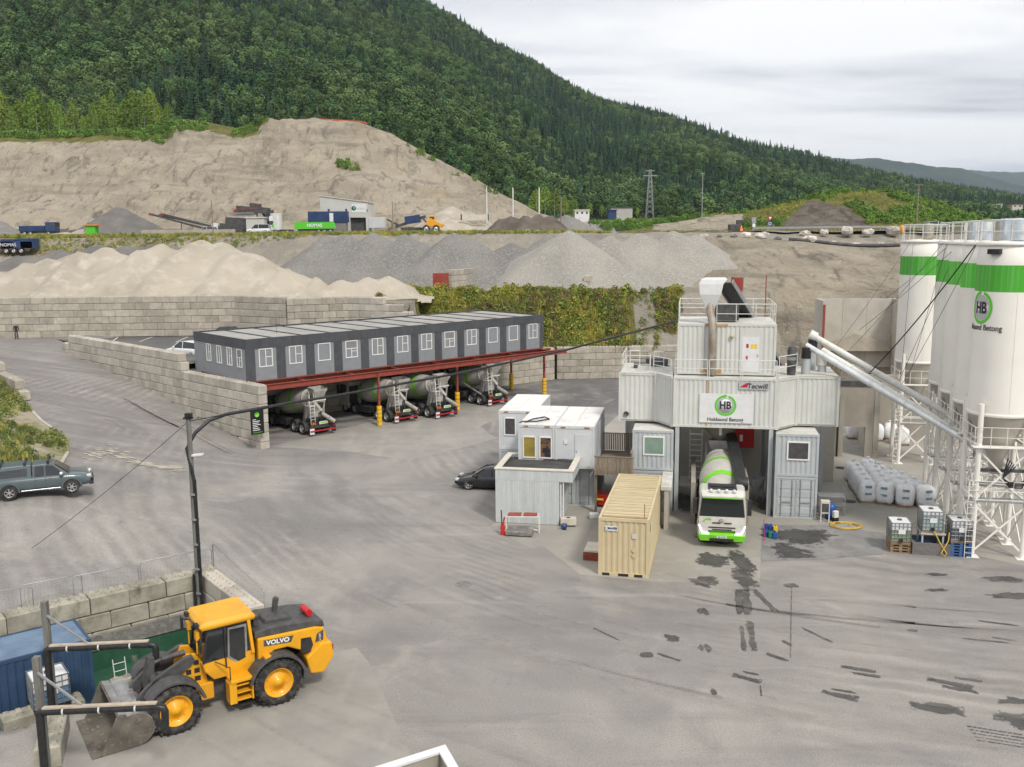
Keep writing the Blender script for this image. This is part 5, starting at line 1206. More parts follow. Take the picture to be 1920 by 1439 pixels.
 for s in (-1, 1):
  q = MB(); q.box(s*.72,-.04,.72,s*1.2,.0,.92); tl = q.build('tail_light', 'trim', r)
  q = MB(); q.box(s*1.0,-.055,.76,s*1.18,-.041,.88); q.build('red_lens', 'lamp_red', tl)
  q = MB()
  for k in range(3): q.add([(s*(.66+.17*k),-.045,1.0),(s*(.74+.17*k),-.045,1.0),(s*(.86+.17*k),-.045,1.22),(s*(.78+.17*k),-.045,1.22)], [(0,1,2,3)])
  q.build('hazard_stripe', 'orange', tl)
  q = MB(); q.box(s*.62,-.03,.97,s*1.24,-.0,1.25); q.build('hazard_board', 'trim', tl)
  q = MB(); q.box(s*.82,.0,.2,s*1.24,.03,.7); q.build('mud_flap', 'print_white' if s < 0 else 'trim', r)
 q = MB(); q.bar((-1.22,-.06,.48),(1.22,-.06,.48),.1,.1); q.build('rear_bumper', 'bumper_red', r)
 q = MB(); q.box(-.35,-.04,1.0,.45,-.0,1.22); rp = q.build('rear_plate', 'plate', r); q = MB(); q.box(-.25,-.05,1.06,.35,-.041,1.16); q.build('plate_print', 'truck_green', rp)
 q = MB(); q.tube([(.7,5.9,1.35),(.7,6.6,1.35)], .28, 14); q.build('water_tank', 'truck_white', r); q = MB(); q.box(-.6,5.6,1.1,.6,6.4,1.5); q.build('pump_box', 'chassis', r)
 if boom:
  q = MB(); q.bar((-1.05,7.2,3.05),(-.7,1.0,4.35),.62,.28); bm = q.build('conveyor_boom', 'trim', r, bevel=.03); q = MB(); q.bar((-1.05,7.2,3.21),(-.7,1.0,4.51),.45,.02); q.build('belt', 'black', bm)
  q = MB(); q.lathe([(.36,-.35),(.38,-.3),(.38,.3),(.36,.35)], 16, 0, Matrix.Translation((-1.05,7.25,2.98)) @ Matrix.Rotation(R_(90), 4, 'Y'), cap=True); q.build('boom_drum', 'black', bm)
  q = MB(); q.bar((-1.2,6.9,1.2),(-1.2,6.9,3.0),.16,.16); q.bar((-1.38,1.0,1.2),(-1.1,7.0,2.8),.08,.14); q.build('boom_frame', 'machine_grey', bm)
 return r
rz42 = RZB
def rear_at(x_, y_): p = G(x_, y_, .48); return Vector((p.x, p.y, 0))
t1 = mixer_truck('mixer truck with grey drum parked in the first bay beside the block wall', rear_at(606, 806), rz42, 'mixer trucks parked under the office')
for lab, x_, y_ in (('mixer truck standing between the first and second yellow post guard, rear ladder visible', 762, 783), ('mixer truck backed beside the second yellow post guard in the middle bay', 838, 775)):
 c = copy_tree(t1); c.location = rear_at(x_, y_); c['label'] = lab
bt = mixer_truck('mixer truck with a dark conveyor boom parked in the farthest bay', rear_at(934, 752), rz42, 'mixer trucks parked under the office', True)
pf = G(1353, 1012, .5); 
mixer_truck('white and green mixer truck facing out of the plant lane with lights on', Vector((pf.x, pf.y, 0))+PB*9.55, YAWP+math.pi, None, True)

# ---- cars: local y forward
def car(label, loc, rz, paint, kind='sedan', L=4.7, W=1.82, H=1.45, group=None, name='parked_car'):
 r = thing(name, label, 'car', loc, rz, group); h = L/2; w_ = W/2
 if kind == 'sedan': S = [(-h,.45,.75,.80),(-h+.12,.3,.92,.95),(-h+.9,.22,.98,1),(-.4,.2,.94,1),(.75,.2,.92,1),(h-.95,.22,.84,1),(h-.25,.25,.70,.93),(h,.4,.58,.74)]; gh = [(-h+.55,.96,.0),(-h+1.25,H-.06,1),(-.1,H,1),(.35,H-.06,1),(1.15,.92,0)]
 elif kind == 'van': S = [(-h,.4,1.0,.92),(-h+.1,.28,1.1,.98),(-h+.9,.25,1.1,1),(0,.22,1.08,1),(h-1.2,.22,1.05,1),(h-.9,.24,1.0,1),(h-.2,.28,.82,.95),(h,.45,.66,.8)]; gh = [(-h+.06,1.08,0),(-h+.16,H-.08,1),(-.2,H,1),(h-1.9,H-.08,1),(h-1.0,1.02,0)]
 else: S = [(-h,.5,.9,.88),(-h+.1,.36,1.02,.97),(-h+.9,.3,1.06,1),(-.4,.28,1.04,1),(.75,.28,1.03,1),(h-.9,.3,1.0,1),(h-.2,.34,.86,.95),(h,.5,.72,.78)]; gh = [(-h+.15,1.04,0),(-h+.5,H-.08,1),(-.2,H,1),(.45,H-.06,1),(1.25,1.02,0)]
 rings = []
 for y, z0, z1, k in S:
  x = w_*k; rings.append([(-x*.92,y,z0),(x*.92,y,z0),(x,y,z0+.2),(x,y,z1-.2),(x*.93,y,z1-.03),(x*.82,y,z1),(-x*.82,y,z1),(-x*.93,y,z1-.03),(-x,y,z1-.2),(-x,y,z0+.2)])
 q = MB(); q.loft(rings); body = q.build('body', paint, r)
 def gr(y, z, up, k=1.0): 
  zb_ = .9 if kind == 'sedan' else 1.02
  x0 = w_*.93*k; x1 = (w_*.72 if up else w_*.86)*k; return [(-x0,y,zb_-.05),(x0,y,zb_-.05),(x1,y,max(z, zb_-.02)),(-x1,y,max(z, zb_-.02))]
 q = MB(); q.loft([gr(*g_) for g_ in gh], 0, True, True, False); q.build('glass', 'glass', body, bevel=.03)
 q = MB(); q.loft([[(-w_*.66,gh[1][0]+.03,gh[1][1]-.02),(w_*.66,gh[1][0]+.03,gh[1][1]-.02),(w_*.62,gh[1][0]+.05,gh[1][1]+.02),(-w_*.62,gh[1][0]+.05,gh[1][1]+.02)], [(-w_*.7,gh[2][0],gh[2][1]-.02),(w_*.7,gh[2][0],gh[2][1]-.02),(w_*.64,gh[2][0],gh[2][1]+.03),(-w_*.64,gh[2][0],gh[2][1]+.03)], [(-w_*.66,gh[3][0]-.03,gh[3][1]-.02),(w_*.66,gh[3][0]-.03,gh[3][1]-.02),(w_*.62,gh[3][0]-.05,gh[3][1]+.02),(-w_*.62,gh[3][0]-.05,gh[3][1]+.02)]]); q.build('roof', paint, r)
 zbt = .9 if kind == 'sedan' else 1.02
 q = MB()
 for s in (-1, 1):
  for (ya, za), (yb_, zb2) in (((gh[1][0], gh[1][1]), (gh[0][0], zbt)), ((gh[3][0], gh[3][1]), (gh[4][0], zbt)), ((-.15, H-.02), (-.2, zbt))): q.bar((s*w_*.71,ya,za),(s*w_*.90,yb_,zb2),.06,.07)
 q.build('pillars', paint, r)['kind'] = 'stuff'
 wr_ = .33 if kind == 'sedan' else .37
 for s in (-1, 1):
  for y in (h-.95, -h+.95): wheel(r, (s*(w_-.11), y, wr_), wr_, .22, s, 'alloy', 5)
  q = MB(); q.box(s*w_*.55,h-.30,.58,s*w_*.88,h-.05,.72); q.build('headlight', 'lens', r, bevel=.03); q = MB(); q.box(s*w_*.6,-h+.02,.7,s*w_*.9,-h+.12,.85); q.build('tail_light', 'lamp_red', r)
  q = MB(); q.box(s*w_*.98,.78,zbt-.0,s*(w_+.18),.95,zbt+.15); q.build('mirror', paint, r, bevel=.03)
 return r
mat('paint_black', (.012,.012,.014), .25, coat=.6); mat('paint_white', (.72,.72,.72), .3, coat=.4); mat('paint_slate', (.085,.115,.125), .32, coat=.5, c2=(.10,.13,.14), scale=2); mat('paint_silver', (.42,.45,.47), .3, .4, coat=.5); mat('paint_blue', (.02,.045,.13), .35, coat=.4)
def at_ground(x_, y_, z=0): p = G(x_, y_, z); return Vector((p.x, p.y, z))
car('black car half hidden behind the pale grey shed', at_ground(922, 914), R_(80), 'paint_black', 'sedan', 4.7, 1.85, 1.45)
car('white car on the deck at the left end of the dark office', Vector((*D(352, 650, 90)[:2], 5.1)), R_(60), 'paint_white', 'suv', 4.6, 1.85, 1.65)
car('black car on the deck behind the dark office roof', Vector((*D(432, 612, 101)[:2], 5.62)), R_(-80), 'paint_black', 'sedan', 4.7, 1.85, 1.5)

# ---- pickup
def pickup():
 pa = G(22, 952, 2.55); pb_ = G(135, 938, 2.6); d = (pb_-pa); ang = math.atan2(d.y, d.x)-math.pi/2
 fw = Vector((d.x, d.y, 0)).normalized(); left = Vector((-fw.y, fw.x, 0)); mid = (pa+pb_)/2+left*.78
 r = thing('pickup_truck', 'slate grey pickup with a covered bed and roof bars on the left yard', 'pickup', (mid.x, mid.y, zg(mid.x, mid.y)+.02), ang); k = d.length/3.095
 if k < 0: k = 1
 S = [(-2.62,.55,1.02,.9),(-2.5,.42,1.08,.97),(-1.2,.40,1.12,1),(-.3,.38,1.12,1),(1.0,.38,1.12,1),(1.5,.4,1.12,1),(2.1,.42,1.06,.98),(2.5,.45,.95,.9),(2.64,.55,.8,.76)]
 rings = [[(-x*.92*.93,y,z0),(x*.92*.93,y,z0),(x*.93,y,z0+.2),(x*.93,y,z1-.2),(x*.88,y,z1-.03),(x*.76,y,z1),(-x*.76,y,z1),(-x*.88,y,z1-.03),(-x*.93,y,z1-.2),(-x*.93,y,z0+.2)] for y, z0, z1, x in S]
 q = MB(); q.loft(rings); body = q.build('body', 'paint_slate', r)
 def gr(y, z, x0, x1): return [(-x0,y,1.05),(x0,y,1.05),(x1,y,z),(-x1,y,z)]
 q = MB(); q.loft([gr(-.34,1.76,.87,.70), gr(.55,1.78,.87,.68), gr(.7,1.74,.87,.66), gr(1.5,1.1,.84,.80)], 0, True, True, False); cabn = q.build('cabin', 'paint_slate', r, bevel=.04)
 q = MB(); q.add([(-.62,.78,1.70),(.62,.78,1.70),(.78,1.46,1.16),(-.78,1.46,1.16)], [(0,1,2,3)]); w0 = q.build('windscreen', 'glass', cabn); w0.location = (0,.02,.02)
 for s in (-1, 1):
  q = MB(); q.add([(s*.862,.30,1.15),(s*.862,1.22,1.17),(s*.722,.68,1.66),(s*.732,.30,1.68)], [(0,1,2,3)]); q.build('side_window', 'glass', cabn).location = (s*.02,0,0); q = MB(); q.add([(s*.862,-.26,1.15),(s*.862,.22,1.15),(s*.732,.22,1.68),(s*.735,-.22,1.68)], [(0,1,2,3)]); q.build('side_window', 'glass', cabn).location = (s*.02,0,0)
 q = MB(); q.loft([gr(-2.5,1.70,.87,.72), gr(-2.3,1.78,.87,.72), gr(-.42,1.80,.87,.72)], 0, True, True, False); cn = q.build('bed_canopy', 'paint_slate', r, bevel=.04)
 for s in (-1, 1):
  q = MB(); q.add([(s*.85,-2.2,1.22),(s*.85,-.62,1.22),(s*.765,-.62,1.62),(s*.765,-2.2,1.58)], [(0,1,2,3)]); q.build('canopy_window', 'glass', cn).location = (s*.02,0,0)
  q = MB(); arch(q, .46, .54, s*.80, s*.975, 1.56, .39, -.1, math.pi*1.03); q.build('wheel_flare', 'paint_slate', r); q = MB(); arch(q, .46, .54, s*.80, s*.975, -1.54, .39, -.1, math.pi*1.03); q.build('wheel_flare', 'paint_slate', r)
  q = MB(); arch(q, .38, .47, s*.6, s*.955, 1.56, .39, -.1, math.pi*1.03); arch(q, .38, .47, s*.6, s*.955, -1.54, .39, -.1, math.pi*1.03); q.build('wheel_well', 'trim', r)['kind'] = 'stuff'
  for y in (1.56, -1.54): wheel(r, (s*.86, y, .39), .39, .26, s, 'alloy', 6)
  q = MB(); q.tube([(s*.95,-.95,.42),(s*.95,1.0,.42)], .045, 8); q.build('side_step', 'chrome', r)
  q = MB(); q.lathe([(.0,-.12),(.1,-.08),(.12,0),(.1,.08),(0,.12)], 10, 0, Matrix.Translation((s*1.03,1.08,1.22))); q.build('mirror', 'chrome', r)
  q = MB(); q.box(s*.5,2.32,.83,s*.83,2.58,.98); q.build('headlight', 'lens', r, bevel=.04)
  q = MB(); q.box(s*.9,.42,.98,s*.955,.6,1.02); q.box(s*.9,-.25,.98,s*.955,-.07,1.02); q.build('door_handle', 'chrome', r)['kind'] = 'stuff'
  q = MB()
  for y in (.28,-.255): q.box(s*.925,y,.5,s*.936,y+.012,1.1)
  q.build('door_gap', 'trim', r)['kind'] = 'stuff'
 q = MB(); q.box(-.5,2.55,.62,.5,2.66,.82); q.build('grille', 'trim', r, bevel=.02); q = MB(); q.box(-.8,2.45,.40,.8,2.68,.58); q.build('front_bumper', 'trim', r, bevel=.04)
 for y in (.45, -.7, -1.9):
  q = MB(); q.bar((-.72,y,1.92),(.72,y,1.92),.06,.035); 
  for s in (-1, 1): q.box(s*.68-.05,y-.07,1.76,s*.68+.05,y+.07,1.93)
  q.build('roof_bar', 'trim', r)
 q = MB(); q.box(-.9,-.40,.6,.9,-.385,1.1); q.build('bed_gap', 'trim', r)
 r.scale = (.97, .96, .96)
pickup()

# ---- wheel loader: local y forward, origin between the axles' ground points at the rear axle
mat('loader_yellow', (.80,.385,.012), .42, c2=(.70,.33,.015), scale=1.2, fac=(.4,.68), coat=.15, c3=(.50,.34,.12), scale3=2.6, fac3=(.60,.82)); mat('loader_grey', (.06,.058,.058), .55, c2=(.09,.087,.085), scale=4); mat('bucket_steel', (.40,.40,.41), .45, .4, c2=(.25,.24,.23), scale=1.4, fac=(.4,.62)); mat('bucket_dirty', (.17,.15,.12), .8, .1, c2=(.10,.088,.075), scale=2.5, fac=(.4,.64), c3=(.27,.25,.21), scale3=5, fac3=(.55,.7)); mat('extinguisher', (.55,.015,.015), .35)
def loader():
 ra = G(525, 1322, 0); fa = G(340, 1376, 0); d = fa-ra; ang = math.atan2(d.y, d.x)-math.pi/2; fw = d.normalized(); right = Vector((fw.y, -fw.x, 0)); WBs = d.length
 org = ra+right*1.38                                       # the photographed wheels are the left ones
 r = thing('wheel_loader', 'yellow wheel loader with its bucket lowered beside the wash pit', 'wheel loader', (org.x, org.y, 0), ang)
 RW = .82
 for s in (-1, 1):
  for y in (0, WBs): wheel(r, (s*1.08, y, RW), RW, .60, s, 'loader_yellow', 0, 22, .16)
 # rear frame, hood
 q = MB(); q.box(-.55,-1.6,.7,.55,1.35,1.3); q.build('rear_frame', 'loader_grey', r, bevel=.04)
 q = MB(); X = 1.0
 q.prism([(.55,1.30),(.55,2.42),(-1.55,2.34),(-1.85,2.25),(-1.98,1.75),(-1.75,1.30),(-.95,1.62),(-.5,1.86),(.0,1.86)], -X, X, ax='x'); hood = q.build('engine_hood', 'loader_yellow', r, bevel=.05)
 q = MB(); q.prism([(.62,2.40),(.62,2.66),(.0,2.72),(-1.2,2.62),(-1.86,2.50),(-1.92,2.24),(-1.5,2.33)], -X*.93, X*.93, ax='x'); top = q.build('hood_top', 'loader_grey', hood, bevel=.05)
 q = MB(); q.prism([(.2,2.6),(.1,2.84),(-.7,2.82),(-.95,2.6)], -.55,.55, ax='x'); q.build('air_cover', 'loader_grey', top, bevel=.06)
 q = MB(); q.tube([(.35,-.45,2.75),(.35,-.45,2.95)], .14, 10) if False else q.tube([(-.45,.45,2.7),(-.45,.45,3.0)], .12, 10); q.lathe([(.16,0),(.2,.06),(.18,.16),(0,.2)], 12, 0, Matrix.Translation((-.45,.45,2.98))); q.build('air_precleaner', 'loader_grey', top)
 q = MB(); q.prism([(-.35,2.78),(-.52,2.78),(-.62,3.3),(-.52,3.36),(-.42,3.3)], .0,.16, ax='x'); q.build('exhaust_stack', 'loader_grey', top, bevel=.03)
 q = MB(); q.tube([(-.55,-1.5,2.72),(.05,-1.5,2.72)], .12, 14); q.build('fire_bottle', 'extinguisher', top); 
 for s in (-1, 1):
  q = MB(); q.prism([(.35,2.10),(.35,2.32),(-.72,2.24),(-.62,2.02)], s*X, s*(X+.012), ax='x'); pb_ = q.build('name_plate', 'loader_grey', hood)
  lettering('VOLVO', .22, 'print_white', pb_, (s*(X+.018), -.15, 2.17), (math.pi/2, 0.07*(-s), -math.pi/2 if s < 0 else math.pi/2), bold=.008, xs=1.12)
  q = MB(); q.prism([(-.95,1.55),(-.98,2.05),(-1.35,2.02),(-1.42,1.72),(-1.30,1.45)], s*X, s*(X+.012), ax='x'); q.build('air_grille', 'trim', hood)
  q = MB(); q.prism([(-1.5,1.78),(-1.58,2.08),(-1.82,2.18),(-1.80,1.80)], s*X, s*(X+.012), ax='x'); mp_ = q.build('model_plate', 'loader_grey', hood); lettering('L120H', .10, 'print_white', mp_, (s*(X+.018), -1.68, 1.95), (math.pi/2, -math.pi/2, -math.pi/2 if s < 0 else math.pi/2))
  # rear mudguards
  q = MB(); arch(q, RW+.10, RW+.20, s*.72, s*1.42, 0, RW, R_(12), R_(165), n=14); q.build('rear_fender', 'loader_grey', r, bevel=.02)
  q = MB(); q.box(s*.74,-.1,RW+.88,s*1.3,.42,RW+1.0); q.build('fender_step', 'loader_yellow', r, bevel=.02)
  q = MB(); q.prism([(-1.25,.70),(-1.1,1.32),(-1.7,1.75),(-2.08,1.70),(-2.15,1.15),(-1.75,.62)], s*.35, s*1.12, ax='x'); q.build('counterweight', 'loader_yellow', r, bevel=.06)
  q = MB(); q.box(s*.95,-1.2,.62,s*1.2,-.95,.95); q.build('rear_step', 'loader_grey', r, bevel=.02)
  q = MB(); q.box(s*.7,-2.16,1.35,s*1.05,-2.1,1.55); q.build('tail_light', 'lamp_red', r)
 # cab
 q = MB(); q.loft([[(-.80,.72,1.30),(.80,.72,1.30),(.80,2.05,1.30),(-.80,2.05,1.30)], [(-.86,.62,1.62),(.86,.62,1.62),(.82,2.32,1.62),(-.82,2.32,1.62)], [(-.86,.62,2.02),(.86,.62,2.02),(.80,2.38,1.90),(-.80,2.38,1.90)]], 0, True, True, False); cab = q.build('cab_base', 'loader_yellow', r, bevel=.05)
 q = MB(); q.loft([[(-.82,.70,1.95),(.82,.70,1.95),(.76,2.34,1.90),(-.76,2.34,1.90)], [(-.78,.78,3.12),(.78,.78,3.12),(.70,2.14,3.12),(-.70,2.14,3.12)]], 0, True, True, False); q.build('cab_glass', 'glass', cab)
 q = MB()
 for s in (-1, 1):
  q.bar((s*.84,.70,1.95),(s*.80,.80,3.14),.10,.22); 
 q.build('rear_pillar', 'loader_yellow', cab)['kind'] = 'stuff'
 q = MB()
 for s in (-1, 1): q.bar((s*.82,1.62,1.62),(s*.77,1.60,3.12),.05,.09); q.bar((s*.79,2.35,1.92),(s*.72,2.14,3.12),.06,.06)
 q.build('door_frame', 'trim', cab)['kind'] = 'stuff'
 for s in (-1, 1):
  q = MB(); q.prism([(.88,1.72),(.86,3.0),(1.5,3.0),(1.55,1.95),(1.2,1.66)], s*.80, s*.845, ax='x'); dd_ = q.build('cab_door', 'bucket_steel' if s < 0 else 'loader_grey', cab); q = MB(); q.prism([(.95,1.82),(.94,2.93),(1.45,2.93),(1.48,2.0),(1.2,1.75)], s*.835, s*.86, ax='x'); q.build('door_glass', 'glass', dd_)
 q = MB(); q.loft([[(-.88,.58,3.12),(.88,.58,3.12),(.86,2.36,3.10),(-.86,2.36,3.10)], [(-.94,.52,3.22),(.94,.52,3.22),(.90,2.44,3.20),(-.90,2.44,3.20)], [(-.84,.64,3.38),(.84,.64,3.38),(.80,2.30,3.36),(-.80,2.30,3.36)]], 0, True, True, False); rf = q.build('cab_roof', 'loader_yellow', r, bevel=.06)
 q = MB(); 
 for x_ in (-.6, .6): q.box(x_-.12,2.40,3.16,x_+.12,2.52,3.3)
 q.build('roof_lamps', 'trim', rf)['kind'] = 'stuff'
 for s in (-1, 1): q = MB(); q.tube([(s*.82,2.3,2.9),(s*1.12,2.5,2.9)], .025, 6); q.box(s*1.05,2.48,2.5,s*1.28,2.53,2.95); q.build('mirror', 'trim', cab)
 # steps and side deck on the left
 for s in (-1, 1):
  q = MB(); q.box(s*.78,.85,1.18,s*1.3,1.62,1.30); sd = q.build('side_deck', 'loader_yellow', r, bevel=.02)
  for k in range(3): q = MB(); q.box(s*.85,.92,.50+.26*k,s*1.22,1.4,.55+.26*k); q.build('step', 'loader_yellow', sd)
  q = MB(); q.box(s*.80,1.42,.45,s*1.25,1.66,1.18); q.box(s*.82,.84,.45,s*1.22,.90,1.18); q.build('step_side', 'loader_yellow', sd)
  q = MB(); q.box(s*.86,.84,.28,s*1.2,1.3,.33); q.build('rubber_step', 'black', sd); q = MB(); q.tube([(s*1.2,1.6,1.3),(s*1.2,1.6,1.75),(s*.9,2.0,1.95)], .02, 6); q.build('handrail', 'trim', sd)
 # articulation and front frame
 q = MB(); q.box(-.4,1.3,.6,.4,2.2,1.25); q.build('joint', 'loader_grey', r); q = MB()
 for k in range(6): q.tube([(-.3+.12*k,1.4,1.15),(-.32+.12*k,1.8,1.4+.03*k),(-.25+.1*k,2.3,1.2)], .03, 6)
 q.build('hoses', 'black', r)['kind'] = 'stuff'
 q = MB(); q.box(-.62,2.0,.55,.62,WBs+.35,1.15); q.build('front_frame', 'loader_yellow', r, bevel=.04)
 for s in (-1, 1):
  q = MB(); q.prism([(2.15,1.1),(2.25,1.75),(2.5,2.2),(2.78,2.25),(2.95,1.9),(3.25,1.1)], s*.34, s*.46, ax='x'); tw = q.build('tower_plate', 'loader_yellow', r, bevel=.02)
  q = MB(); 
  for k in range(3): q.box(s*.462,2.38+.02*k,1.25+.28*k,s*.468,2.58,1.42+.28*k); q.box(s*.462,2.68,1.25+.28*k,s*.468,2.88-.03*k,1.42+.28*k)
  q.build('tower_slots', 'trim', tw)['kind'] = 'stuff'
  q = MB(); arch(q, RW+.08, RW+.18, s*.76, s*1.40, WBs, RW, R_(30), R_(168), n=12); q.build('front_fender', 'loader_grey', r, bevel=.02)
  q = MB(); q.prism([(2.55,2.02),(2.65,2.24),(2.85,2.22),(3.8,1.78),(4.35,1.35),(4.85,.62),(4.72,.42),(4.5,.48),(4.1,1.05),(3.5,1.38),(2.8,1.82)], s*.44, s*.60, ax='x'); q.build('lift_arm', 'loader_grey', r, bevel=.02)
  q = MB(); q.tube([(s*.42,2.7,1.3),(s*.42,3.6,1.45)], .09, 10); q.tube([(s*.42,3.6,1.45),(s*.42,3.95,1.5)], .05, 10); q.build('lift_cylinder', 'loader_grey', r)
  q = MB(); q.tube([(s*.5,2.45,2.2),(s*.5,2.45,2.95)], .03, 6); q.box(s*.40,2.38,2.72,s*.62,2.5,3.0); q.build('work_lamp', 'loader_yellow', r)
 q = MB(); q.tube([(0,2.75,2.15),(0,3.5,2.1)], .10, 10); q.tube([(0,3.5,2.1),(0,3.9,2.02)], .06, 10); q.prism([(3.8,1.45),(3.75,2.25),(3.95,2.3),(4.15,1.5),(4.1,.95),(3.95,.95)], -.12,.12, ax='x'); q.tube([(0,4.08,1.02),(0,4.75,1.0)], .07, 8); q.build('tilt_linkage', 'loader_grey', r)
 q = MB(); q.tube([(-.6,3.85,1.6),(.6,3.85,1.6)], .13, 12); q.build('cross_tube', 'loader_grey', r)
 # bucket: curved shell open to the front
 cy_, cz_ = 5.15, .62; nb0 = len(COL.objects); prof = []
 for k in range(13):
  a = R_(70)+R_(205)*k/12; prof.append((cy_+.62*math.cos(a)*(1.0 if k < 12 else 1), cz_+.58*math.sin(a)))
 prof = [(5.62,1.32),(5.4,1.28)]+prof+[(6.25,.03)]
 bw = 1.42
 q = MB(); n = len(prof); inn = [(y+.05*(1 if y < 5.6 else 0), z+(.04 if z < .7 else -.03)) for y, z in prof]
 vs_ = [(x_, y, z) for x_ in (-bw, bw) for y, z in prof]
 q.add(vs_, [(i, i+1, n+i+1, n+i) for i in range(n-1)], 0)
 shell = q.build('bucket', 'bucket_steel', r, fix=False); so = shell.modifiers.new('plate', 'SOLIDIFY'); so.thickness = .05; so.offset = 0
 for s in (-1, 1):
  q = MB(); q.prism([(6.25,.03)]+[(5.66,1.32)]+prof[1:], s*bw, s*(bw+.04), ax='x'); q.build('bucket_side', 'bucket_dirty', shell)
 q = MB(); q.box(-bw-.04,6.18,.012,bw+.04,6.5,.055); q.build('cutting_edge', 'bucket_dirty', shell)
 q = MB(); vs_ = [(x_, y, z) for x_ in (-bw+.01, bw-.01) for y, z in [(a+.06 if a < 5.8 else a, b_+.03 if b_ < .8 else b_-.02) for a, b_ in prof]]
 q.add(vs_, [(i, i+1, n+i+1, n+i) for i in range(n-1)], 0); q.build('bucket_lining', 'bucket_dirty', shell, fix=False)
 q = MB()
 for s in (-1, 1): q.prism([(4.62,.45),(4.95,.3),(5.2,1.2),(4.8,1.25)], s*.38, s*.66, ax='x')
 q.build('bucket_brackets', 'bucket_steel', shell)['kind'] = 'stuff'
 shell.location = (0, -.26, 0); shell.scale = (.96, .97, .93); r.scale = (1.03, 1.03, 1.03)
loader()
# ---------------------------------------------------------------- cabins, shed and goods in the yard
def GG(x_, y_):
 z = 1.0
 for _ in range(30): p = G(x_, y_, z); z = .5*z+.5*zg(p.x, p.y)
 return Vector((p.x, p.y, zg(p.x, p.y)))
mat('cabin_white', (.60,.62,.63), .55, c2=(.53,.55,.56), scale=.9, fac=(.4,.7), c3=(.42,.42,.40), scale3=1.3, fac3=(.64,.85), stretch3=(3,3,.25)); mat('cabin_roof', (.74,.73,.71), .6, c2=(.62,.58,.52), scale=.8, fac=(.5,.72), c3=(.42,.24,.14), scale3=1.6, fac3=(.68,.8)); mat('shed_board', (.55,.58,.58), .6, c2=(.50,.53,.53), scale=1.5, orand=.06, c3=(.42,.43,.42), scale3=1.8, fac3=(.62,.85), stretch3=(2,2,.2)); mat('felt_dark', (.05,.05,.052), .85, c2=(.085,.08,.075), scale=.8, fac=(.42,.7)); mat('trim_cream', (.64,.60,.52), .7, c2=(.55,.51,.44), scale=2)
# yellow container
yc = thing('shipping_container', 'cream yellow container with slatted open roof in front of the plant', 'container', G(1121.5, 1078, 0), R_(-13))
YL, YW_, YH = 8.7, 2.46, 2.92
def yellow():
 r = yc; m = 'cream'; q = MB(); t = .14
 for x_ in (0, YW_-t):
  for y_ in (0, YL-t): q.box(x_,y_,0,x_+t,y_+t,YH)
 for z in (0.0, YH-.16):
  q.box(t,.0,z+.002,YW_-t,.12,z+.158); q.box(t,YL-.12,z+.002,YW_-t,YL,z+.158); q.box(.0,t,z+.004,.12,YL-t,z+.156); q.box(YW_-.12,t,z+.004,YW_,YL-t,z+.156)
 q.build('frame', m, r)
 q = MB(); corr_panel(q, (t,.03,0), (1,0,0), YW_-2*t, .15, YH-.15, (0,-1,0)); q.build('front_wall', m, r, fix=False)
 q = MB(); corr_panel(q, (t,YL-.03,0), (1,0,0), YW_-2*t, .15, YH-.15, (0,1,0)); q.build('rear_wall', m, r, fix=False)
 for x_, n_ in ((.03,-1),(YW_-.03,1)): q = MB(); corr_panel(q, (x_,t,0), (0,1,0), YL-2*t, .15, YH-.15, (n_,0,0)); q.build('side_wall', m, r, fix=False)
 q = MB(); n = 46
 for k in range(n):
  y_ = .55+k*(YL-.8)/n; q.box(.13,y_,YH-.10+rnd.uniform(-.015,.015),YW_-.13,y_+.11,YH-.02+rnd.uniform(-.02,.02))
 q.build('roof_slats', 'cream', r)['kind'] = 'stuff'
 q = MB(); q.box(.1,.1,YH-.2,YW_-.1,YL-.1,YH-.16); q.build('roof_lining', 'rust', r)
 q = MB(); q.box(.05,.1,.05,YW_-.05,YL-.05,.12); q.build('floor', m, r)
 q = MB(); q.box(.2,-.012,-.01,.55,.03,.14); q.box(YW_/2-.25,-.012,-.01,YW_/2+.25,.03,.14); q.box(YW_-.7,-.012,-.01,YW_-.3,.03,.14); q.build('fork_pocket', 'black', r)['kind'] = 'stuff'
 q = MB(); q.box(.32,-.006,2.28,.94,.0,2.52); lb = q.build('label_plate', 'board_white', r); lettering('MAPEI', .16, 'paint_blue', lb, (.68,-.012,2.40), bold=.006, xs=1.05, shear=.15); q = MB(); q.lathe([(.06,0),(.075,0),(.075,.004),(.06,.004)], 14, 0, Matrix.Translation((.40,-.008,2.40)) @ Matrix.Rotation(R_(90), 4, 'X')); q.build('label_mark', 'paint_blue', lb)
 q = MB(); q.box(1.62,-.004,1.95,1.9,.0,2.2); q.build('faded_patch', 'trim_cream', r)
 q = MB()
 for z in (1.1, 1.36): q.add([(1.58,-.004,z),(1.74,-.004,z+.14),(1.90,-.004,z),(1.74,-.004,z-.14)], [(0,1,2,3)]); 
 q.build('placard', 'cream', r)['kind'] = 'stuff'
 q = MB(); q.box(YW_,1.0,2.0,YW_+.006,1.5,2.4); q.build('label_plate', 'board_white', r)
 q = MB(); q.tube([(YW_-.25,.12,YH-.1),(YW_-.25,.12,YH+.75)], .02, 6); q.build('rod', 'rust', r)
yellow()
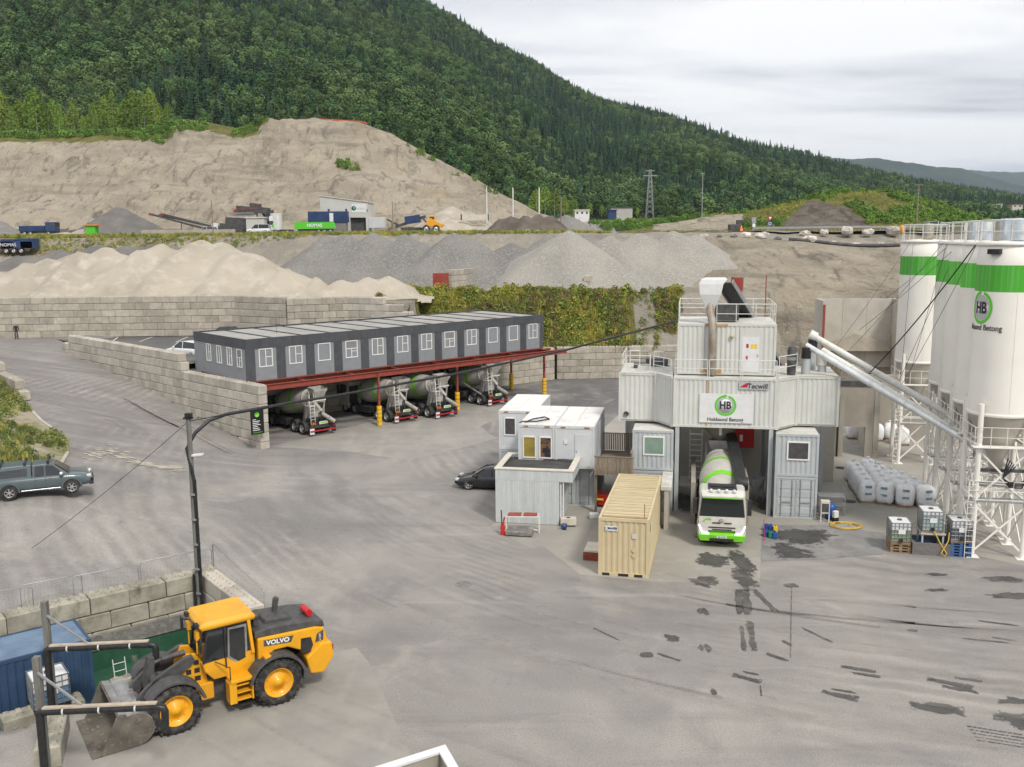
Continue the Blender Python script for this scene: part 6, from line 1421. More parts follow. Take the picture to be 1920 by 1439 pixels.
# stacked office cabins
def cabin(label, a0, a1, b0, b1, z, H, win=(), door=None, lower=False, mat_='cabin_white'):
 r = thing('site_cabin', label, 'cabin', PW(a0, b0, z), YAWP); L = a1-a0; W = b1-b0; t = .12
 q = MB(); q.box(.03,.03,.05,L-.03,W-.03,H-.05); q.build('wall', mat_, r)
 q = MB()
 for x_ in (0, L-t):
  for y_ in (0, W-t): q.box(x_,y_,0,x_+t,y_+t,H)
 for zz_ in (0, H-.16): q.box(t,.0,zz_+.001,L-t,.1,zz_+.16); q.box(t,W-.1,zz_+.001,L-t,W,zz_+.16); q.box(0,t,zz_+.002,.1,W-t,zz_+.158); q.box(L-.1,t,zz_+.002,L,W-t,zz_+.158)
 q.build('frame', mat_, r)
 for k in range(2): q = MB(); q.box(.04+k*(L/2-.03),.04,H-.02,.04+k*(L/2-.03)+L/2-.05,W-.04,H+.02+.003*k); q.build('roof_sheet', 'cabin_roof', r)
 for x0, w_, z0, h_, pm in win:
  f = window(r, w_, h_, 'p', pm); f.location = (x0+w_/2, .0, z0)
 if door: 
  q = MB(); q.box(door[0],-.012,.1,door[1],.03,2.1); d_ = q.build('door', mat_, r); q = MB(); q.box(door[0]+.08,-.05,1.0,door[0]+.12,-.012,1.12); q.build('door_handle', 'galv', d_)
 q = MB(); q.box(.35,-.03,H-.12,.62,.002,H-.05); q.box(L-.62,-.03,H-.12,L-.3,.002,H-.05); q.build('lifting_eyes', 'rust', r)['kind'] = 'stuff'
 return r
cabin('pale cabin standing farthest back beside the yard lane', -17.4, -14.95, 4.2, 10.7, 2.55, 2.6, [(.35,.8,.95,1.2,'pane_dark'),(1.75,.6,.95,1.2,'pane_dark')])
cabin('pale upper cabin with two narrow windows above the dark-roofed shed', -15.28, -13.03, -.2, 6.35, 2.55, 2.6, [(.28,.82,.55,1.35,'pane_yellow'),(1.3,.78,.55,1.35,'pane_room')])
r_ = cabin('pale upper cabin with a closed door and rusty roof beside the timber walkway', -13.01, -10.62, -.2, 6.3, 2.55, 2.6, [], (1.2, 2.1))
q = MB(); q.box(2.39,2.2,.1,2.41,5.9,2.3); q.build('side_panel', 'cabin_white', r_); q = MB(); q.box(.55,-.03,1.5,.75,0,1.75); q.build('wall_box', 'board_white', r_)
for lab, a0, a1, b0, b1, dd in (('ribbed container under the farthest back cabin', -17.4, -14.95, 4.2, 10.7, False), ('ribbed container behind the shed under the cabin with two windows', -15.28, -13.03, .45, 6.35, False), ('ribbed container with barred doors beside the shed', -13.01, -10.62, .45, 6.3, True)):
 r = thing('site_container', lab, 'container', PW(a0, b0, 0), YAWP); container_parts(r, a1-a0, b1-b0, 2.53, 'plant_grey', plain=('f',) if dd else ())
 if dd:
  for k in (0, 1):
   q = MB(); x0 = .14+k*1.06; q.box(x0,.03,.15,x0+1.04,.07,2.38)
   for i in range(4): q.box(x0+.07,.01,.25+i*.53,x0+.97,.04,.65+i*.53)
   d_ = q.build('door', 'plant_grey', r, bevel=.012); q = MB()
   for xr in (.25,.8): q.tube([(x0+xr,-.02,.15),(x0+xr,-.02,2.38)], .02, 6)
   q.build('lock_rod', 'galv', d_)
q = MB(); q.tube([PW(-14.9,.2,5.25),PW(-14.6,1.2,5.25),PW(-14.0,2.0,5.24),PW(-13.6,1.4,5.24),PW(-14.3,.5,5.24),PW(-15.1,.3,5.26),PW(-15.2,-.1,5.26)], .04, 6); tag(q.build('hose', 'black'), 'black hose lying on the white cabin roof', 'hose')
# shed with dark felt roof
sh = thing('shed', 'pale boarded shed with a dark flat roof and white parapet', 'shed', PW(-16.0, -3.6, 0), YAWP)
W_, D_, H_ = 4.5, 4.0, 3.2
q = MB(); q.box(.02,.02,0,3.72,D_-.02,H_-.5); q.build('core', 'shed_board', sh)
def brd(h):
 q = MB(); q.box(0,0,0,.138,.03,h); return q.mesh('board', 'shed_board')
n = 26
for k in range(n): put('board', shared(('brd', 2.55), lambda: brd(2.55)), sh, (k*3.72/n, -.02, .03))
for k in range(32): put('board', shared(('brd', .62), lambda: brd(.62)), sh, (k*W_/32, -.03, H_-.62))
for k in range(28):
 o = put('board', shared(('brd', .62), None), sh, (W_, k*D_/28, H_-.62)); o.rotation_euler = (0,0,math.pi/2)
q = MB(); q.box(.1,.05,H_-.35,W_-.1,D_-.05,H_-.22); q.build('roof_felt', 'felt_dark', sh); q = MB(); q.tube([(2.3,D_-.55,H_-.2),(3.2,D_-.5,H_-.2),(4.1,D_-.7,H_-.2)], .12, 8); q.build('felt_roll', 'felt_dark', sh)
q = MB(); q.box(-.06,-.07,H_,W_+.06,.32,H_+.06); q.box(-.06,D_-.28,H_,W_+.06,D_+.06,H_+.06); q.box(-.06,.32,H_+.001,.3,D_-.28,H_+.059); q.box(W_-.3,.32,H_+.001,W_+.06,D_-.28,H_+.059); q.build('parapet_cap', 'trim_cream', sh)
q = MB(); q.box(3.76,.1,0,3.84,.2,2.6); q.build('corner_post', 'board_white', sh); q = MB(); q.box(3.72,1.3,.1,3.76,2.3,2.15); q.build('door', 'cabin_white', sh); q = MB(); q.tube([(3.95,.05,0),(3.95,.05,2.58)], .04, 8); q.build('downpipe', 'board_white', sh)
# timber walkway
wk = thing('timber_walkway', 'weathered timber walkway and railing between the cabins and the plant', 'walkway', PW(-10.55, -.8, 2.3), YAWP)
for k in range(40):
 def dk_(): 
  q = MB(); q.box(0,0,0,2.25,.13,.04); return q.mesh('deck_plank', 'timber')
 put('deck_plank', shared('dkp', dk_), wk, (0, k*.145, .22))
def slat_(): 
 q = MB(); q.box(0,0,0,.085,.022,1.12); return q.mesh('slat', 'timber')
for k in range(22): put('slat', shared('slat', slat_), wk, (.0+k*.105, -.03, .05))
for k in range(16): o = put('slat', shared('slat', None), wk, (2.15, .3+k*.12, .3)); o.rotation_euler = (0,0,math.pi/2)
for k in range(18): put('slat', shared('slat', None), wk, (.0+k*.12, 5.7, .3))
q = MB(); q.box(-.03,-.06,1.17,2.34,.03,1.22); q.box(2.1,.03,1.40,2.2,2.3,1.45); q.box(-.03,5.68,1.4,2.2,5.75,1.45); q.build('hand_rail', 'timber', wk); q = MB(); q.box(0,.0,.0,.12,.12,.2); q.box(2.1,.0,.0,2.22,.12,.2); q.box(0,5.5,0,.12,5.62,.2); q.box(0,.12,.08,2.25,.2,.2); q.build('joists', 'timber', wk)['kind'] = 'stuff'
q = MB(); q.box(.0,.1,-2.3,.14,.24,.0); q.build('post', 'timber', wk)
# bench, bin and other small things by the shed
bn = thing('work_bench', 'white framed stand with two rust red panels in front of the shed', 'stand', PW(-15.05, -5.45, 0), YAWP+.12)
for x_ in (0, 1.85):
 for y_ in (0, .55): q = MB(); q.box(x_,y_,0,x_+.07,y_+.07,.95); q.build('leg', 'rail_white', bn)
q = MB(); q.box(0,0,.92,1.92,.06,.98); q.box(0,.55,.92,1.92,.61,.98); q.box(0,0.06,.15,1.92,.11,.2); q.build('rail', 'rail_white', bn)
for k in range(2): q = MB(); q.box(.12+k*.88,.02,.985,.88+k*.88,.62,1.02); q.build('panel', 'red_steel', bn)
tr = thing('pump', 'small red and black pump standing at the bench end', 'pump', PW(-15.15, -5.75, 0)); q = MB(); q.box(-.12,-.12,0,.12,.12,.55); q.tube([(0,0,.5),(.1,0,1.0)], .05, 8); q.build('pump_body', 'red_box', tr, bevel=.03); q = MB(); q.tube([(-.05,0,.55),(-.08,.05,1.4)], .03, 6); q.build('hose', 'black', tr)
sl = thing('stone_slab', 'grey stone slab lying before the bench on blue stained ground', 'slab', PW(-14.2, -5.75, 0), YAWP); q = MB(); q.box(-.75,-.3,.06,.75,.35,.28); q.build('slab', 'gravel', sl, bevel=.03)
bt_ = thing('wooden_block', 'small wooden box with a dark hole beside the shed door', 'box', PW(-11.75, -3.6, 0), YAWP+.2); q = MB(); q.box(-.45,-.25,.1,.45,.25,.5); q.build('box', 'trim_cream', bt_, bevel=.02); q = MB(); q.lathe([(0,0),(.12,0)], 10, 0, Matrix.Translation((0,0,.502))); q.build('hole', 'black', bt_); q = MB(); q.box(-.3,-.2,0,.3,.2,.1); q.build('foot', 'dark_grey', bt_)
bk_ = thing('blue_bucket', 'small blue bucket on the ground below the wooden box', 'bucket', PW(-11.9, -4.3, 0)); q = MB(); q.lathe([(0,0),(.14,0),(.18,.32),(.16,.32),(.13,.03)], 14); q.build('pail', 'paint_blue', bk_)
jc = thing('jerrycan', 'white plastic can lying on the ground beside the shed', 'can', PW(-10.45, -1.9, 0), YAWP+.3); q = MB(); q.box(-.3,-.18,0,.3,.18,.36); q.build('can', 'board_white', jc, bevel=.08); q = MB(); q.tube([(.3,0,.22),(.38,0,.22)], .05, 8); q.build('cap', 'board_white', jc)
tb = thing('tipping_bin', 'red steel tipping bin under the timber walkway', 'bin', PW(-10.1, .7, 0), YAWP); q = MB(); q.loft([[(-.3,-.3,.15),(.3,-.3,.15),(.3,.5,.15),(-.3,.5,.15)], [(-.5,-.5,.85),(.5,-.5,.85),(.5,.7,.85),(-.5,.7,.85)]], 0, True, True, False); q.build('hopper', 'red_box', tb); q = MB(); q.box(-.35,-.2,0,-.25,.5,.15); q.box(.25,-.2,0,.35,.5,.15); q.build('skids', 'black', tb); q = MB(); q.box(-.45,-.46,.5,.0,-.44,.62); q.build('mark', 'sign_yellow', tb)
for k, lab in enumerate(('grey board leaning nearer under the walkway', 'grey board leaning farther under the walkway')):
 lb = thing('leaning_board', lab, 'board', PW(-8.9, 1.0+k*1.1, 0), YAWP); q = MB(); q.bar((0,0,.35),(.35,0,1.5),.9,.05,up=(0,1,0)); q.build('panel', 'cabin_white', lb)
pl_ = thing('pallet_stack', 'red brown pallet with pale sheets beside the cream container', 'pallet', G(1112, 1046, 0), R_(-13)); q = MB(); 
for k in range(3): q.box(-.45,-.5,.14*k,.4,-.4,.14*k+.1); q.box(-.45,.4,.14*k,.4,.5,.14*k+.1); q.box(-.45,-.5,.14*k+.1,.4,.5,.14*k+.125)
q.build('pallet', 'red_steel', pl_); q = MB(); q.box(-.42,-.45,.43,.38,1.0,.52); q.build('sheets', 'trim_cream', pl_)

# big bags of admixture
mat('bag', (.86,.865,.87), .6, c2=(.70,.71,.735), scale=3.5, fac=(.42,.7), bump=.45, bscale=6); mat('bag_print', (.13,.27,.36), .6, c2=(.3,.42,.5), scale=8, fac=(.45,.6)); mat('wood', (.33,.23,.13), .85, c2=(.22,.15,.09), scale=3, orand=.2); mat('pallet_blue', (.035,.10,.26), .7, c2=(.06,.14,.30), scale=4)
def bag_mesh(seed):
 q = MB(); rg_ = random.Random(seed); n = 20; rings = []
 for j, (z, s) in enumerate(((.10,.40),(.16,.47),(.4,.51),(.8,.50),(1.05,.46),(1.2,.40),(1.30,.24),(1.32,.10),(1.42,.09),(1.46,.12))):
  ring = []
  for k in range(n):
   a = 2*math.pi*k/n; c, s2 = math.cos(a), math.sin(a); rr = s/((abs(c)**3.6+abs(s2)**3.6)**(1/3.6)); f = 1+.16*mnoise.noise(Vector((c*2+seed*7, s2*2, z*3)))+.03*rg_.uniform(-1,1)
   ring.append((rr*c*f, rr*s2*f, z+.05*mnoise.noise(Vector((c*2, s2*2+seed*3, z)))+.0))
  rings.append(ring)
 q.loft(rings, 0, True, True, True); return q.mesh('sack', 'bag')
BAGM = [bag_mesh(s) for s in range(5)]
def pal_m():
 q = MB()
 for y_ in (-.5,-.05,.4): q.box(-.5,y_,0,.5,y_+.1,.08)
 q.box(-.5,-.5,.08,.5,.5,.1); return q.mesh('pallet', 'wood')
words = ['first','second','third','fourth','fifth','sixth']
def big_bag(pos, rz, label, pr=True, grp='white big bags standing in rows'):
 r = thing('big_bag', label, 'bag', pos, rz, grp); put('sack', rnd.choice(BAGM), r).scale = (1.06, 1.06, 1.05); put('pallet', shared('palm', pal_m), r)
 if pr:
  q = MB()
  for z in (.55, 1.0): q.box(-.22,-.565,z,.16,-.53,z+.14)
  q.build('print', 'bag_print', r)['kind'] = 'stuff'
 return r
fl = Vector((21.95, 56.25, 0)); fr_ = Vector((25.0, 54.75, 0)); bkv = (PB*.97+PA*.03)*1.13
colw = ['leftmost', 'second', 'third', 'rightmost']; cnt = [5, 6, 5, 5]
for c in range(4):
 base = fl.lerp(fr_, c/3)+bkv*(.0 if c < 3 else .25); back = (PB if c < 2 else PB*.97+PA*(-.18*(c-1)))
 for k in range(cnt[c]):
  p = base+back*(1.22*k)+Vector((rnd.uniform(-.06,.06), rnd.uniform(-.05,.05), 0))
  big_bag(p, YAWP+rnd.uniform(-.28,.28), 'white big bag, %s from the front in the %s row of bags' % (words[k], colw[c]), k == 0)
for k, (x_, y_) in enumerate(((1643,826),(1668,824),(1690,834),(1600,822))):
 big_bag(at_ground(x_, y_), YAWP, ['white big bag farthest left by the concrete hall opening','white big bag behind the far silo legs, middle one','white big bag behind the far silo legs, right one','white big bag seen through the doorway of the concrete wall'][k], False, 'big bags by the concrete hall')
# concrete hall behind the bags
hl = thing('concrete_hall', 'raw concrete wall with a doorway behind the white bags', 'wall', PW(5.2, 16.6, 0), YAWP)
q = MB(); q.box(-4.8,0,0,1.0,.35,5.4); q.build('wall_panel', 'concrete_wall', hl); q = MB(); q.box(1.0,0,2.3,2.55,.35,5.4); q.build('wall_panel', 'concrete_wall', hl); q = MB(); q.box(2.55,0,0,3.1,.5,5.4); q.build('wall_panel', 'concrete_wall', hl); q = MB(); q.box(3.12,-.02,0,3.5,6.5,5.4); q.build('wall_panel', 'concrete_pale', hl)
q = MB(); q.box(3.5,7.2,0,16,7.6,5.2); q.build('wall_panel', 'concrete_wall', hl); q = MB(); q.tube([(.6,-.06,.0),(.6,-.06,4.6)], .06, 6); q.build('cable_duct', 'black', hl)
q = MB(); q.box(-4.8,-.1,5.4,3.5,.45,5.75); q.build('roof_beam', 'dark_grey', hl)
# gravel bunker farther back
bu = thing('gravel_bunker', 'tall open concrete bunker with rust red edge posts behind the plant', 'bunker', D(1545, 655, 96), R_(-6)); W_ = 7.6
z0 = -4
for k in range(3): q = MB(); q.box(k*W_/3+.01,3.5,z0,(k+1)*W_/3-.01,3.8,5.0); q.build('back_panel', 'concrete_pale', bu)
for x_ in (-.3, W_): q = MB(); q.box(x_,0,z0,x_+.3,3.8,5.0-.0); q.build('side_panel', 'concrete_pale', bu); q = MB(); q.box(x_+.04,-.1,z0,x_+.26,-.003,4.6); q.build('edge_post', 'red_steel', bu)
q = MB(); q.prism([(0,-.5),(W_,-.5),(W_*.85,.6),(W_*.5,1.3),(W_*.15,.5)], 2.6, 3.49, ax='y'); q.build('sand_remains', 'sand', bu)
# feed hoppers and walkway between plant and bunker
fh = thing('feed_hopper', 'rusty feed hopper bins with a galvanised walkway behind the plant', 'hopper', PW(-4.4, 14, 0), YAWP)
for k in range(4):
 q = MB(); q.loft([[(1.7*k+.5,.6,5.6),(1.7*k+1.1,.6,5.6),(1.7*k+1.1,1.6,5.6),(1.7*k+.5,1.6,5.6)], [(1.7*k,0,7.0),(1.7*k+1.62,0,7.0),(1.7*k+1.62,2.4,7.0),(1.7*k,2.4,7.0)]], 0, True, False, False); q.build('bin', 'trim_cream', fh)
q = MB(); q.box(-.2,-.3,5.4,7.0,2.7,5.55); q.build('bin_frame', 'rust', fh)
for x_ in (0, 3.4, 6.8):
 q = MB(); q.box(x_-.1,0,0,x_+.1,.2,5.4); q.build('leg', 'galv', fh)
rail(fh, [(-.3,-.3,6.3),(7.2,-.3,6.3),(7.2,2.7,6.3)], 1.1, 'galv', .025, 1.2)
rail(fh, [(-.3,2.7,7.2),(7.2,2.7,7.2)], 1.0, 'galv', .025, 1.2)
# IBC totes
mat('ibc_clear', (.52,.58,.575), .35, c2=(.60,.65,.64), scale=1.0, spec=.4); mat('ibc_white', (.70,.71,.72), .4); mat('liquid_green', (.20,.27,.17), .35); mat('liquid_teal', (.30,.42,.40), .35); mat('liquid_slate', (.10,.12,.15), .35); mat('liquid_blue', (.10,.20,.33), .35); mat('hose_yellow', (.62,.42,.08), .5)
def ibc(label, pos, rz, liq, lev=.6, base='wood', grp='ibc totes', w_=1.0, d_=1.15, h_=1.0, top='ibc_white'):
 r = thing('liquid_tote', label, 'tote', pos, rz, grp); x_, y_ = w_/2, d_/2
 q = MB(); q.box(-x_+.03,-y_+.03,.14,x_-.03,y_-.03,.14+h_*lev); q.build('liquid_part', liq, r, bevel=.03); q = MB(); q.box(-x_+.03,-y_+.03,.141+h_*lev,x_-.03,y_-.03,.14+h_); q.build('bottle', top, r, bevel=.04)
 q = MB(); t = .018
 for z in (.16,.36,.56,.76,.96,.14+h_): q.tube([(-x_,-y_,z),(x_,-y_,z),(x_,y_,z),(-x_,y_,z),(-x_,-y_,z)], t, 5)
 for k in range(6):
  for yy in (-y_, y_): q.tube([(-x_+k*w_/5,yy,.12),(-x_+k*w_/5,yy,.14+h_)], t, 5)
  for xx in (-x_, x_): q.tube([(xx,-y_+k*d_/5,.12),(xx,-y_+k*d_/5,.14+h_)], t, 5)
 q.build('cage', 'galv', r)['kind'] = 'stuff'
 q = MB(); q.lathe([(.12,0),(.12,.05),(0,.06)], 14, 0, Matrix.Translation((0,0,.14+h_))); q.build('lid', 'dark_grey', r)
 q = MB(); q.box(-x_,-y_,0,x_,y_,.11); q.build('base', base, r); q = MB(); q.box(-.08,-y_-.1,.14,.08,-y_,.28); q.build('valve', 'black', r)
 q = MB(); q.box(-.15,-y_-.02,.55,.2,-y_-.012,.8); q.build('label_plate', 'board_white', r)
 return r
def pallet_stack(label, pos, rz, n, m):
 r = thing('pallet_stack', label, 'pallets', pos, rz)
 for k in range(n):
  q = MB()
  for x_ in (-.5,-.07,.36): q.box(x_,-.6,.15*k+.02,x_+.14,.6,.15*k+.11)
  q.box(-.5,-.6,.15*k+.112,.5,.6,.15*k+.14); q.box(-.5,-.6,.15*k,.5,-.45,.15*k+.02); q.build('pallet', m, r)
 return r
I1 = at_ground(1689, 1038); I2 = at_ground(1749, 1042); I3 = at_ground(1802, 1046)
pallet_stack('brown pallets under the left liquid tote', I1+PB*.7, YAWP, 3, 'wood'); ibc('liquid tote with green liquid on brown pallets, left of three', I1+PB*.7+Vector((0,0,.45)), YAWP, 'liquid_green', .55)
tk = thing('concrete_tub', 'dark concrete tub with a steel stand carrying the middle tote', 'tub', I2+PB*.75, YAWP); q = MB(); q.box(-1.0,-.75,0,1.0,-.6,.62); q.box(-1.0,.6,0,1.0,.75,.62); q.box(-1.0,-.6,0,-.85,.6,.62); q.box(.85,-.6,0,1.0,.6,.62); q.box(-.85,-.6,0,.85,.6,.1); q.build('tub', 'gravel_dark', tk)
for x_ in (-.5,.5):
 for y_ in (-.5,.5): q = MB(); q.box(x_-.04,y_-.04,.1,x_+.04,y_+.04,1.06); q.build('stand_leg', 'plant_grey', tk)
q = MB(); q.box(-.6,-.62,1.06,.6,.62,1.14); q.build('stand_top', 'plant_grey', tk)
ibc('liquid tote with teal liquid raised over the concrete tub, middle of three', I2+PB*.75+Vector((-.05,0,1.14)), YAWP, 'liquid_teal', .72)
pallet_stack('blue pallets under the right liquid tote', I3+PB*.7, YAWP, 5, 'pallet_blue'); ibc('liquid tote with dark liquid on blue pallets, right of three', I3+PB*.7+Vector((0,0,.75)), YAWP, 'liquid_slate', .62)
pallet_stack('blue pallets standing behind the left tote', I1+PB*1.2+PA*1.15, YAWP, 3, 'pallet_blue')
q = MB(); v = I2+PB*.1; q.tube([v+Vector((0,0,1.3)), v+PA*.3-PB*.1+Vector((0,0,.7)), v+PA*.65-PB*.15+Vector((0,0,.15)), v+PA*.5-PB*.3+Vector((0,0,.05)), v+PA*.35-PB*.25+Vector((0,0,.2)), v+PA*.7-PB*.1+Vector((0,0,.8)), v+PA*.75+Vector((0,0,1.25))], .03, 8); tag(q.build('hose', 'hose_yellow'), 'yellow hose hanging in a loop before the concrete tub', 'hose')
q = MB(); c = at_ground(1586, 988); P = []
for k in range(70):
 a = 2*math.pi*k/22+.3*math.sin(k*.31); rr = .78+.07*math.sin(k*1.3)+.05*math.cos(k*.7); P.append(c+PA*(rr*math.cos(a))+PB*(.8*rr*math.sin(a))+Vector((0,0,.04+.012*(k/22)*2+.01*math.sin(k))))
P.append(c+PA*.2+Vector((0,0,.1))); q.tube(P, .03, 7); tag(q.build('hose', 'hose_yellow'), 'coiled yellow hose lying on the concrete yard', 'hose')
mat('can_blue', (.02,.09,.32), .4); mat('can_green', (.02,.20,.12), .4); mat('can_yellow', (.8,.5,.02), .4)
cw = ['blue jerrycan at the back left of the can cluster','blue jerrycan at the back middle of the can cluster','yellow jerrycan in the can cluster','blue jerrycan at the front left of the can cluster','green jerrycan in the front of the can cluster','blue jerrycan at the front right of the can cluster']
for k, (x_, y_, m_) in enumerate(((1437,995,'can_blue'),(1445,996,'can_blue'),(1453,998,'can_yellow'),(1435,1006,'can_blue'),(1444,1008,'can_green'),(1452,1009,'can_blue'))):
 r = thing('jerrycan', cw[k], 'can', at_ground(x_, y_), YAWP+rnd.uniform(-.2,.2), 'jerrycans beside the truck'); q = MB(); q.box(-.12,-.15,0,.12,.15,.36); q.build('can', m_, r, bevel=.03); q = MB(); q.tube([(0,-.08,.36),(0,-.08,.41)], .035, 8); q.build('cap', 'black', r); q = MB(); q.tube([(0,.12,.36),(0,.1,.42),(0,-.0,.42),(0,-.02,.36)], .014, 5); q.build('handle', m_, r)
q = MB(); a = at_ground(1433, 1015); q.tube([a, a+Vector((.05,.4,1.1))], .02, 6); tag(q.build('marker_stick', 'logo_red'), 'thin red marker stick beside the jerrycans', 'stick')
ac = thing('cooling_unit', 'small pale cooling unit on a stand beside the double-door container', 'cooling unit', PW(2.75, -.25, 0), YAWP); q = MB(); q.box(-.25,-.2,.5,.25,.2,1.25); q.build('case', 'trim_cream', ac, bevel=.02); q = MB(); q.box(-.19,-.212,.6,.19,-.201,1.1); q.build('grille', 'dark_grey', ac); q = MB(); q.box(-.25,-.2,0,-.2,-.15,.5); q.box(.2,-.2,0,.25,-.15,.5); q.build('stand', 'rail_white', ac)
dr_ = thing('blue_drum', 'blue drum behind the small cooling unit', 'drum', PW(3.15, .35, 0)); q = MB(); q.lathe([(.0,0),(.29,0),(.3,.3),(.29,.32),(.3,.6),(.29,.9),(0,.9)], 18); q.build('barrel', 'can_blue', dr_)
wj = thing('jerrycan', 'white can beside the blue drum and cooling unit', 'can', PW(3.35, -.25, 0), .3); q = MB(); q.box(-.15,-.12,.25,.15,.12,.65); q.build('can', 'board_white', wj, bevel=.04); q = MB(); q.box(-.15,-.12,0,.15,.12,.25); q.build('foot', 'black', wj)
rk = thing('steel_rack', 'galvanised platform steps beside the container stack', 'steps', PW(3.0, 1.3, 0), YAWP); q = MB(); q.box(-.4,0,1.0,1.1,.9,1.06); q.box(-.4,-.3,.6,1.1,.2,.65); q.build('platform', 'galv', rk)
for x_ in (-.35, 1.05):
 q = MB(); q.box(x_-.03,-.3,0,x_+.03,-.24,1.0); q.box(x_-.03,.84,0,x_+.03,.9,1.0); q.build('leg', 'galv', rk)
rail(rk, [(1.08,-.2,1.06),(1.08,.9,1.06)], .9, 'galv', .02)
sc_ = thing('scrap_pallet', 'pallet of scrap wrapped in white film by the concrete wall', 'pallet', PW(3.2, 13.5, 0), YAWP); q = MB(); q.box(-.7,-.5,0,.9,.5,.15); q.build('pallet', 'wood', sc_); put('sack', BAGM[0], sc_, (-.2,0,.12)).scale = (.8,.7,.4); q = MB(); q.box(.3,-.3,.15,.8,.3,.45); q.build('crate', 'dark_grey', sc_)
# drain covers
for k, (x_, y_, lab) in enumerate(((1577,878,'round drain cover nearer to the concrete wall'),(1593,941,'round drain cover left of the bag rows'),(869,1096,'round drain cover in the open yard'))):
 c = at_ground(x_, y_); q = MB(); q.lathe([(0,.02),(.38,.02),(.40,.012)], 20); q.lathe([(.3,.022),(.33,.022)], 20); tag(q.build('drain_cover', 'chassis' if k < 2 else 'gravel', None, c), lab, 'drain cover')
# the person by the tall block wall
def person(label, loc, rz):
 me = bpy.data.meshes.new('person')
 V = [(0,0,.95),(0,0,1.15),(0,.0,1.40),(0,.01,1.52),(0,.03,1.66),(0,.02,1.78),(.18,0,1.42),(.27,.0,1.14),(.25,.12,.92),(.26,.17,.82),(-.18,0,1.42),(-.27,0,1.14),(-.24,.12,.92),(-.25,.17,.82),(.10,0,.9),(.12,.03,.5),(.12,0,.08),(.13,.16,.04),(-.10,0,.9),(-.12,.03,.5),(-.12,0,.08),(-.13,.16,.04)]
 Ed = [(0,1),(1,2),(2,3),(3,4),(4,5),(2,6),(6,7),(7,8),(8,9),(2,10),(10,11),(11,12),(12,13),(0,14),(14,15),(15,16),(16,17),(0,18),(18,19),(19,20),(20,21)]
 Rr = [.15,.15,.16,.06,.105,.07,.075,.055,.04,.035,.075,.055,.04,.035,.10,.075,.05,.045,.10,.075,.05,.045]
 me.from_pydata(V, Ed, []); o = bpy.data.objects.new('tmp', me); COL.objects.link(o); md = o.modifiers.new('s', 'SKIN'); o.modifiers.new('ss', 'SUBSURF').levels = 1
 for i, v in enumerate(me.skin_vertices[0].data): v.radius = (Rr[i], Rr[i]*.85); v.use_root = (i == 0)
 dg = bpy.context.evaluated_depsgraph_get(); m2 = bpy.data.meshes.new_from_object(o.evaluated_get(dg)); bpy.data.objects.remove(o)
 for c_ in ('jacket', 'jeans', 'skin', 'hair', 'shoe'): m2.materials.append(MATS[c_])
 for p in m2.polygons:
  z = p.center.z; x_ = abs(p.center.x); p.use_smooth = True
  p.material_index = 4 if z < .09 else (2 if (z < .92 and x_ > .19) else (1 if z < .96 else (0 if z < 1.53 else (3 if z > 1.74 or p.center.y < .0 else 2))))
 return tag(put('person', m2, None, loc, rz), label, 'person')
mat('jacket', (.05,.022,.022), .8, c2=(.03,.02,.02), scale=8); mat('jeans', (.05,.065,.09), .8, c2=(.035,.05,.07), scale=9); mat('skin', (.48,.30,.22), .55); mat('hair', (.05,.03,.02), .7); mat('shoe', (.03,.028,.027), .6)
pp = D(31, 631, 103.4); person('person in dark red jacket and jeans standing by the tall block wall', Vector((pp.x, pp.y, max(zg(pp.x, pp.y), 5.2))), R_(200))
# ---------------------------------------------------------------- wash pit in the near left corner
RZP = math.atan2(E1.y, E1.x)
def PT(u, v, z=0): return PQ+E1*u+E2*v+Vector((0, 0, z))
block_wall('mossy block wall along the far side of the wash pit', [ub(PT(-.8,-.4)), ub(PT(14,-.4))], -.93, 2.1, 'block_mossy')
block_wall('block wall with studded top on the yard side of the wash pit', [ub(PT(-.4,-.02)), ub(PT(-.4,5.0))], -.93, 2.1, 'block_new')
block_wall('low block wall between the wash pit and the loader bucket', [ub(PT(2.9,5.3)), ub(PT(5.2,5.3))], 0, .757, 'block_mossy')
block_wall('low block wall in the photo corner beside the white tank', [ub(PT(7.2,6.2)), ub(PT(8.0,8.6))], 0, .757, 'block_mossy')
block_wall('block base carrying the white tank over the pit', [ub(PT(5.9,4.0)), ub(PT(8.6,4.0))], -.757, 0, 'block_mossy')
mat('pit_green', (.022,.085,.048), .6, c2=(.035,.115,.065), scale=1.2, c3=(.09,.12,.07), scale3=2.0, fac3=(.6,.75)); mat('cont_blue', (.030,.062,.125), .5, c2=(.045,.085,.16), scale=1.2, fac=(.45,.7)); mat('cont_blue_roof', (.13,.20,.29), .5, c2=(.09,.15,.23), scale=1.0); mat('pipe_black', (.016,.017,.018), .4, c2=(.03,.03,.03), scale=4); mat('post_grey', (.20,.195,.18), .7, c2=(.13,.125,.115), scale=2.5, stretch=(3,3,.4)); mat('wood_pale', (.50,.42,.33), .85, c2=(.40,.33,.26), scale=3); mat('cable_white', (.6,.6,.58), .5)
q = MB(); q.sheet([PT(0,0,-1.0),PT(14,0,-1.0),PT(14,5.1,-1.0),PT(0,5.1,-1.0)]); tag(q.build('pit_floor', 'pit_green', fix=False), kind='structure')
q = MB(); q.bar(PT(.02,.06,-.55), PT(14,.06,-.55), .12, .9); q.bar(PT(.02,.0,-.7), PT(.02,5.0,-.7), .1, .6); tag(q.build('pit_lining', 'pit_green'), kind='structure')
q = MB(); q.bar(PT(.2,.16,.2), PT(7,.16,.2), .06, .62); tag(q.build('pit_planking', 'gravel'), kind='structure')
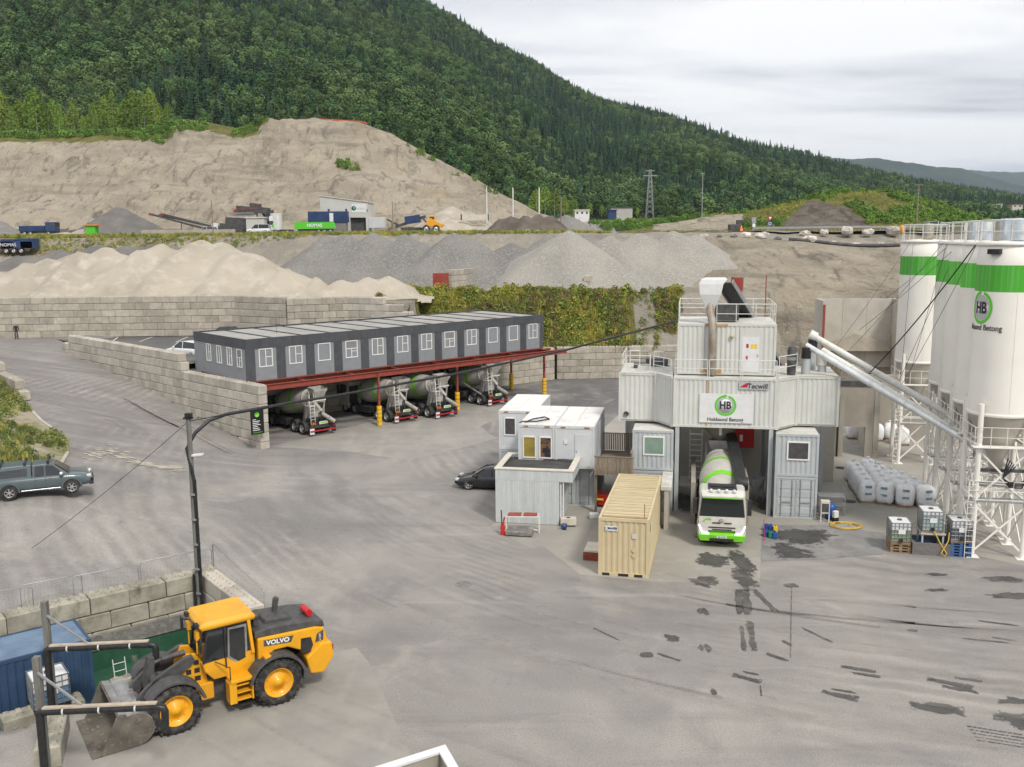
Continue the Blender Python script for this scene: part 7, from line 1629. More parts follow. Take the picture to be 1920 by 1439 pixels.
# blue container
bc = thing('shipping_container', 'blue container with ribbed roof standing in the wash pit', 'container', PT(5.25, 3.0, -1.0), RZP)
def blue():
 L, W, H = 6.06, 2.44, 2.6; r = bc; m = 'cont_blue'          # local y negative runs to the back wall
 q = MB(); t = .13
 for x_ in (0, L-t):
  for y_ in (-t, -W): q.box(x_,y_,0,x_+t,y_+t,H)
 for z in (0, H-.14): q.box(t,-.1,z+.002,L-t,0,z+.138); q.box(t,-W,z+.002,L-t,-W+.1,z+.138); q.box(0,-W+t,z+.003,.1,-t,z+.137); q.box(L-.1,-W+t,z+.003,L,-t,z+.137)
 q.build('frame', m, r)
 for y_, n_ in ((-.03,1),(-W+.03,-1)): q = MB(); corr_panel(q, (t,y_,0), (1,0,0), L-2*t, .13, H-.13, (0,n_,0)); q.build('side_wall', m, r, fix=False)
 q = MB(); corr_panel(q, (L-.03,-W+t,0), (0,1,0), W-2*t, .13, H-.13, (1,0,0)); q.build('rear_wall', m, r, fix=False)
 q = MB(); pts = corr_pts(W-.2, .05, .21); vs_ = []
 for s, d_ in pts: vs_ += [(.1,-W+.1+s,H-.01-d_),(L-.1,-W+.1+s,H-.01-d_)]
 q.add(vs_, [(2*i,2*i+2,2*i+3,2*i+1) for i in range(len(pts)-1)]); q.build('roof', 'cont_blue_roof', r, fix=False)
 for k in range(2):
  q = MB(); y0 = -W+.14+k*1.08; q.box(.02,y0,.14,.06,y0+1.06,H-.14)
  for i in range(5): q.box(-.0,y0+.08,.25+i*.44,.03,y0+.98,.55+i*.44)
  d_ = q.build('door', m, r, bevel=.012); q = MB()
  for yy in (.25,.8): q.tube([(-.04,y0+yy,.14),(-.04,y0+yy,H-.14)], .02, 6)
  q.build('lock_rod', m, d_)
blue()
ibc('white tank with blue liquid in a cage beside the blue container', PT(7.0, 4.0, .0), RZP+math.pi, 'liquid_blue', .55, 'black', None, 1.2, 1.05, 1.05)
# mesh fence panels round the pit
mat('fence_wire', (.40,.41,.42), .5, .4)
def fence(label, p0, p1, h=1.15, z0=0):
 r = thing('mesh_fence', label, 'fence', p0, 0, 'mesh fence panels round the wash pit'); d = Vector(p1)-Vector(p0); L = d.length; n = Vector((0,0,1)); q = MB()
 q.tube([(0,0,0),(0,0,h-.1),tuple(d.normalized()*.1+n*h),tuple(d-d.normalized()*.1+n*h),tuple(d+n*(h-.1)),tuple(d)], .022, 6); q.build('fence_frame', 'galv', r); q = MB(); m_ = int(L/.14)
 for k in range(1, m_): p = d*(k/m_); q.tube([tuple(p+n*.05), tuple(p+n*(h-.02))], .004, 3, 0, False)
 for k in range(1, 6): q.tube([tuple(n*(h*k/6)), tuple(d+n*(h*k/6))], .005, 3, 0, False)
 q.build('fence_mesh', 'fence_wire', r)['kind'] = 'stuff'
for k, (u0, u1, v) in enumerate(((-.9,2.2,-1.05),(2.3,4.9,-1.0),(4.5,6.8,-1.25),(6.4,9.4,-1.0))):
 fence(['mesh fence panel nearest the lamp pole behind the pit wall','second mesh fence panel from the lamp pole','third mesh fence panel from the lamp pole, set back','leftmost mesh fence panel behind the pit wall'][k], PT(u0,v,1.45), PT(u1,v,1.5 if k < 3 else 1.7), 1.3)
fence('mesh fence panel along the yard side of the wash pit', PT(-.95,-1.0,.9), PT(-.95,4.6,.4), 2.1)
# lamp pole and the long pipe it carries
pb0 = PT(.18, .22, 0)
lp = thing('lamp_pole', 'grey pole with camera, lamp head and strapped black pipe at the pit corner', 'pole', (pb0.x, pb0.y, -1.0)); ztop = D(343, 786, pb0.y).z+1.0
q = MB(); q.tube([(0,0,0),(0,0,ztop)], [.13,.10], 12); q.build('mast', 'post_grey', lp); q = MB(); q.box(-.18,-.12,ztop,.18,.12,ztop+.08); q.box(-.1,-.15,ztop+.1,.16,.1,ztop+.25); q.build('camera_bracket', 'black', lp)
q = MB(); q.bar((.1,-.05,ztop-1.55),(.55,-.1,ztop-1.5),.22,.07); q.build('lamp_head', 'board_white', lp)
q = MB(); q.tube([(.14,-.12,.4),(.14,-.12,ztop-2.6)], .075, 10); q.tube([(-.13,-.14,.3),(-.16,-.1,3.2)], .05, 8); q.build('riser_pipe', 'pipe_black', lp); q = MB()
for k in range(6): q.tube([(0.05,-.06,1.2+k*1.1),(.05,-.06,1.28+k*1.1)], .17, 10)
q.build('pipe_straps', 'galv', lp)['kind'] = 'stuff'
pe = PW(-5.86, 1.15, 11.35); P = [Vector((pb0.x+.14, pb0.y-.12, ztop-3.7))]
for x_, y_, t in ((350,842,0.0),(366,812,.02),(392,789,.045),(425,777,.075),(488,766,.13),(554,754,.19),(620,744,.26),(670,735,.31),(752,720,.41),(857,701,.54),(959,679,.66),(1060,657,.78),(1165,629,.89),(1269,602,1.0)): P.append(D(x_, y_, lerp(pb0.y, pe.y, t)))
q = MB(); q.tube(P, [.075]*6+[.06]*9, 10); tag(q.build('overhead_pipe', 'pipe_black'), 'long black pipe arching from the lamp pole across to the plant', 'pipe')
q = cable(Vector((pb0.x, pb0.y, ztop-1.1)), D(425,777,pb0.y+1.2), .0, .02); tag(q.build('stay_wire', 'black'), 'short stay wire from the pole top to the arched pipe', 'wire')
q = cable(Vector((pb0.x, pb0.y, ztop-1.1)), GG(60,1030)+Vector((0,0,.05)), .15, .014); tag(q.build('stay_wire', 'dark_grey'), 'thin stay wire from the pole top down to the left yard', 'wire')
# pipe gantries over the pit
def gantry(label, Y, post, pipe, brace, tail, post2=None):
 r = thing('pipe_gantry', label, 'pipe stand', D(*pipe[0], Y)); O = Vector(r.location); f = lambda p, dy=0: D(p[0], p[1], Y+dy)-O
 a, b = f(post[0], .25), f(post[1], .25); b.x = a.x+(b.x-a.x)*.5; b = Vector((a.x, a.y, -O.z-.3 if post[1][1] > 1400 else b.z))
 q = MB(); q.bar(a, b, .2, .2); q.build('post', 'post_grey', r)
 c, d = f(pipe[0]), f(pipe[1]); 
 q = MB(); q.tube([c, d], .105, 12); 
 e_ = f(tail); e_ = Vector((d.x+.12, d.y, e_.z)); q.tube([d-(d-c).normalized()*.05, d+Vector((.1,0,-.03)), d+Vector((.14,0,-.14)), e_], .115, 12); q.build('pipe', 'pipe_black', r)
 q = MB(); q.tube([c+Vector((.0,0,.02)), Vector((c.x, c.y, -O.z-.2))], .12, 12); q.build('down_pipe', 'pipe_black', r)
 q = MB(); q.bar(c+Vector((.1,.02,.13)), d+Vector((-.1,.02,.13)), .16, .05); q.build('carrier_beam', 'wood_pale', r)
 q = MB(); q.bar(f(brace[0], .1), f(brace[1], .05), .06, .06); q.build('brace', 'galv', r)
 q = MB(); u = (d-c).normalized()
 for k in range(3): p = c.lerp(d, .2+.3*k); q.tube([p-u*.025, p+u*.025], .12, 12)
 q.build('pipe_clips', 'cable_white', r)['kind'] = 'stuff'
gantry('black pipe on posts above the blue container, farther of the two', 30.6, ((83,1128),(96,1400)), ((88,1218),(284,1209)), ((88,1155),(165,1207)), (286,1250))
gantry('black pipe on posts in front of the loader bucket, nearer of the two', 26.4, ((68,1232),(78,1439)), ((74,1336),(300,1326)), ((70,1262),(158,1326)), (305,1366))
# ladder and green grating in the pit
ld = thing('pit_ladder', 'small pale ladder standing against the green pit floor', 'ladder', PT(4.3, 3.2, -1.0), RZP); q = MB()
for x_ in (-.22,.22): q.tube([(x_,0,0),(x_,-.35,1.5)], .022, 6)
for k in range(5): q.tube([(-.22,-.07*k-.02,.2+.28*k),(.22,-.07*k-.02,.2+.28*k)], .018, 6)
q.build('rails_and_rungs', 'cable_white', ld)
# concrete trough at the lower edge of the photo
tg = thing('concrete_trough', 'white rimmed concrete trough corner at the bottom edge of the photo', 'trough', G(835, 1396, .8)-Vector((0,0,.8))); O = Vector(tg.location); O.z = 0
d1 = (G(690,1442,.8)-G(835,1396,.8)); d1.z = 0; d1.normalize(); d2 = (G(862,1442,.8)-G(835,1396,.8)); d2.z = 0; d2.normalize()
def lshape(w_): 
 sn = abs(d1.cross(d2).z); i_ = (d1+d2)*(w_/sn); n1 = (d2-d1*d1.dot(d2)).normalized(); n2 = (d1-d2*d1.dot(d2)).normalized()
 return [(p.x, p.y) for p in (Vector((0,0,0)), d1*6, d1*6+n1*w_, i_, d2*5+n2*w_, d2*5)]
q = MB(); q.prism(lshape(.26), 0, .72, ax='z'); q.build('side', 'concrete_wall', tg); q = MB(); q.prism(lshape(.30), .722, .80, ax='z'); q.build('rim', 'board_white', tg)
q = MB(); q.sheet([d1*.1+d2*.1+Vector((0,0,.2)), d1*6+d2*.1+Vector((0,0,.2)), d1*6+d2*5+Vector((0,0,.2)), d1*.1+d2*5+Vector((0,0,.2))]); q.build('bed', 'gravel', tg)

# grass verge left of the ramp road
vp = [(-60,690),(0,705),(30,735),(55,768),(78,792),(102,808),(122,830),(127,852),(114,874),(92,886),(40,889),(0,891),(-90,900)]
vw = [GG(a, b) for a, b in vp]
q = MB(); cen = Vector((-37, 58, 0)); n = len(vw); rings = []
for s, hgt in ((1, .05), (.97, .12), (.85, .18), (.6, .25), (.3, .3), (.02, .3)):
 ring = []
 for p in vw:
  w_ = cen.lerp(Vector((p.x, p.y, 0)), s); ring.append((w_.x, w_.y, zg(w_.x, w_.y)+hgt+.15*fbm(w_.x, w_.y, .4)*(s < .95)))
 rings.append(ring)
q.loft(rings, 0, True, False, True)
mat('verge', (.33,.285,.215), .95, c2=(.17,.175,.075), scale=.35, fac=(.50,.64), space='w', bump=.8, bscale=3, c3=(.36,.32,.25), scale3=1.2, fac3=(.55,.7)); tag(q.build('grass_verge', 'verge'), kind='structure')
q = MB(); pts = [vw[k]+Vector((0,0,.06)) for k in range(3, 11)]
for i in range(len(pts)-1): q.bar(pts[i], pts[i+1], .22, .18)
tag(q.build('kerb', 'block'), kind='structure')
a, b = GG(-70, 655), GG(48, 752)
block_wall('row of blocks along the left edge of the ramp road', [ub(a), ub(b)], lambda x, y: zg(x, y)-.1, lambda x, y: zg(x, y)+1.0, 'block')
# grass tufts
mat('tuft', (.17,.21,.05), .9, c2=(.25,.25,.08), scale=1, orand=.4); mat('tuft_dark', (.09,.13,.035), .9, orand=.4); mat('tuft_yellow', (.40,.33,.06), .9, orand=.3)
def tuft(seed, m, h=.5, n=22, sp=.3):
 rg_ = random.Random(seed); q = MB()
 for k in range(n):
  a = rg_.uniform(0, 6.28); r0 = rg_.uniform(0, sp); x_, y_ = r0*math.cos(a), r0*math.sin(a); hh = h*rg_.uniform(.5, 1.1); l = rg_.uniform(.0, .35)*h; b = rg_.uniform(0, 6.28); w_ = .035*h/.5
  q.add([(x_-w_*math.sin(b),y_+w_*math.cos(b),0),(x_+w_*math.sin(b),y_-w_*math.cos(b),0),(x_+l*math.cos(b),y_+l*math.sin(b),hh)], [(0,1,2)])
 return proto('tuft', q, m)
def leafclump(seed, m, r=.5, h=.8, n=60, leaf=.12):
 rg_ = random.Random(seed); q = MB()
 for k in range(n):
  a = rg_.uniform(0, 6.28); z = rg_.random(); rr = r*math.sqrt(rg_.random())*(1-.5*z); c = Vector((rr*math.cos(a), rr*math.sin(a), .05+h*z)); d = Vector((rg_.uniform(-1,1), rg_.uniform(-1,1), rg_.uniform(-.3,1))).normalized(); e_ = d.orthogonal().normalized(); f_ = d.cross(e_); s = leaf*rg_.uniform(.6,1.3)
  q.add([tuple(c-e_*s), tuple(c-f_*s*.6), tuple(c+e_*s), tuple(c+f_*s*.6)], [(0,1,2,3)])
 return proto('leaf_clump', q, m)
pts = []
def inside(poly, x, y):
 c = False; j = len(poly)-1
 for i in range(len(poly)):
  if (poly[i][1] > y) != (poly[j][1] > y) and x < (poly[j][0]-poly[i][0])*(y-poly[i][1])/(poly[j][1]-poly[i][1])+poly[i][0]: c = not c
  j = i
 return c
vpoly = [(p.x, p.y) for p in vw]
for _ in range(7000):
 x_, y_ = rnd.uniform(-48, -25), rnd.uniform(44, 80)
 if not inside(vpoly, x_, y_): continue
 k = fbm(x_, y_, .14, 3, 2.0)
 if k < .22-(.42 if y_ > 61 else 0)-rnd.uniform(0,.1) : continue
 w_ = Vector((x_, y_, 0)); best = 1.0
 sdist = min((Vector((p.x, p.y, 0))-w_).length for p in vw)
 pts.append((x_, y_, zg(x_, y_)+min(.3, .08+.05*sdist), rnd.uniform(.4, 1.1), rnd.uniform(0, 6.28), rnd.choice((0,0,0,0,0,1,2,2,4,3)) if fbm(x_, y_, .3, 2, 7) > -.1 else 4))
vf = [tuft(1,'tuft'), tuft(2,'tuft_yellow',.6), tuft(3,'tuft_dark'), leafclump(4,'tuft_dark',.4,.5,40,.08), leafclump(5,'tuft',.4,.45,40,.08)]
for i, o in enumerate(vf): o.name = 'form_v%d' % i
scatter('verge_grass', pts, vf, 'green and yellow weeds growing on the left verge', 'grass')
# ---------------------------------------------------------------- heaps of sand and gravel on the benches
def heap(label, peaks, zb, m, slope=.62, step=.8, name='gravel_heap', rough=.25, flat=0.0, cat='heap'):
 """peaks: (px, py, Y) measured summits; cones of loose material that run into each other"""
 T = [D(*p) for p in peaks]; R_mx = max((t.z-zb)/slope for t in T)+1
 x0, x1 = min(t.x-(t.z-zb)/slope for t in T)-1, max(t.x+(t.z-zb)/slope for t in T)+1; y0, y1 = min(t.y-(t.z-zb)/slope for t in T)-1, max(t.y+(t.z-zb)/slope for t in T)+1
 c = thing(name, label, cat, ((x0+x1)/2, (y0+y1)/2, zb)); xs = np.arange(x0, x1, step); ys = np.arange(y0, y1, step); q = MB(); idx = {}
 O = Vector(c.location)
 def hz(x, y):
  n1 = fbm(x, y, .10, 3, zb); best = -9
  for t in T:
   a = math.atan2(y-t.y, x-t.x); d = math.hypot(x-t.x, y-t.y)*(1+.10*math.sin(3*a+t.x)+.07*math.sin(7*a+t.y)+.05*n1)
   h = t.z-slope*(math.sqrt(d*d+.08)-.28); h += .25*smooth(.7, 0, (t.z-h)/(t.z-zb+.1))*0
   foot = zb+.9*math.exp((h-zb-1.2)/1.2) if h < zb+1.2 else h
   best = max(best, foot if h > zb-2.4 else h)
  return best+rough*(fbm(x, y, .35, 4, zb+3)-.9*abs(fbm(x, y, .16, 3, zb+9)))-.05
 def vid(i, j):
  if (i, j) not in idx: idx[(i, j)] = len(q.v); x, y = xs[i], ys[j]; q.v.append((float(x-O.x), float(y-O.y), float(hz(x, y)-O.z)))
  return idx[(i, j)]
 H = [[hz(x, y) for x in xs] for y in ys]
 for j in range(len(ys)-1):
  for i in range(len(xs)-1):
   if max(H[j][i], H[j][i+1], H[j+1][i], H[j+1][i+1]) < zb-.05 or (name == 'sand_heap' and ys[j] < interp([-62,-31,-24.6,-18.2,-10.8], [104.3,106,102.2,104.4,101.6], xs[i])+.2): continue
   q.f.append((vid(i, j), vid(i+1, j), vid(i+1, j+1), vid(i, j+1))); q.m.append(0); q.s.append(True)
 q.build('heap_body', m, c, fix=False); return c
heap('long pale sand heap with many crests behind the tall block wall', [(-70,516,113),(0,509,113),(50,492,114),(90,482,115),(145,468,116),(205,461,117),(258,472,115.5),(300,455,118),(370,447,119),(418,454,119),(445,463,117),(482,489,114.5),(540,502,113),(592,525,111)], 9.5, 'sand', .62, .6, 'sand_heap', .55)
heap('small pale sand heap at the end of the block wall', [(640,522,111.5),(690,520,112),(727,516,113)], 9.2, 'sand', .60, .6, 'small_sand_heap', .4)
heap('dark grey rubble bank behind the left end of the sand heap', [(-40,476,140),(40,472,140),(110,464,141),(180,457,141),(240,455,141),(290,457,140),(330,460,139)], 9.5, 'gravel_dark', .5, 1.2, 'rubble_heap', .5)
heap('wide grey gravel heap left of the middle of the bench', [(615,440,138),(650,436,137),(700,434,136),(760,438,135),(850,434,133),(872,441,132)], 9.55, 'gravel', .70, .8, 'gravel_heap', .10)
heap('pale gravel heap right of the concrete stub wall', [(1068,430,129)], 9.55, 'gravel_pale', .64, .7, 'gravel_heap', .08)
heap('wide pale gravel heap farthest right on the bench', [(1145,440,133),(1200,434,136),(1262,431,137),(1305,438,138)], 9.5, 'gravel_pale', .66, .8, 'gravel_heap', .10)
heap('grey gravel bank between the two pale heaps', [(960,452,146),(1030,440,142),(1100,436,143)], 9.5, 'gravel', .62, 1.0, 'gravel_heap', .12)
ZU = 17.7
heap('dark grey gravel cone at the foot of the sand cliff', [(222,386,232)], ZU, 'gravel_dark', .62, 1.2, 'gravel_heap', .2)
heap('grey gravel cone at the left edge of the photo below the cliff', [(-45,392,224)], ZU, 'gravel', .60, 1.2, 'gravel_heap', .2)
heap('low pale sand mound beside the dark gravel cone', [(152,428,222),(120,432,222)], ZU, 'sand', .45, 1.0, 'sand_mound', .2)
heap('dark brown topsoil heap on the upper bench', [(960,402,206),(985,401,207),(1010,401,207),(1032,402,207),(940,408,206)], ZU-.3, 'soil_dark', .8, .9, 'soil_heap', .3)
heap('grey gravel heap right of the topsoil heap', [(1062,402,214),(1080,410,214)], ZU-.5, 'gravel', .6, .9, 'gravel_heap', .15)
heap('pale sand spill at the foot of the cliff', [(845,385,238),(880,395,238)], ZU, 'sand', .55, 1.0, 'sand_mound', .3)
# red bins and stub walls on the bench
def red_bin(label, x0, x1, y0, y1, Y):
 a = D(x0, y1, Y); w_ = D(x1, y1, Y).x-a.x; h = D(x0, y0, Y).z-a.z; r = thing('red_bin', label, 'bin', a); q = MB(); q.box(0,0,0,w_*.7,1.6,h); q.prism([(w_*.7,0),(w_,.9),(w_,1.6),(w_*.7,1.6)], 0.01, h-.01, ax='z'); q.build('box', 'red_steel', r)
 q = MB()
 for k in range(1, 5): q.box(0,-.03,h*k/5,w_*.7,-.001,h*k/5+.05)
 for k in range(3): q.box(w_*.7*k/3+.02,-.028,0.02,w_*.7*k/3+.07,-.002,h-.02)
 q.build('ribs', 'bumper_red', r)['kind'] = 'stuff'
red_bin('rust red steel bin at the end of the concrete stub wall', 812, 840, 513, 549, 117.5); red_bin('rust red steel bin standing behind the plant hood', 1376, 1397, 521, 546, 115)
a, b = D(842, 540, 119), D(915, 528, 131); block_wall('rough concrete stub wall between the gravel heaps', [(a.x, a.y), (b.x, b.y)], 9.5, 12.4, 'block', False); a, b = D(1100, 540, 117), D(1116, 530, 123); block_wall('short broken concrete stub in front of the pale gravel heap', [(a.x, a.y), (b.x, b.y)], 9.4, 11.6, 'block', False)
# ---------------------------------------------------------------- machines on the upper bench
mat('cladding', (.56,.555,.52), .7, c2=(.50,.495,.46), scale=.3, fac=(.4,.7)); mat('nomas_green', (.10,.55,.03), .5); mat('deep_blue', (.018,.04,.12), .55, c2=(.03,.06,.15), scale=.8); mat('machine_dark', (.05,.05,.055), .65, c2=(.10,.095,.09), scale=1.5); mat('dump_yellow', (.78,.36,.02), .5); mat('asphalt_road', (.20,.195,.19), .9, c2=(.25,.24,.235), scale=.2, space='w')
def up(x_, y_, Y=None): return D(x_, y_, Y or 222)
def zt(x, y): return zT(x, y)
def base(x_, Y):           # stands on the upper bench below photo column x_
 X = D(x_, 430, Y).x; return Vector((X, Y, zT(X, Y)-.05))
wh = base(602, 228); hw_ = D(690, 400, 228).x-wh.x
bl_ = thing('workshop_building', 'pale workshop with slanting roof and a round emblem sign below the cliff', 'building', wh); hL = D(602, 368, 228).z-wh.z; hR = D(690, 380, 228).z-wh.z
q = MB(); q.prism([(0,0),(hw_*.62,0),(hw_*.62,3.8),(hw_*.95,3.8),(hw_*.95,0),(hw_,0),(hw_,hR),(0,hL)], 0, 10, ax='y'); q.build('wall', 'cladding', bl_); q = MB(); q.box(hw_*.62,1.0,0,hw_*.95,1.2,3.8); q.build('door_opening', 'machine_dark', bl_); q = MB(); q.prism([(-.2,hL),(hw_+.2,hR),(hw_+.2,hR+.2),(-.2,hL+.2)], -.2, 10.2, ax='y'); q.build('roof', 'plant_roof', bl_)
q = MB(); q.box(hw_*.66,-.06,5.0,hw_*.96,-.01,7.0); sg = q.build('sign', 'board_white', bl_); lettering('NOMAS', .7, 'logo_grey', sg, (hw_*.85,-.08,5.9), xs=.8); q = MB(); q.lathe([(0,0),(.55,0)], 20, 0, Matrix.Translation((hw_*.705,-.075,6.0)) @ Matrix.Rotation(R_(90), 4, 'X')); q.build('emblem', 'deep_blue', sg); q = MB(); q.add([(hw_*.69,-.085,6.0),(hw_*.70,-.085,6.5),(hw_*.735,-.085,6.2),(hw_*.72,-.085,5.7)], [(0,1,2,3)]); q.build('emblem_leaf', 'nomas_green', sg)
for x_ in (.18, .55, .97): q = MB(); q.box(hw_*x_-.3,-.02,5.3,hw_*x_+.2,0.0,5.9) if x_ < .97 else q.box(hw_-.3,-.02,5.2,hw_-.05,0,5.7); q.build('window', 'glass', bl_)
def simple_container(label, x0, x1, y0, Y, m, depth=2.4, door=True):
 b = base(x0, Y); w_ = D(x1, 430, Y).x-b.x; h = 2.6; b.z = max(b.z, D(x0, y0, Y).z-h) if y0 else b.z
 r = thing('office_container', label, 'container', b); q = MB(); q.box(0,0,0,w_,depth,h); q.build('box', m, r, bevel=.05); q = MB(); corr_panel(q, (.1,-.05,0), (1,0,0), w_-.2, .15, h-.15, (0,-1,0)); q.build('ribbed_wall', m, r, fix=False)
 if door: q = MB(); q.box(w_*.55,-.12,.2,w_*.55+.9,-.06,2.2); q.build('door', 'board_white', r)
 return r
c = simple_container('dark blue container standing on a ledge beside the workshop', 578, 652, 397, 224, 'deep_blue'); q = MB(); q.box(.2,.2,-3.5,9,2.2,-.01); q.build('plinth', 'gravel', c)
simple_container('white container right of the workshop door', 690, 722, 408, 229, 'cabin_white', 2.4, False)
# green tipper trailer and white tractor
tt = thing('tipper_trailer', 'bright green tipper trailer with white lettering below the blue container', 'trailer', base(553, 214)); w_ = D(627, 430, 214).x-tt.location.x
q = MB(); q.prism([(0,.9),(w_,1.1),(w_-.4,2.5),(-.2,2.5)], 0, 2.4, ax='y'); q.build('tub', 'nomas_green', tt); lettering('NOMAS', 1.0, 'print_white', tt, (w_*.5,-.03,1.75), bold=.02); q = MB(); q.box(.5,.4,.6,w_-.5,2,.92); q.build('chassis', 'chassis', tt)
for k in range(3): wheel(tt, (w_*.6+k*1.3, .3, .5), .5, .4, -1).rotation_euler = (0, 0, -math.pi/2)
def far_truck(label, x0, x1, Y, cabm, bodym, flip=False, tank=False, hh=3.4):
 b = base(x0, Y); L = D(x1, 430, Y).x-b.x; r = thing('lorry', label, 'truck', b); cx0, cx1 = (0, 2.2) if flip else (L-2.2, L)
 q = MB(); q.box(cx0,0,.8,cx1,2.4,hh); q.build('cab', cabm, r, bevel=.12); q = MB(); q.box(cx0-.02 if flip else cx0+1.2,-.02,2.0,cx0+1.0 if flip else cx1+.02,2.42,2.9); q.build('windows', 'glass', r); q = MB(); q.box(0,.4,.6,L,2.0,.95); q.build('chassis', 'chassis', r)
 if tank: q = MB(); q.tube([((0+L-2.3)/2,1.2,1.0),((0+L-2.3)/2,1.2,4.6)], 1.3, 16); q.build('tank', bodym, r)
 else: q = MB(); q.box(2.4 if flip else .0,.02,1.0,L if flip else L-2.4,2.38,2.2 if not flip else 2.4); q.build('body', bodym, r, bevel=.06)
 for k in (.14, .30, .8): wheel(r, (L*k, .25, .5), .5, .35, -1).rotation_euler = (0, 0, -math.pi/2)
 return r
ft = far_truck('white tank lorry with green leaf emblem on the upper bench', 505, 547, 213, 'board_white', 'plant_white', True, True, 3.9); q = MB(); q.add([(.5,-.03,1.6),(1.2,-.03,3.0),(1.9,-.03,2.4),(1.5,-.03,1.2)], [(0,1,2,3)]); q.build('emblem', 'nomas_green', ft)
far_truck('blue flatbed lorry at the far left of the upper bench', 35, 103, 212, 'paint_blue', 'deep_blue', False, False, 3.0)
bt2 = thing('tipper_trailer', 'dark blue tipper trailer on the slope at the left photo edge', 'trailer', D(5, 476, 165)); q = MB(); q.box(-2,0,.9,5.3,2.4,2.1); q.box(-.2,.0,.9,2.0,2.4,2.5); q.box(3.2,.0,.9,5.4,2.4,2.6); q.build('tub', 'deep_blue', bt2, bevel=.05); lettering('NOMAS', .8, 'print_white', bt2, (1.1,-.03,1.5)); q = MB(); q.box(-2.4,.1,.8,-.35,2.3,2.4); q.build('red_tail', 'orange', bt2)
for k in range(3): wheel(bt2, (.6+k*1.3, .3, .5), .5, .4, -1).rotation_euler = (0, 0, -math.pi/2)
def on_bench(x_, Y): return base(x_, Y)
car('white van parked in front of the crushing machine', on_bench(485, 210), R_(90), 'paint_white', 'van', 5.2, 1.9, 2.0, name='parked_van'); car('silver estate car parked left of the white van on the upper bench', on_bench(388, 212), R_(90), 'paint_silver', 'suv', 4.6, 1.8, 1.6)
gs = thing('site_cabin', 'small pale flat roofed booth above the white van', 'booth', base(462, 219)); q = MB(); q.box(0,0,0,4.2,2.4,3.6); q.build('wall', 'cladding', gs); q = MB(); q.box(-.2,-.2,3.6,4.4,2.6,3.9); q.build('roof', 'plant_roof', gs)
# crusher with long conveyors
cr = thing('crushing_machine', 'dark crushing plant with three long conveyor arms on the upper bench', 'crusher', base(440, 224)); O = Vector(cr.location)
def cbar(x0, y0, x1, y1, w_, h_, m, nm, dY=0): a = D(x0, y0, 224+dY)-O; b = D(x1, y1, 224+dY)-O; q = MB(); q.bar(a, b, w_, h_); return q.build(nm, m, cr)
for k, (x0, y0, x1, y1) in enumerate(((282,402,400,434),(304,402,396,425),(300,404,410,428))):
 cbar(x0, y0, x1, y1, .9, .35, 'machine_dark', 'conveyor_arm', k*1.4-2); cbar(x0, y0-1.6, x1, y1-1.6, .7, .06, 'black', 'belt', k*1.4-2); cbar(x0-2, y0, x0+4, y0+1.0, 1.0, .5, 'red_steel', 'head_roller', k*1.4-2)
cbar(340, 418, 340, 434, .15, .15, 'machine_dark', 'prop'); cbar(415, 424, 520, 428, 2.4, 1.2, 'machine_dark', 'lower_frame'); cbar(425, 415, 462, 417, 2.2, 1.8, 'machine_dark', 'engine_box'); cbar(430, 400, 478, 400, 2.4, .25, 'galv', 'upper_deck'); cbar(436, 408, 482, 404, 1.6, 1.2, 'machine_grey', 'screen_box')
cbar(470, 388, 488, 390, 2.0, 1.8, 'machine_dark', 'hopper_box'); cbar(488, 388, 510, 408, .8, .5, 'machine_dark', 'feed_arm'); cbar(438, 404, 438, 428, .2, .2, 'machine_dark', 'leg'); cbar(478, 400, 478, 430, .2, .2, 'machine_dark', 'leg'); cbar(398, 424, 410, 426, 1.0, 1.5, 'board_white', 'hood'); cbar(440, 396, 458, 396, 2, .7, 'red_steel', 'red_panel'); cbar(480, 434, 540, 434, .1, .1, 'galv', 'skid'); cbar(445, 392, 505, 396, 2.2, 1.4, 'machine_dark', 'screen_deck'); cbar(492, 398, 512, 432, .7, .5, 'machine_dark', 'outfeed'); cbar(412, 430, 470, 430, 2.6, 1.4, 'machine_dark', 'track_frame'); cbar(450, 404, 500, 420, .9, .6, 'machine_grey', 'transfer_belt'); cbar(500, 405, 512, 405, 1.6, 2.6, 'machine_dark', 'engine_house')
q = MB()
for k in range(7): a = D(436+k*7, 399, 222)-O; q.tube([a, a+Vector((0,0,1.1))], .04, 5)
q.tube([D(436,391,222)-O, D(480,391,222)-O], .04, 5); q.tube([D(466,384,222)-O, D(490,384,222)-O], .04, 5); q.build('guard_rail', 'red_steel', cr)['kind'] = 'stuff'
c2_ = thing('screening_machine', 'dark blue screening machine beside the yellow dumper', 'screener', base(724, 226)); O2 = Vector(c2_.location)
def cb2(x0, y0, x1, y1, w_, h_, m, nm): a = D(x0, y0, 226)-O2; b = D(x1, y1, 226)-O2; q = MB(); q.bar(a, b, w_, h_); q.build(nm, m, c2_)
cb2(726,412,750,424,.9,.4,'machine_dark','conveyor_arm'); cb2(742,426,798,406,1.4,.6,'machine_dark','screen_box'); cb2(760,414,788,410,2.2,1.8,'deep_blue','hopper_box'); cb2(752,430,800,430,2.0,.8,'machine_dark','tracks'); cb2(735,430,735,418,.2,.2,'machine_dark','prop')
dp = thing('dump_truck', 'yellow articulated dumper beside the screening machine', 'dumper', base(792, 222)); w_ = D(832, 430, 222).x-dp.location.x
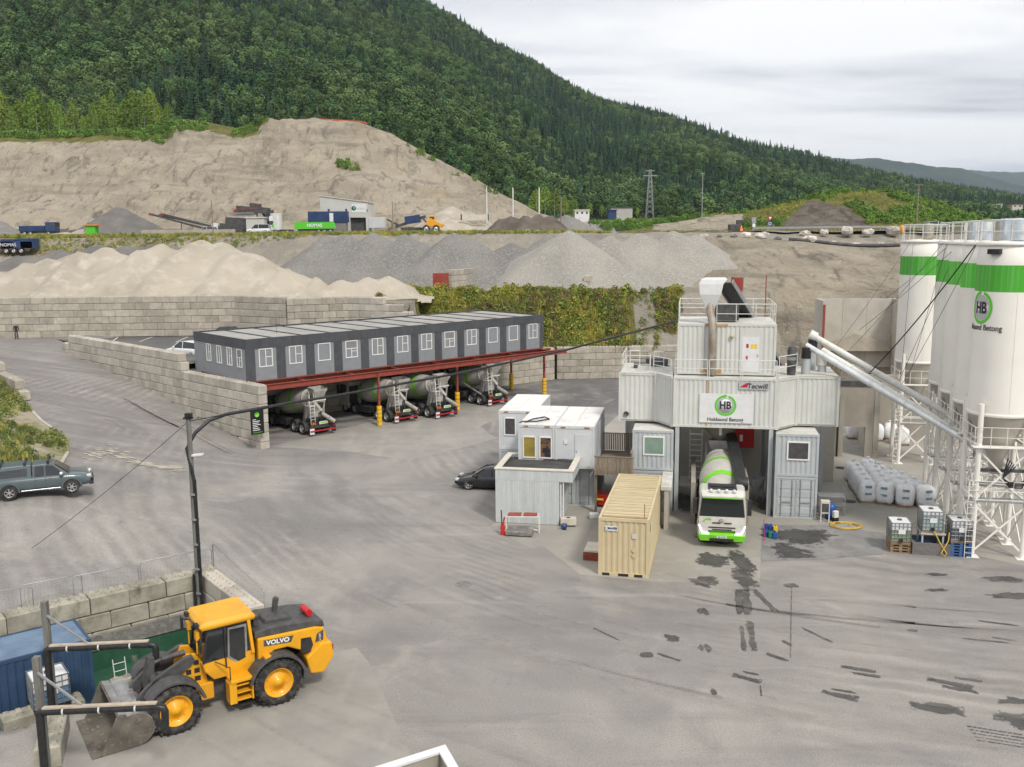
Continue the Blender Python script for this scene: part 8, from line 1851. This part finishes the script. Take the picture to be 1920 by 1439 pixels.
q = MB(); q.prism([(1.2,1.4),(w_-.4,1.1),(w_,1.8),(w_-1.0,2.2),(1.8,3.3),(.6,2.0)], .1, 2.6, ax='y'); q.build('body', 'dump_yellow', dp, bevel=.08); q = MB(); q.box(1.6,.3,2.2,2.9,2.3,3.9); q.build('cab', 'dump_yellow', dp, bevel=.08); q = MB(); q.box(1.7,.27,2.8,2.8,2.33,3.6); q.build('cab_glass', 'glass', dp); q = MB(); q.bar((0,1.2,3.4),(1.4,1.2,1.6),.4,.4); q.build('front_arm', 'machine_dark', dp)
for x_ in (.9, 3.2): wheel(dp, (x_, .2, .85), .85, .6, -1).rotation_euler = (0, 0, -math.pi/2)
a, b = base(800, 232), base(916, 232); block_wall('grey block wall on the upper bench behind the dumper', [(a.x, a.y), (b.x, b.y)], ZU-.3, 20.6, 'block', False); a, b = D(870, 430, 229), D(916, 430, 229)
bn_ = thing('banner_rail', 'long pale banner rail on the upper block wall', 'banner', D(866, 411, 229)); q = MB(); w_ = D(914, 411, 229).x-bn_.location.x; q.box(0,0,0,w_,.3,1.0); q.build('banner', 'trim_cream', bn_); q = MB(); q.box(-.3,-.05,-.3,0,.35,1.1); q.box(w_,-.05,-.3,w_+.3,.35,1.1); q.build('ends', 'black', bn_)
# booth and posts at the left
kb = thing('kiosk', 'tiny orange and green kiosk below the gravel cone', 'kiosk', base(160, 218)); q = MB(); q.box(0,0,0,2.2,2,2.0); q.build('wall', 'nomas_green', kb); q = MB(); q.box(-.3,-.3,2.0,3.0,2.3,2.3); q.build('roof', 'orange', kb)
jw = thing('barrier_wall', 'long low pale concrete barrier along the upper bench', 'barrier', base(265, 208)); q = MB(); q.box(0,0,0,D(440,430,208).x-jw.location.x,.6,1.1); q.build('barrier', 'block', jw)
def post(label, x_, y0, y1, Y, r, m, name='flag_pole', cat='pole', arm=None):
 a = D(x_, y1, Y); b = D(x_, y0, Y); t = thing(name, label, cat, a); q = MB(); q.tube([(0,0,-.8),(0,0,b.z-a.z)], [r, r*.7], 8); q.build('shaft', m, t)
 if arm: q = MB(); q.bar((-arm,0,b.z-a.z-.2),(arm,0,b.z-a.z-.2),.12,.14); q.build('cross_arm', m, t)
post('white flag pole on the upper bench, left of three', 913, 352, 412, 208, .17, 'rail_white'); post('white flag pole on the upper bench, middle of three', 962, 352, 404, 208, .17, 'rail_white'); post('white flag pole on the upper bench, right of three', 1011, 352, 402, 208, .17, 'rail_white')
post('brown wooden pole above the white van', 400, 376, 444, 196, .14, 'timber', 'utility_pole', 'pole'); post('brown wooden pole in front of the screening machine', 737, 378, 432, 200, .14, 'timber', 'utility_pole', 'pole'); post('wooden pole beside the topsoil heap', 1052, 369, 428, 205, .15, 'timber', 'utility_pole', 'pole', .6); post('wooden pole right of the green mound', 1719, 345, 414, 190, .16, 'timber', 'utility_pole', 'pole', .8); post('tall grey lamp post beside the road bend', 1316, 324, 405, 235, .12, 'galv', 'street_lamp', 'lamp post', .5)
post('thin grey post on the gravel heap crest', 1086, 408, 438, 190, .06, 'galv', 'marker_post', 'post')
# boulders on the slope edge
def boulder(seed, m='rock'):
 q = MB(); n, mrow = 9, 6; rg_ = random.Random(seed); rings = []
 for j in range(1, mrow):
  t = math.pi*j/mrow; rings.append([tuple(Vector((math.sin(t)*math.cos(2*math.pi*k/n), .75*math.sin(t)*math.sin(2*math.pi*k/n), .62*math.cos(t)+.42))*rg_.uniform(.8, 1.12)) for k in range(n)])
 q.loft(rings, 0, True, True, False); return q.mesh('boulder', m)
BO = [boulder(s) for s in range(4)]; BOD = boulder(9, 'gravel_dark')
low_b = [(1320,446,8,0),(1349,446,6,1),(1376,447,7,1),(1397,448,11,0),(1429,452,13,0),(1458,455,7,1),(1484,458,6,0),(1517,459,13,0),(1562,462,8,0),(1607,466,9,0),(1652,469,9,0)]
up_b = [(1510,441,10,0),(1545,438,9,0),(1588,438,14,0),(1628,438,10,0),(1675,438,14,0),(1738,434,10,0)]
for i, (x_, y_, rp, dkk) in enumerate(low_b):
 Y = 147.8; p = D(x_, y_, Y); o = put('boulder', BOD if dkk else BO[i % 4], None, (p.x, p.y, max(p.z, zT(p.x, p.y))-.15)); s = rp*Y/1750*1.15; o.scale = (s, s, s*.9); o.rotation_euler = (0, 0, i*1.7); tag(o, '%s boulder from the left along the slope edge below the road' % ['first','second','third','fourth','fifth','sixth','seventh','eighth','ninth','tenth','eleventh'][i], 'boulder', 'boulders along the slope edge')
for i, (x_, y_, rp, dkk) in enumerate(up_b):
 Y = 158; p = D(x_, y_, Y); o = put('boulder', BO[(i+1) % 4], None, (p.x, p.y, max(p.z, zT(p.x, p.y))-.2)); s = rp*Y/1750*1.1; o.scale = (s, s, s); o.rotation_euler = (0, 0, i*2.1); tag(o, '%s boulder from the left in the upper row beside the guard rail' % ['first','second','third','fourth','fifth','sixth'][i], 'boulder', 'boulders beside the road')
P = [D(a_, b_, 147.2) for a_, b_ in ((1480,453),(1540,459),(1600,463),(1686,468))]; P = [Vector((v_.x, v_.y, max(v_.z, zT(v_.x, v_.y)+.15))) for v_ in P]; q = MB(); q.tube(P, .28, 10); tag(q.build('drain_pipe', 'machine_dark'), 'long dark pipe lying between the boulders on the slope edge', 'pipe')
# road on the upper level
def ribbon(name, pts, w_, m, dz=.08):
 q = MB(); L = []; R = []
 P = [Vector((p.x, p.y, 0)) for p in pts]; S = []
 for i in range(len(P)-1):
  n = max(2, int((P[i+1]-P[i]).length/3)); S += [P[i].lerp(P[i+1], k/n) for k in range(n)]
 S.append(P[-1]); vs_ = []
 for i, p in enumerate(S):
  d = (S[min(i+1, len(S)-1)]-S[max(i-1, 0)]).normalized(); nn = Vector((-d.y, d.x, 0))
  for t in (-1, -.33, .33, 1): w2 = p+nn*(w_/2*t); vs_.append((w2.x, w2.y, max(zT(w2.x, w2.y), zT(p.x, p.y))+dz))
 q.add(vs_, [(4*i+k, 4*i+k+1, 4*i+4+k+1, 4*i+4+k) for i in range(len(S)-1) for k in range(3)], 0, True); return tag(q.build(name, m, fix=False), kind='structure')
ribbon('road', [Vector((20,196,0)), Vector((32,176,0)), Vector((48,164,0)), Vector((70,163,0)), Vector((100,168,0)), Vector((150,176,0))], 8, 'asphalt_road', .12)
ribbon('road', [Vector((26,188,0)), Vector((26,215,0)), Vector((25,250,0)), Vector((28,300,0)), Vector((40,360,0))], 6.5, 'asphalt_road', .15)
gr_ = thing('guard_rail', 'long grey guard rail along the upper road', 'guard rail', (58, 170, zT(58, 170))); O = Vector(gr_.location); q = MB(); P = []
for k in range(14): X = 44+k*7.5; Y = interp([44,60,100,150], [172,169.5,173,181], X); P.append(Vector((X, Y, zT(X, Y)+.95))-O)
for i in range(13): q.bar(P[i], P[i+1], .08, .34)
q.build('beam', 'galv', gr_); q = MB()
for p in P: q.tube([p-Vector((0,0,1.2)), p], .06, 5)
q.build('posts', 'galv', gr_)['kind'] = 'stuff'
cx_ = D(1757, 413, 176); car('silver blue car driving on the upper road', Vector((cx_.x, cx_.y, zT(cx_.x, cx_.y)+.3)), R_(-82), 'paint_silver', 'suv', 4.8, 1.9, 1.55)
def roadsign(label, x_, y0, y1, Y, kind):
 a = D(x_, y1, Y); b = D(x_, y0, Y); h = b.z-a.z; r = thing('road_sign', label, 'sign', a); q = MB(); q.tube([(0,0,-1),(0,0,h)], .05, 6); q.build('post', 'galv', r)
 if kind == 'round':
  q = MB(); q.lathe([(0,0),(.45,0),(.45,.03)], 20, 0, Matrix.Translation((0,-.06,h-1.3)) @ Matrix.Rotation(R_(90), 4, 'X')); q.build('blue_disc', 'can_blue', r); q = MB(); q.lathe([(.2,0),(.28,0)], 20, 0, Matrix.Translation((0,-.1,h-1.3)) @ Matrix.Rotation(R_(90), 4, 'X')); q.build('arrow_ring', 'print_white', r)
  q = MB(); q.add([(-.5,-.08,h),(.5,-.08,h),(0,-.08,h-.85)], [(0,2,1)]); q.build('yield_triangle', 'logo_red', r); q = MB(); q.add([(-.28,-.1,h-.12),(.28,-.1,h-.12),(0,-.1,h-.6)], [(0,2,1)]); q.build('yield_field', 'print_white', r)
 else: q = MB(); q.box(-.4,-.05,h-1.0,.4,-.01,h); q.build('panel', 'galv', r); q = MB(); q.box(-.25,-.05,h-1.7,.25,-.01,h-1.1); q.build('panel', 'print_white', r)
roadsign('roundabout and yield sign on the upper road', 1443, 406, 434, 172, 'round'); roadsign('grey back of a road sign beside the small excavator', 1413, 408, 436, 172, 'flat')
ex = thing('excavator', 'small dark excavator working below the sand patch', 'excavator', base(1382, 200)); q = MB(); q.box(-1.6,0,0,1.6,.6,.7); q.box(-1.6,1.6,0,1.6,2.2,.7); q.build('tracks', 'black', ex); q = MB(); q.box(-1.5,.1,.8,.9,2.1,2.0); q.build('house', 'machine_dark', ex, bevel=.08); q = MB(); q.box(.0,.2,1.2,1.1,1.2,2.9); q.build('cab', 'glass', ex, bevel=.08); q = MB(); q.bar((.8,1.2,1.8),(2.4,1.2,3.4),.3,.4); q.bar((2.4,1.2,3.4),(3.6,1.2,2.2),.25,.3); q.bar((3.6,1.2,2.3),(3.5,1.2,.8),.3,.3); q.build('boom', 'machine_dark', ex)
cn_ = thing('traffic_cone', 'orange traffic cone beside the small excavator', 'cone', base(1390, 190)); q = MB(); q.lathe([(.45,0),(.4,.1),(.08,1.6),(0,1.6)], 12); q.build('cone', 'orange', cn_)
cn_ = thing('traffic_marker', 'orange marker drum beside the silo railing on the slope edge', 'marker', D(1691, 436, 154)); q = MB(); q.lathe([(.0,-.3),(.35,-.3),(.3,.9),(.2,1.2),(0,1.2)], 12); q.build('drum', 'dump_yellow', cn_)
# concrete rings
for k, (x_, y_) in enumerate(((990,437),(996,441),(1008,438))):
 a = D(x_, y_, 171); r = thing('concrete_ring', ['pale concrete ring lying left on the grass bank','pale concrete ring lying in the middle on the grass bank','pale concrete ring lying right on the grass bank'][k], 'pipe ring', a); q = MB(); q.lathe([(.42,-.4),(.55,-.4),(.55,.4),(.42,.4),(.42,-.4)], 18, 0, Matrix.Rotation(R_(75), 4, 'X')); q.build('ring', 'concrete_pale', r)
# distant buildings by the road
def far_box(label, x0, x1, y0, y1, Y, m, dep=6, roofm='machine_dark', wins=0):
 a = D(x0, y1, Y); b = D(x1, y0, Y); w_ = b.x-a.x; h = b.z-a.z; r = thing('far_building', label, 'building', a); q = MB(); q.box(0,0,-3,w_,dep,h); q.build('wall', m, r); q = MB(); q.box(-.3,-.3,h,w_+.3,dep+.3,h+.3); q.build('roof', roofm, r)
 for k in range(wins): q = MB(); q.box(w_*(k+.3)/wins,-.05,h*.35,w_*(k+.7)/wins,-.01,h*.75); q.build('window', 'glass', r)
far_box('white container building at the far road bend', 1078, 1105, 395, 405, 330, 'board_white', 5, 'cabin_roof', 3); far_box('dark grey hall beyond the far road', 1145, 1186, 390, 401, 360, 'machine_grey', 8, 'machine_dark', 0); far_box('small blue container beside the dark grey hall', 1141, 1156, 395, 402, 345, 'deep_blue', 4, 'deep_blue', 0)
far_box('far pale house with red roof at the right edge of the valley', 1898, 1918, 384, 390, 600, 'cladding', 8, 'red_steel', 2); far_box('far white house in the valley above the silos', 1868, 1880, 382, 388, 700, 'board_white', 8, 'machine_dark', 2)
# lattice pylons
def pylon(label, x_, y0, y1, Y):
 a = D(x_, y1, Y); h = D(x_, y0, Y).z-a.z; r = thing('power_pylon', label, 'pylon', a); q = MB(); w0 = h*.09
 for sx in (-1, 1):
  for sy in (-1, 1): q.bar((sx*w0,sy*w0,-3),(sx*.4,sy*.4,h),.17,.17)
 q.build('legs', 'galv', r)['kind'] = 'stuff'; q = MB(); n = 9
 for k in range(n):
  z0, z1 = h*k/n, h*(k+1)/n; a0, a1 = lerp(w0, .4, k/n), lerp(w0, .4, (k+1)/n)
  for sy in (-1, 1): q.bar((-a0,sy*a0,z0),(a1,sy*a1,z1),.09,.09); q.bar((a0,sy*a0,z0),(-a1,sy*a1,z1),.09,.09)
 q.build('lattice', 'galv', r)['kind'] = 'stuff'; q = MB(); q.bar((-h*.16,0,h*.86),(h*.16,0,h*.86),.3,.4); q.bar((-h*.1,0,h*.97),(h*.1,0,h*.97),.3,.3); q.build('arms', 'galv', r)['kind'] = 'stuff'
pylon('tall lattice pylon in front of the forest right of the road', 1218, 318, 402, 420); pylon('lattice pylon standing in the forest above the sand cliff', 880, 290, 326, 420)
# red fence along the cliff top
q = MB(); rf_ = thing('safety_fence', 'low red safety fence along the top of the sand cliff', 'fence', D(540, 226, 299)); O = Vector(rf_.location); P = [D(x_, interp(CL_X, CL_Y, x_)+.5, 299)-O for x_ in range(545, 690, 12)]
for i in range(len(P)-1): q.bar(P[i]+Vector((0,0,.1)), P[i+1]+Vector((0,0,.1)), .05, .45)
mat('net_red', (.55,.10,.06), .8, c2=(.45,.12,.08), scale=.5); q.build('netting', 'net_red', rf_)
# ---------------------------------------------------------------- vegetation
def leaf_material(name, c, c2, orand=.35, cl=.01):
 m = bpy.data.materials.new(name); m.use_nodes = True; t = m.node_tree; b = t.nodes['Principled BSDF']; MATS[name] = m
 oi = N(t, 'ShaderNodeObjectInfo'); n = N(t, 'ShaderNodeTexNoise'); inp(n, {'Scale': cl, 'Detail': 3.0}); t.links.new(oi.outputs['Location'], n.inputs['Vector'])
 r = N(t, 'ShaderNodeMapRange'); inp(r, {1: .4, 2: .6}); t.links.new(n.outputs[0], r.inputs[0]); q = N(t, 'ShaderNodeMix', data_type='RGBA'); q.inputs[6].default_value = (*c, 1); q.inputs[7].default_value = (*c2, 1); t.links.new(r.outputs[0], q.inputs[0])
 h = N(t, 'ShaderNodeHueSaturation'); v = N(t, 'ShaderNodeMapRange'); inp(v, {3: 1-orand, 4: 1+orand}); t.links.new(oi.outputs['Random'], v.inputs[0]); t.links.new(v.outputs[0], h.inputs['Value']); t.links.new(q.outputs[2], h.inputs['Color']); t.links.new(h.outputs[0], b.inputs['Base Color'])
 inp(b, {'Roughness': .85, 'Specular IOR Level': .2})
leaf_material('spruce', (.024,.056,.030), (.034,.072,.034), .5); leaf_material('broadleaf', (.072,.135,.044), (.115,.175,.06), .48); leaf_material('broadleaf_dark', (.042,.098,.036), (.066,.122,.044), .48); leaf_material('birch_leaf', (.17,.27,.045), (.23,.31,.055), .25, .05)
mat('bark', (.12,.095,.075), .9); mat('birch_bark', (.50,.47,.42), .8, c2=(.10,.09,.08), scale=2, fac=(.6,.66), stretch=(1,1,3))
def conifer(seed, h=16, w_=2.6):
 rg_ = random.Random(seed); q = MB(); q.tube([(0,0,0),(0,0,h*.5)], [.18,.1], 4, 1, False); tiers = 11
 for k in range(tiers):
  z = h*(.06+.90*k/tiers); rr = w_*(1-k/tiers)**.85*rg_.uniform(.85, 1.1)+.15; n = 7; o_ = rg_.uniform(0, 6)
  for i in range(n):
   a = o_+2*math.pi*i/n+rg_.uniform(-.2,.2); r2 = rr*rg_.uniform(.75, 1.15); da = .42
   q.add([(0,0,z+h*.11),(r2*math.cos(a-da)*.8,r2*math.sin(a-da)*.8,z+.1),(r2*math.cos(a),r2*math.sin(a),z-rr*.22),(r2*math.cos(a+da)*.8,r2*math.sin(a+da)*.8,z+.1)], [(0,1,2),(0,2,3)])
 q.add([(-.15,0,h*.93),(.15,0,h*.93),(0,0,h*1.03)], [(0,1,2)]); return q
def broad(seed, h=13, r=3.6, n=430, leaf=.52, z0=.18):
 rg_ = random.Random(seed); q = MB(); q.tube([(0,0,0),(.1,0,h*.5)], [.2,.1], 5, 1, False); lob = [(Vector((rg_.uniform(-.5,.5)*r, rg_.uniform(-.5,.5)*r, h*rg_.uniform(.38,.82))), r*rg_.uniform(.45,.7)) for _ in range(7)]+[(Vector((0,0,h*.55)), r*.8)]
 for k in range(n):
  c0, rr = rg_.choice(lob); d = Vector((rg_.gauss(0,1), rg_.gauss(0,1), rg_.gauss(.25,1))).normalized(); c = c0+Vector((d.x*rr, d.y*rr, d.z*rr*1.15))*rg_.uniform(.75, 1.05)
  if c.z < h*z0: c.z = h*z0+rg_.random()
  nn = (d+Vector((rg_.uniform(-.6,.6), rg_.uniform(-.6,.6), rg_.uniform(-.2,.8)))).normalized(); e_ = nn.orthogonal().normalized(); e_ = Matrix.Rotation(rg_.uniform(0,6), 3, nn) @ e_; f_ = nn.cross(e_); s = leaf*rg_.uniform(.6,1.3)
  q.add([tuple(c-e_*s), tuple(c-f_*s*.7), tuple(c+e_*s*.9), tuple(c+f_*s*.8)], [(0,1,2,3)])
 return q
forms = []
for i in range(4): forms.append(proto('form_a%d' % i, conifer(i, 12.5+i, 2.7+.3*i), ['spruce', 'bark']))
for i in range(3): forms.append(proto('form_b%d' % i, broad(20+i, 12+i, 3.2+.2*i), ['broadleaf', 'bark']))
for i in range(2): forms.append(proto('form_c%d' % i, broad(30+i, 11+i, 3.4), ['broadleaf_dark', 'bark']))
pts = []; rg_ = random.Random(5); Y = 318.0
while Y < 1790:
 spc = 4.7+Y*.0026; u = -.64
 while u < .66:
  uu = u+rg_.uniform(-.5,.5)*spc/Y; yy = Y+rg_.uniform(-.5,.5)*spc; u += spc/Y
  xp = 960+uu*1771; d1 = interp(RX, RD, xp)
  if yy > d1+40: continue
  z = mtn(uu, yy); X = uu*yy
  d0 = interp([-500, 900, 1100, 1500, 1920, 2300], [310, 330, 420, 380, 420, 420], xp)
  if yy < d0+(6 if xp > 1000 else 0): continue
  if 1085 < xp < 1230 and yy < 440: continue
  pxy = (z+8-CAMH)/yy
  if pxy > .47: continue
  k = fbm(X, yy, .006, 4, 1.0)+.35*fbm(X, yy, .03, 2, 2.0); t = (yy-d0)/(d1-d0); bias = lerp(.34, .0, smooth(.15, .7, t))
  if fbm(X, yy, .02, 3, 12.0) > .62 and rg_.random() < .6: continue
  con = k+bias+rg_.uniform(-.34,.34) < .06
  ix = rg_.randrange(4) if con else (4+rg_.randrange(3) if rg_.random() < .62 else 7+rg_.randrange(2))
  pts.append((X, yy, z-.6, rg_.uniform(.65, 1.15)*(1.0 if con else .92)*(1 if yy > 420 else .72), rg_.uniform(0, 6.28), ix))
 Y += spc
scatter('mountain_forest', pts, forms, 'dense mixed forest covering the mountainside', 'forest')
# birches and bushes along the cliff edge, each its own tree
bm_ = []
for i in range(4):
 h = 14+i*.8; rg2 = random.Random(60+i); q = MB()
 for k in range(1000):
  t = rg2.random()**.8; z = h*(.14+.88*t); rr = (3.1-.2*i)*math.sin(math.pi*min(1, .25+.73*t))**.8*math.sqrt(rg2.uniform(.15, 1)); a = rg2.uniform(0, 6.28); c = Vector((rr*math.cos(a), rr*math.sin(a), z)); nn = Vector((rg2.uniform(-1,1), rg2.uniform(-1,1), rg2.uniform(-.2,1))).normalized(); e_ = nn.orthogonal().normalized(); f_ = nn.cross(e_); s = .36*rg2.uniform(.6,1.35)
  q.add([tuple(c-e_*s), tuple(c-f_*s*.7), tuple(c+e_*s), tuple(c+f_*s*.7)], [(0,1,2,3)])
 tr_ = MB(); tr_.tube([(0,0,-1),(.1,.05,h*.4),(.0,.1,h*.75),(.05,0,h)], [.17,.13,.08,.03], 6)
 for k in range(7): z = h*(.35+.08*k); a = k*2.4; tr_.tube([(0,.05,z),(1.2*math.cos(a),1.2*math.sin(a),z+1.2)], [.05,.02], 4)
 bm_.append((q.mesh('crown', 'birch_leaf'), tr_.mesh('trunk', 'birch_bark')))
ordw = ['first','second','third','fourth','fifth','sixth','seventh','eighth','ninth','tenth','eleventh','twelfth','thirteenth','fourteenth','fifteenth','sixteenth','seventeenth','eighteenth','nineteenth','twentieth','twenty-first','twenty-second','twenty-third','twenty-fourth','twenty-fifth','twenty-sixth','twenty-seventh','twenty-eighth','twenty-ninth','thirtieth']
bx = sorted([-30,-12,4,14,26,38,46,58,70,83,92,101,112,124,140,157,168,176,184,200,214,228,238,252,262,272,284,292,302,316])
for i, x_ in enumerate(bx):
 Yb = 301+rg_.uniform(-1, 10); p = D(x_, 250, Yb); X = p.x; z = zT(X, Yb); top = 168+25*abs(math.sin(x_*.045))+rg_.uniform(-8, 14)
 if 112 < x_ < 170: top += 28
 if x_ > 250: top = 158+rg_.uniform(0, 22)
 if x_ > 300: top += 25
 h = D(x_, top, Yb).z-z; mi = rg_.randrange(4); s = max(.45, h/(14+mi*.8))
 t = thing('birch_tree', '%s birch from the left along the sand cliff edge' % ordw[i], 'tree', (X, Yb, z-.3), rg_.uniform(0, 6.28), 'birches along the cliff edge'); t.scale = (s, s, s); put('crown', bm_[mi][0], t); put('trunk', bm_[mi][1], t)
# trees beside the far road
for i, (x_, y0, yb, Yb) in enumerate(((1005,352,398,340),(1022,346,396,345),(1040,352,398,335),(1058,362,400,330),(1075,368,402,345),(1105,378,400,380),(1128,380,400,390),(1195,385,402,380))):
 p = D(x_, yb, Yb); h = D(x_, y0, Yb).z-p.z; mi = i % 4; s = h/(14+mi*.8); t = thing('roadside_tree', '%s green tree from the left behind the upper road' % ordw[i], 'tree', (p.x, p.y, p.z-1), i*1.1, 'trees behind the upper road'); t.scale = (s*1.5, s*1.5, s); put('crown', bm_[mi][0], t); put('trunk', bm_[mi][1], t)
# bushes and weeds: slopes, banks, mound
leaf_material('weed_yellow', (.31,.31,.06), (.40,.36,.08), .35, .3); leaf_material('weed_green', (.16,.22,.05), (.23,.27,.06), .35, .2); leaf_material('weed_brown', (.22,.175,.085), (.19,.14,.07), .35, .3); leaf_material('bush_green', (.12,.23,.045), (.18,.29,.06), .35, .1)
wf = [leafclump(11,'weed_yellow',.55,1.0,70,.11), leafclump(12,'weed_green',.6,.9,70,.12), leafclump(13,'weed_brown',.55,.8,60,.11), tuft(14,'weed_yellow',1.0,26,.4), leafclump(15,'bush_green',.9,1.3,110,.16), tuft(16,'weed_brown',.8,24,.4)]
for i, o in enumerate(wf): o.name = 'form_w%d' % i
pts = []
while len(pts) < 10500:
 X = rg_.uniform(-15.5, 27); Y = rg_.uniform(108.2, 115.2); xp = 960+X/Y*1771
 xp += 14*fbm(X, Y, .5, 3, 2.5)
 if xp > 1275 or (1185 < xp < 1230 and rg_.random() < .96) or (xp > 1232 and (Y < 110.5 or rg_.random() < .4)): continue
 k = fbm(X, Y, .35, 3, 4.0); k2 = fbm(X, Y, .18, 2, 8.0)
 if fbm(X, Y, .45, 3, 21.0) < -.18 and rg_.random() < .7: continue
 ix = (rg_.choice((0,3,3)) if k > .12 else rg_.choice((3,1,1,0))) if k2 > -.02 else rg_.choice((2,5,5,1,3))
 pts.append((X, Y, zT(X, Y)-.1, rg_.uniform(.4, .95)*(1.5 if rg_.random() < .05 else 1), rg_.uniform(0, 6.28), ix))
scatter('slope_weeds', pts, wf, 'yellow green and brown weeds covering the slope behind the office', 'weeds')
wf2 = [leafclump(21,'weed_yellow',.6,.9,40,.16), leafclump(22,'weed_green',.7,.9,40,.18), tuft(23,'weed_yellow',1.1,22,.6), tuft(24,'weed_green',1.0,22,.6), leafclump(25,'bush_green',1.0,1.6,80,.26), tuft(26,'weed_brown',1.0,22,.6)]
for i, o in enumerate(wf2): o.name = 'form_x%d' % i
pts = []
while len(pts) < 7000:
 X = rg_.uniform(-105, 18); Y = rg_.uniform(166, 186)
 pts.append((X, Y, zT(X, Y)-.1, rg_.uniform(.35, .75), rg_.uniform(0, 6.28), rg_.choice((1,2,2,3,3,3,5)) if fbm(X, Y, .1, 2, 6) > -.1 else rg_.choice((2,5,2,3))))
scatter('bank_grass', pts, wf2, 'grass and weeds on the bank in front of the upper bench', 'grass')
wf3 = [o.copy() for o in wf2]
for i, o in enumerate(wf3): o.name = 'form_y%d' % i
pts = []
while len(pts) < 9000:
 X = rg_.uniform(24, 165); Y = rg_.uniform(176, 300); g_ = cover(X, Y, 0)[0]
 if g_ < .5: continue
 xp = 960+X/Y*1771; bush = xp > 1540 and Y > 230
 k = fbm(X, Y, .05, 3, 3)
 ix = 4 if (bush and k > -.25) or (k > .2 and Y > 230) else rg_.choice((0,1,2,2,3))
 pts.append((X, Y, zT(X, Y)-.1, rg_.uniform(.5, 1.1)*(.9 if ix == 4 else .7), rg_.uniform(0, 6.28), ix))
scatter('mound_bushes', pts, wf3, 'bright green bushes and tall grass on the mound right of the road', 'bushes')
wf4 = [o.copy() for o in wf2]
for i, o in enumerate(wf4): o.name = 'form_z%d' % i
pts = []
for x0, x1, n, lo, hi in ((-60,345,900,.0,2.4),(270,400,260,1.0,4.5),(450,515,120,1.5,4.0),(640,662,30,13,15),(664,680,14,14,16),(770,800,10,1,3),(810,940,16,2,6)):
 for _ in range(n):
  xp = rg_.uniform(x0, x1); u = (xp-960)/1771; Yq = 300
  dz_ = rg_.uniform(lo, hi)
  Yq = 300-dz_*1.7; X = u*Yq; pts.append((X, Yq, zT(X, Yq)-.1, rg_.uniform(.6, 1.2), rg_.uniform(0, 6.28), rg_.choice((1,3,4,4,5))))
scatter('cliff_bushes', pts, wf4, 'low bushes scattered along the top of the sand cliff', 'bushes')

# air: a thin haze round the whole place
hz_ = MB(); hz_.box(-12800,-900,-9.5,12800,12600,820); mh = bpy.data.materials.new('haze'); mh.use_nodes = True; t = mh.node_tree; t.nodes.clear(); o_ = N(t, 'ShaderNodeOutputMaterial'); pv_ = N(t, 'ShaderNodeVolumePrincipled'); inp(pv_, {'Color': (.72,.84,1.0,1), 'Density': 7e-5, 'Anisotropy': 0.2}); t.links.new(pv_.outputs[0], o_.inputs['Volume'])
tag(hz_.build('haze', mh), kind='stuff')
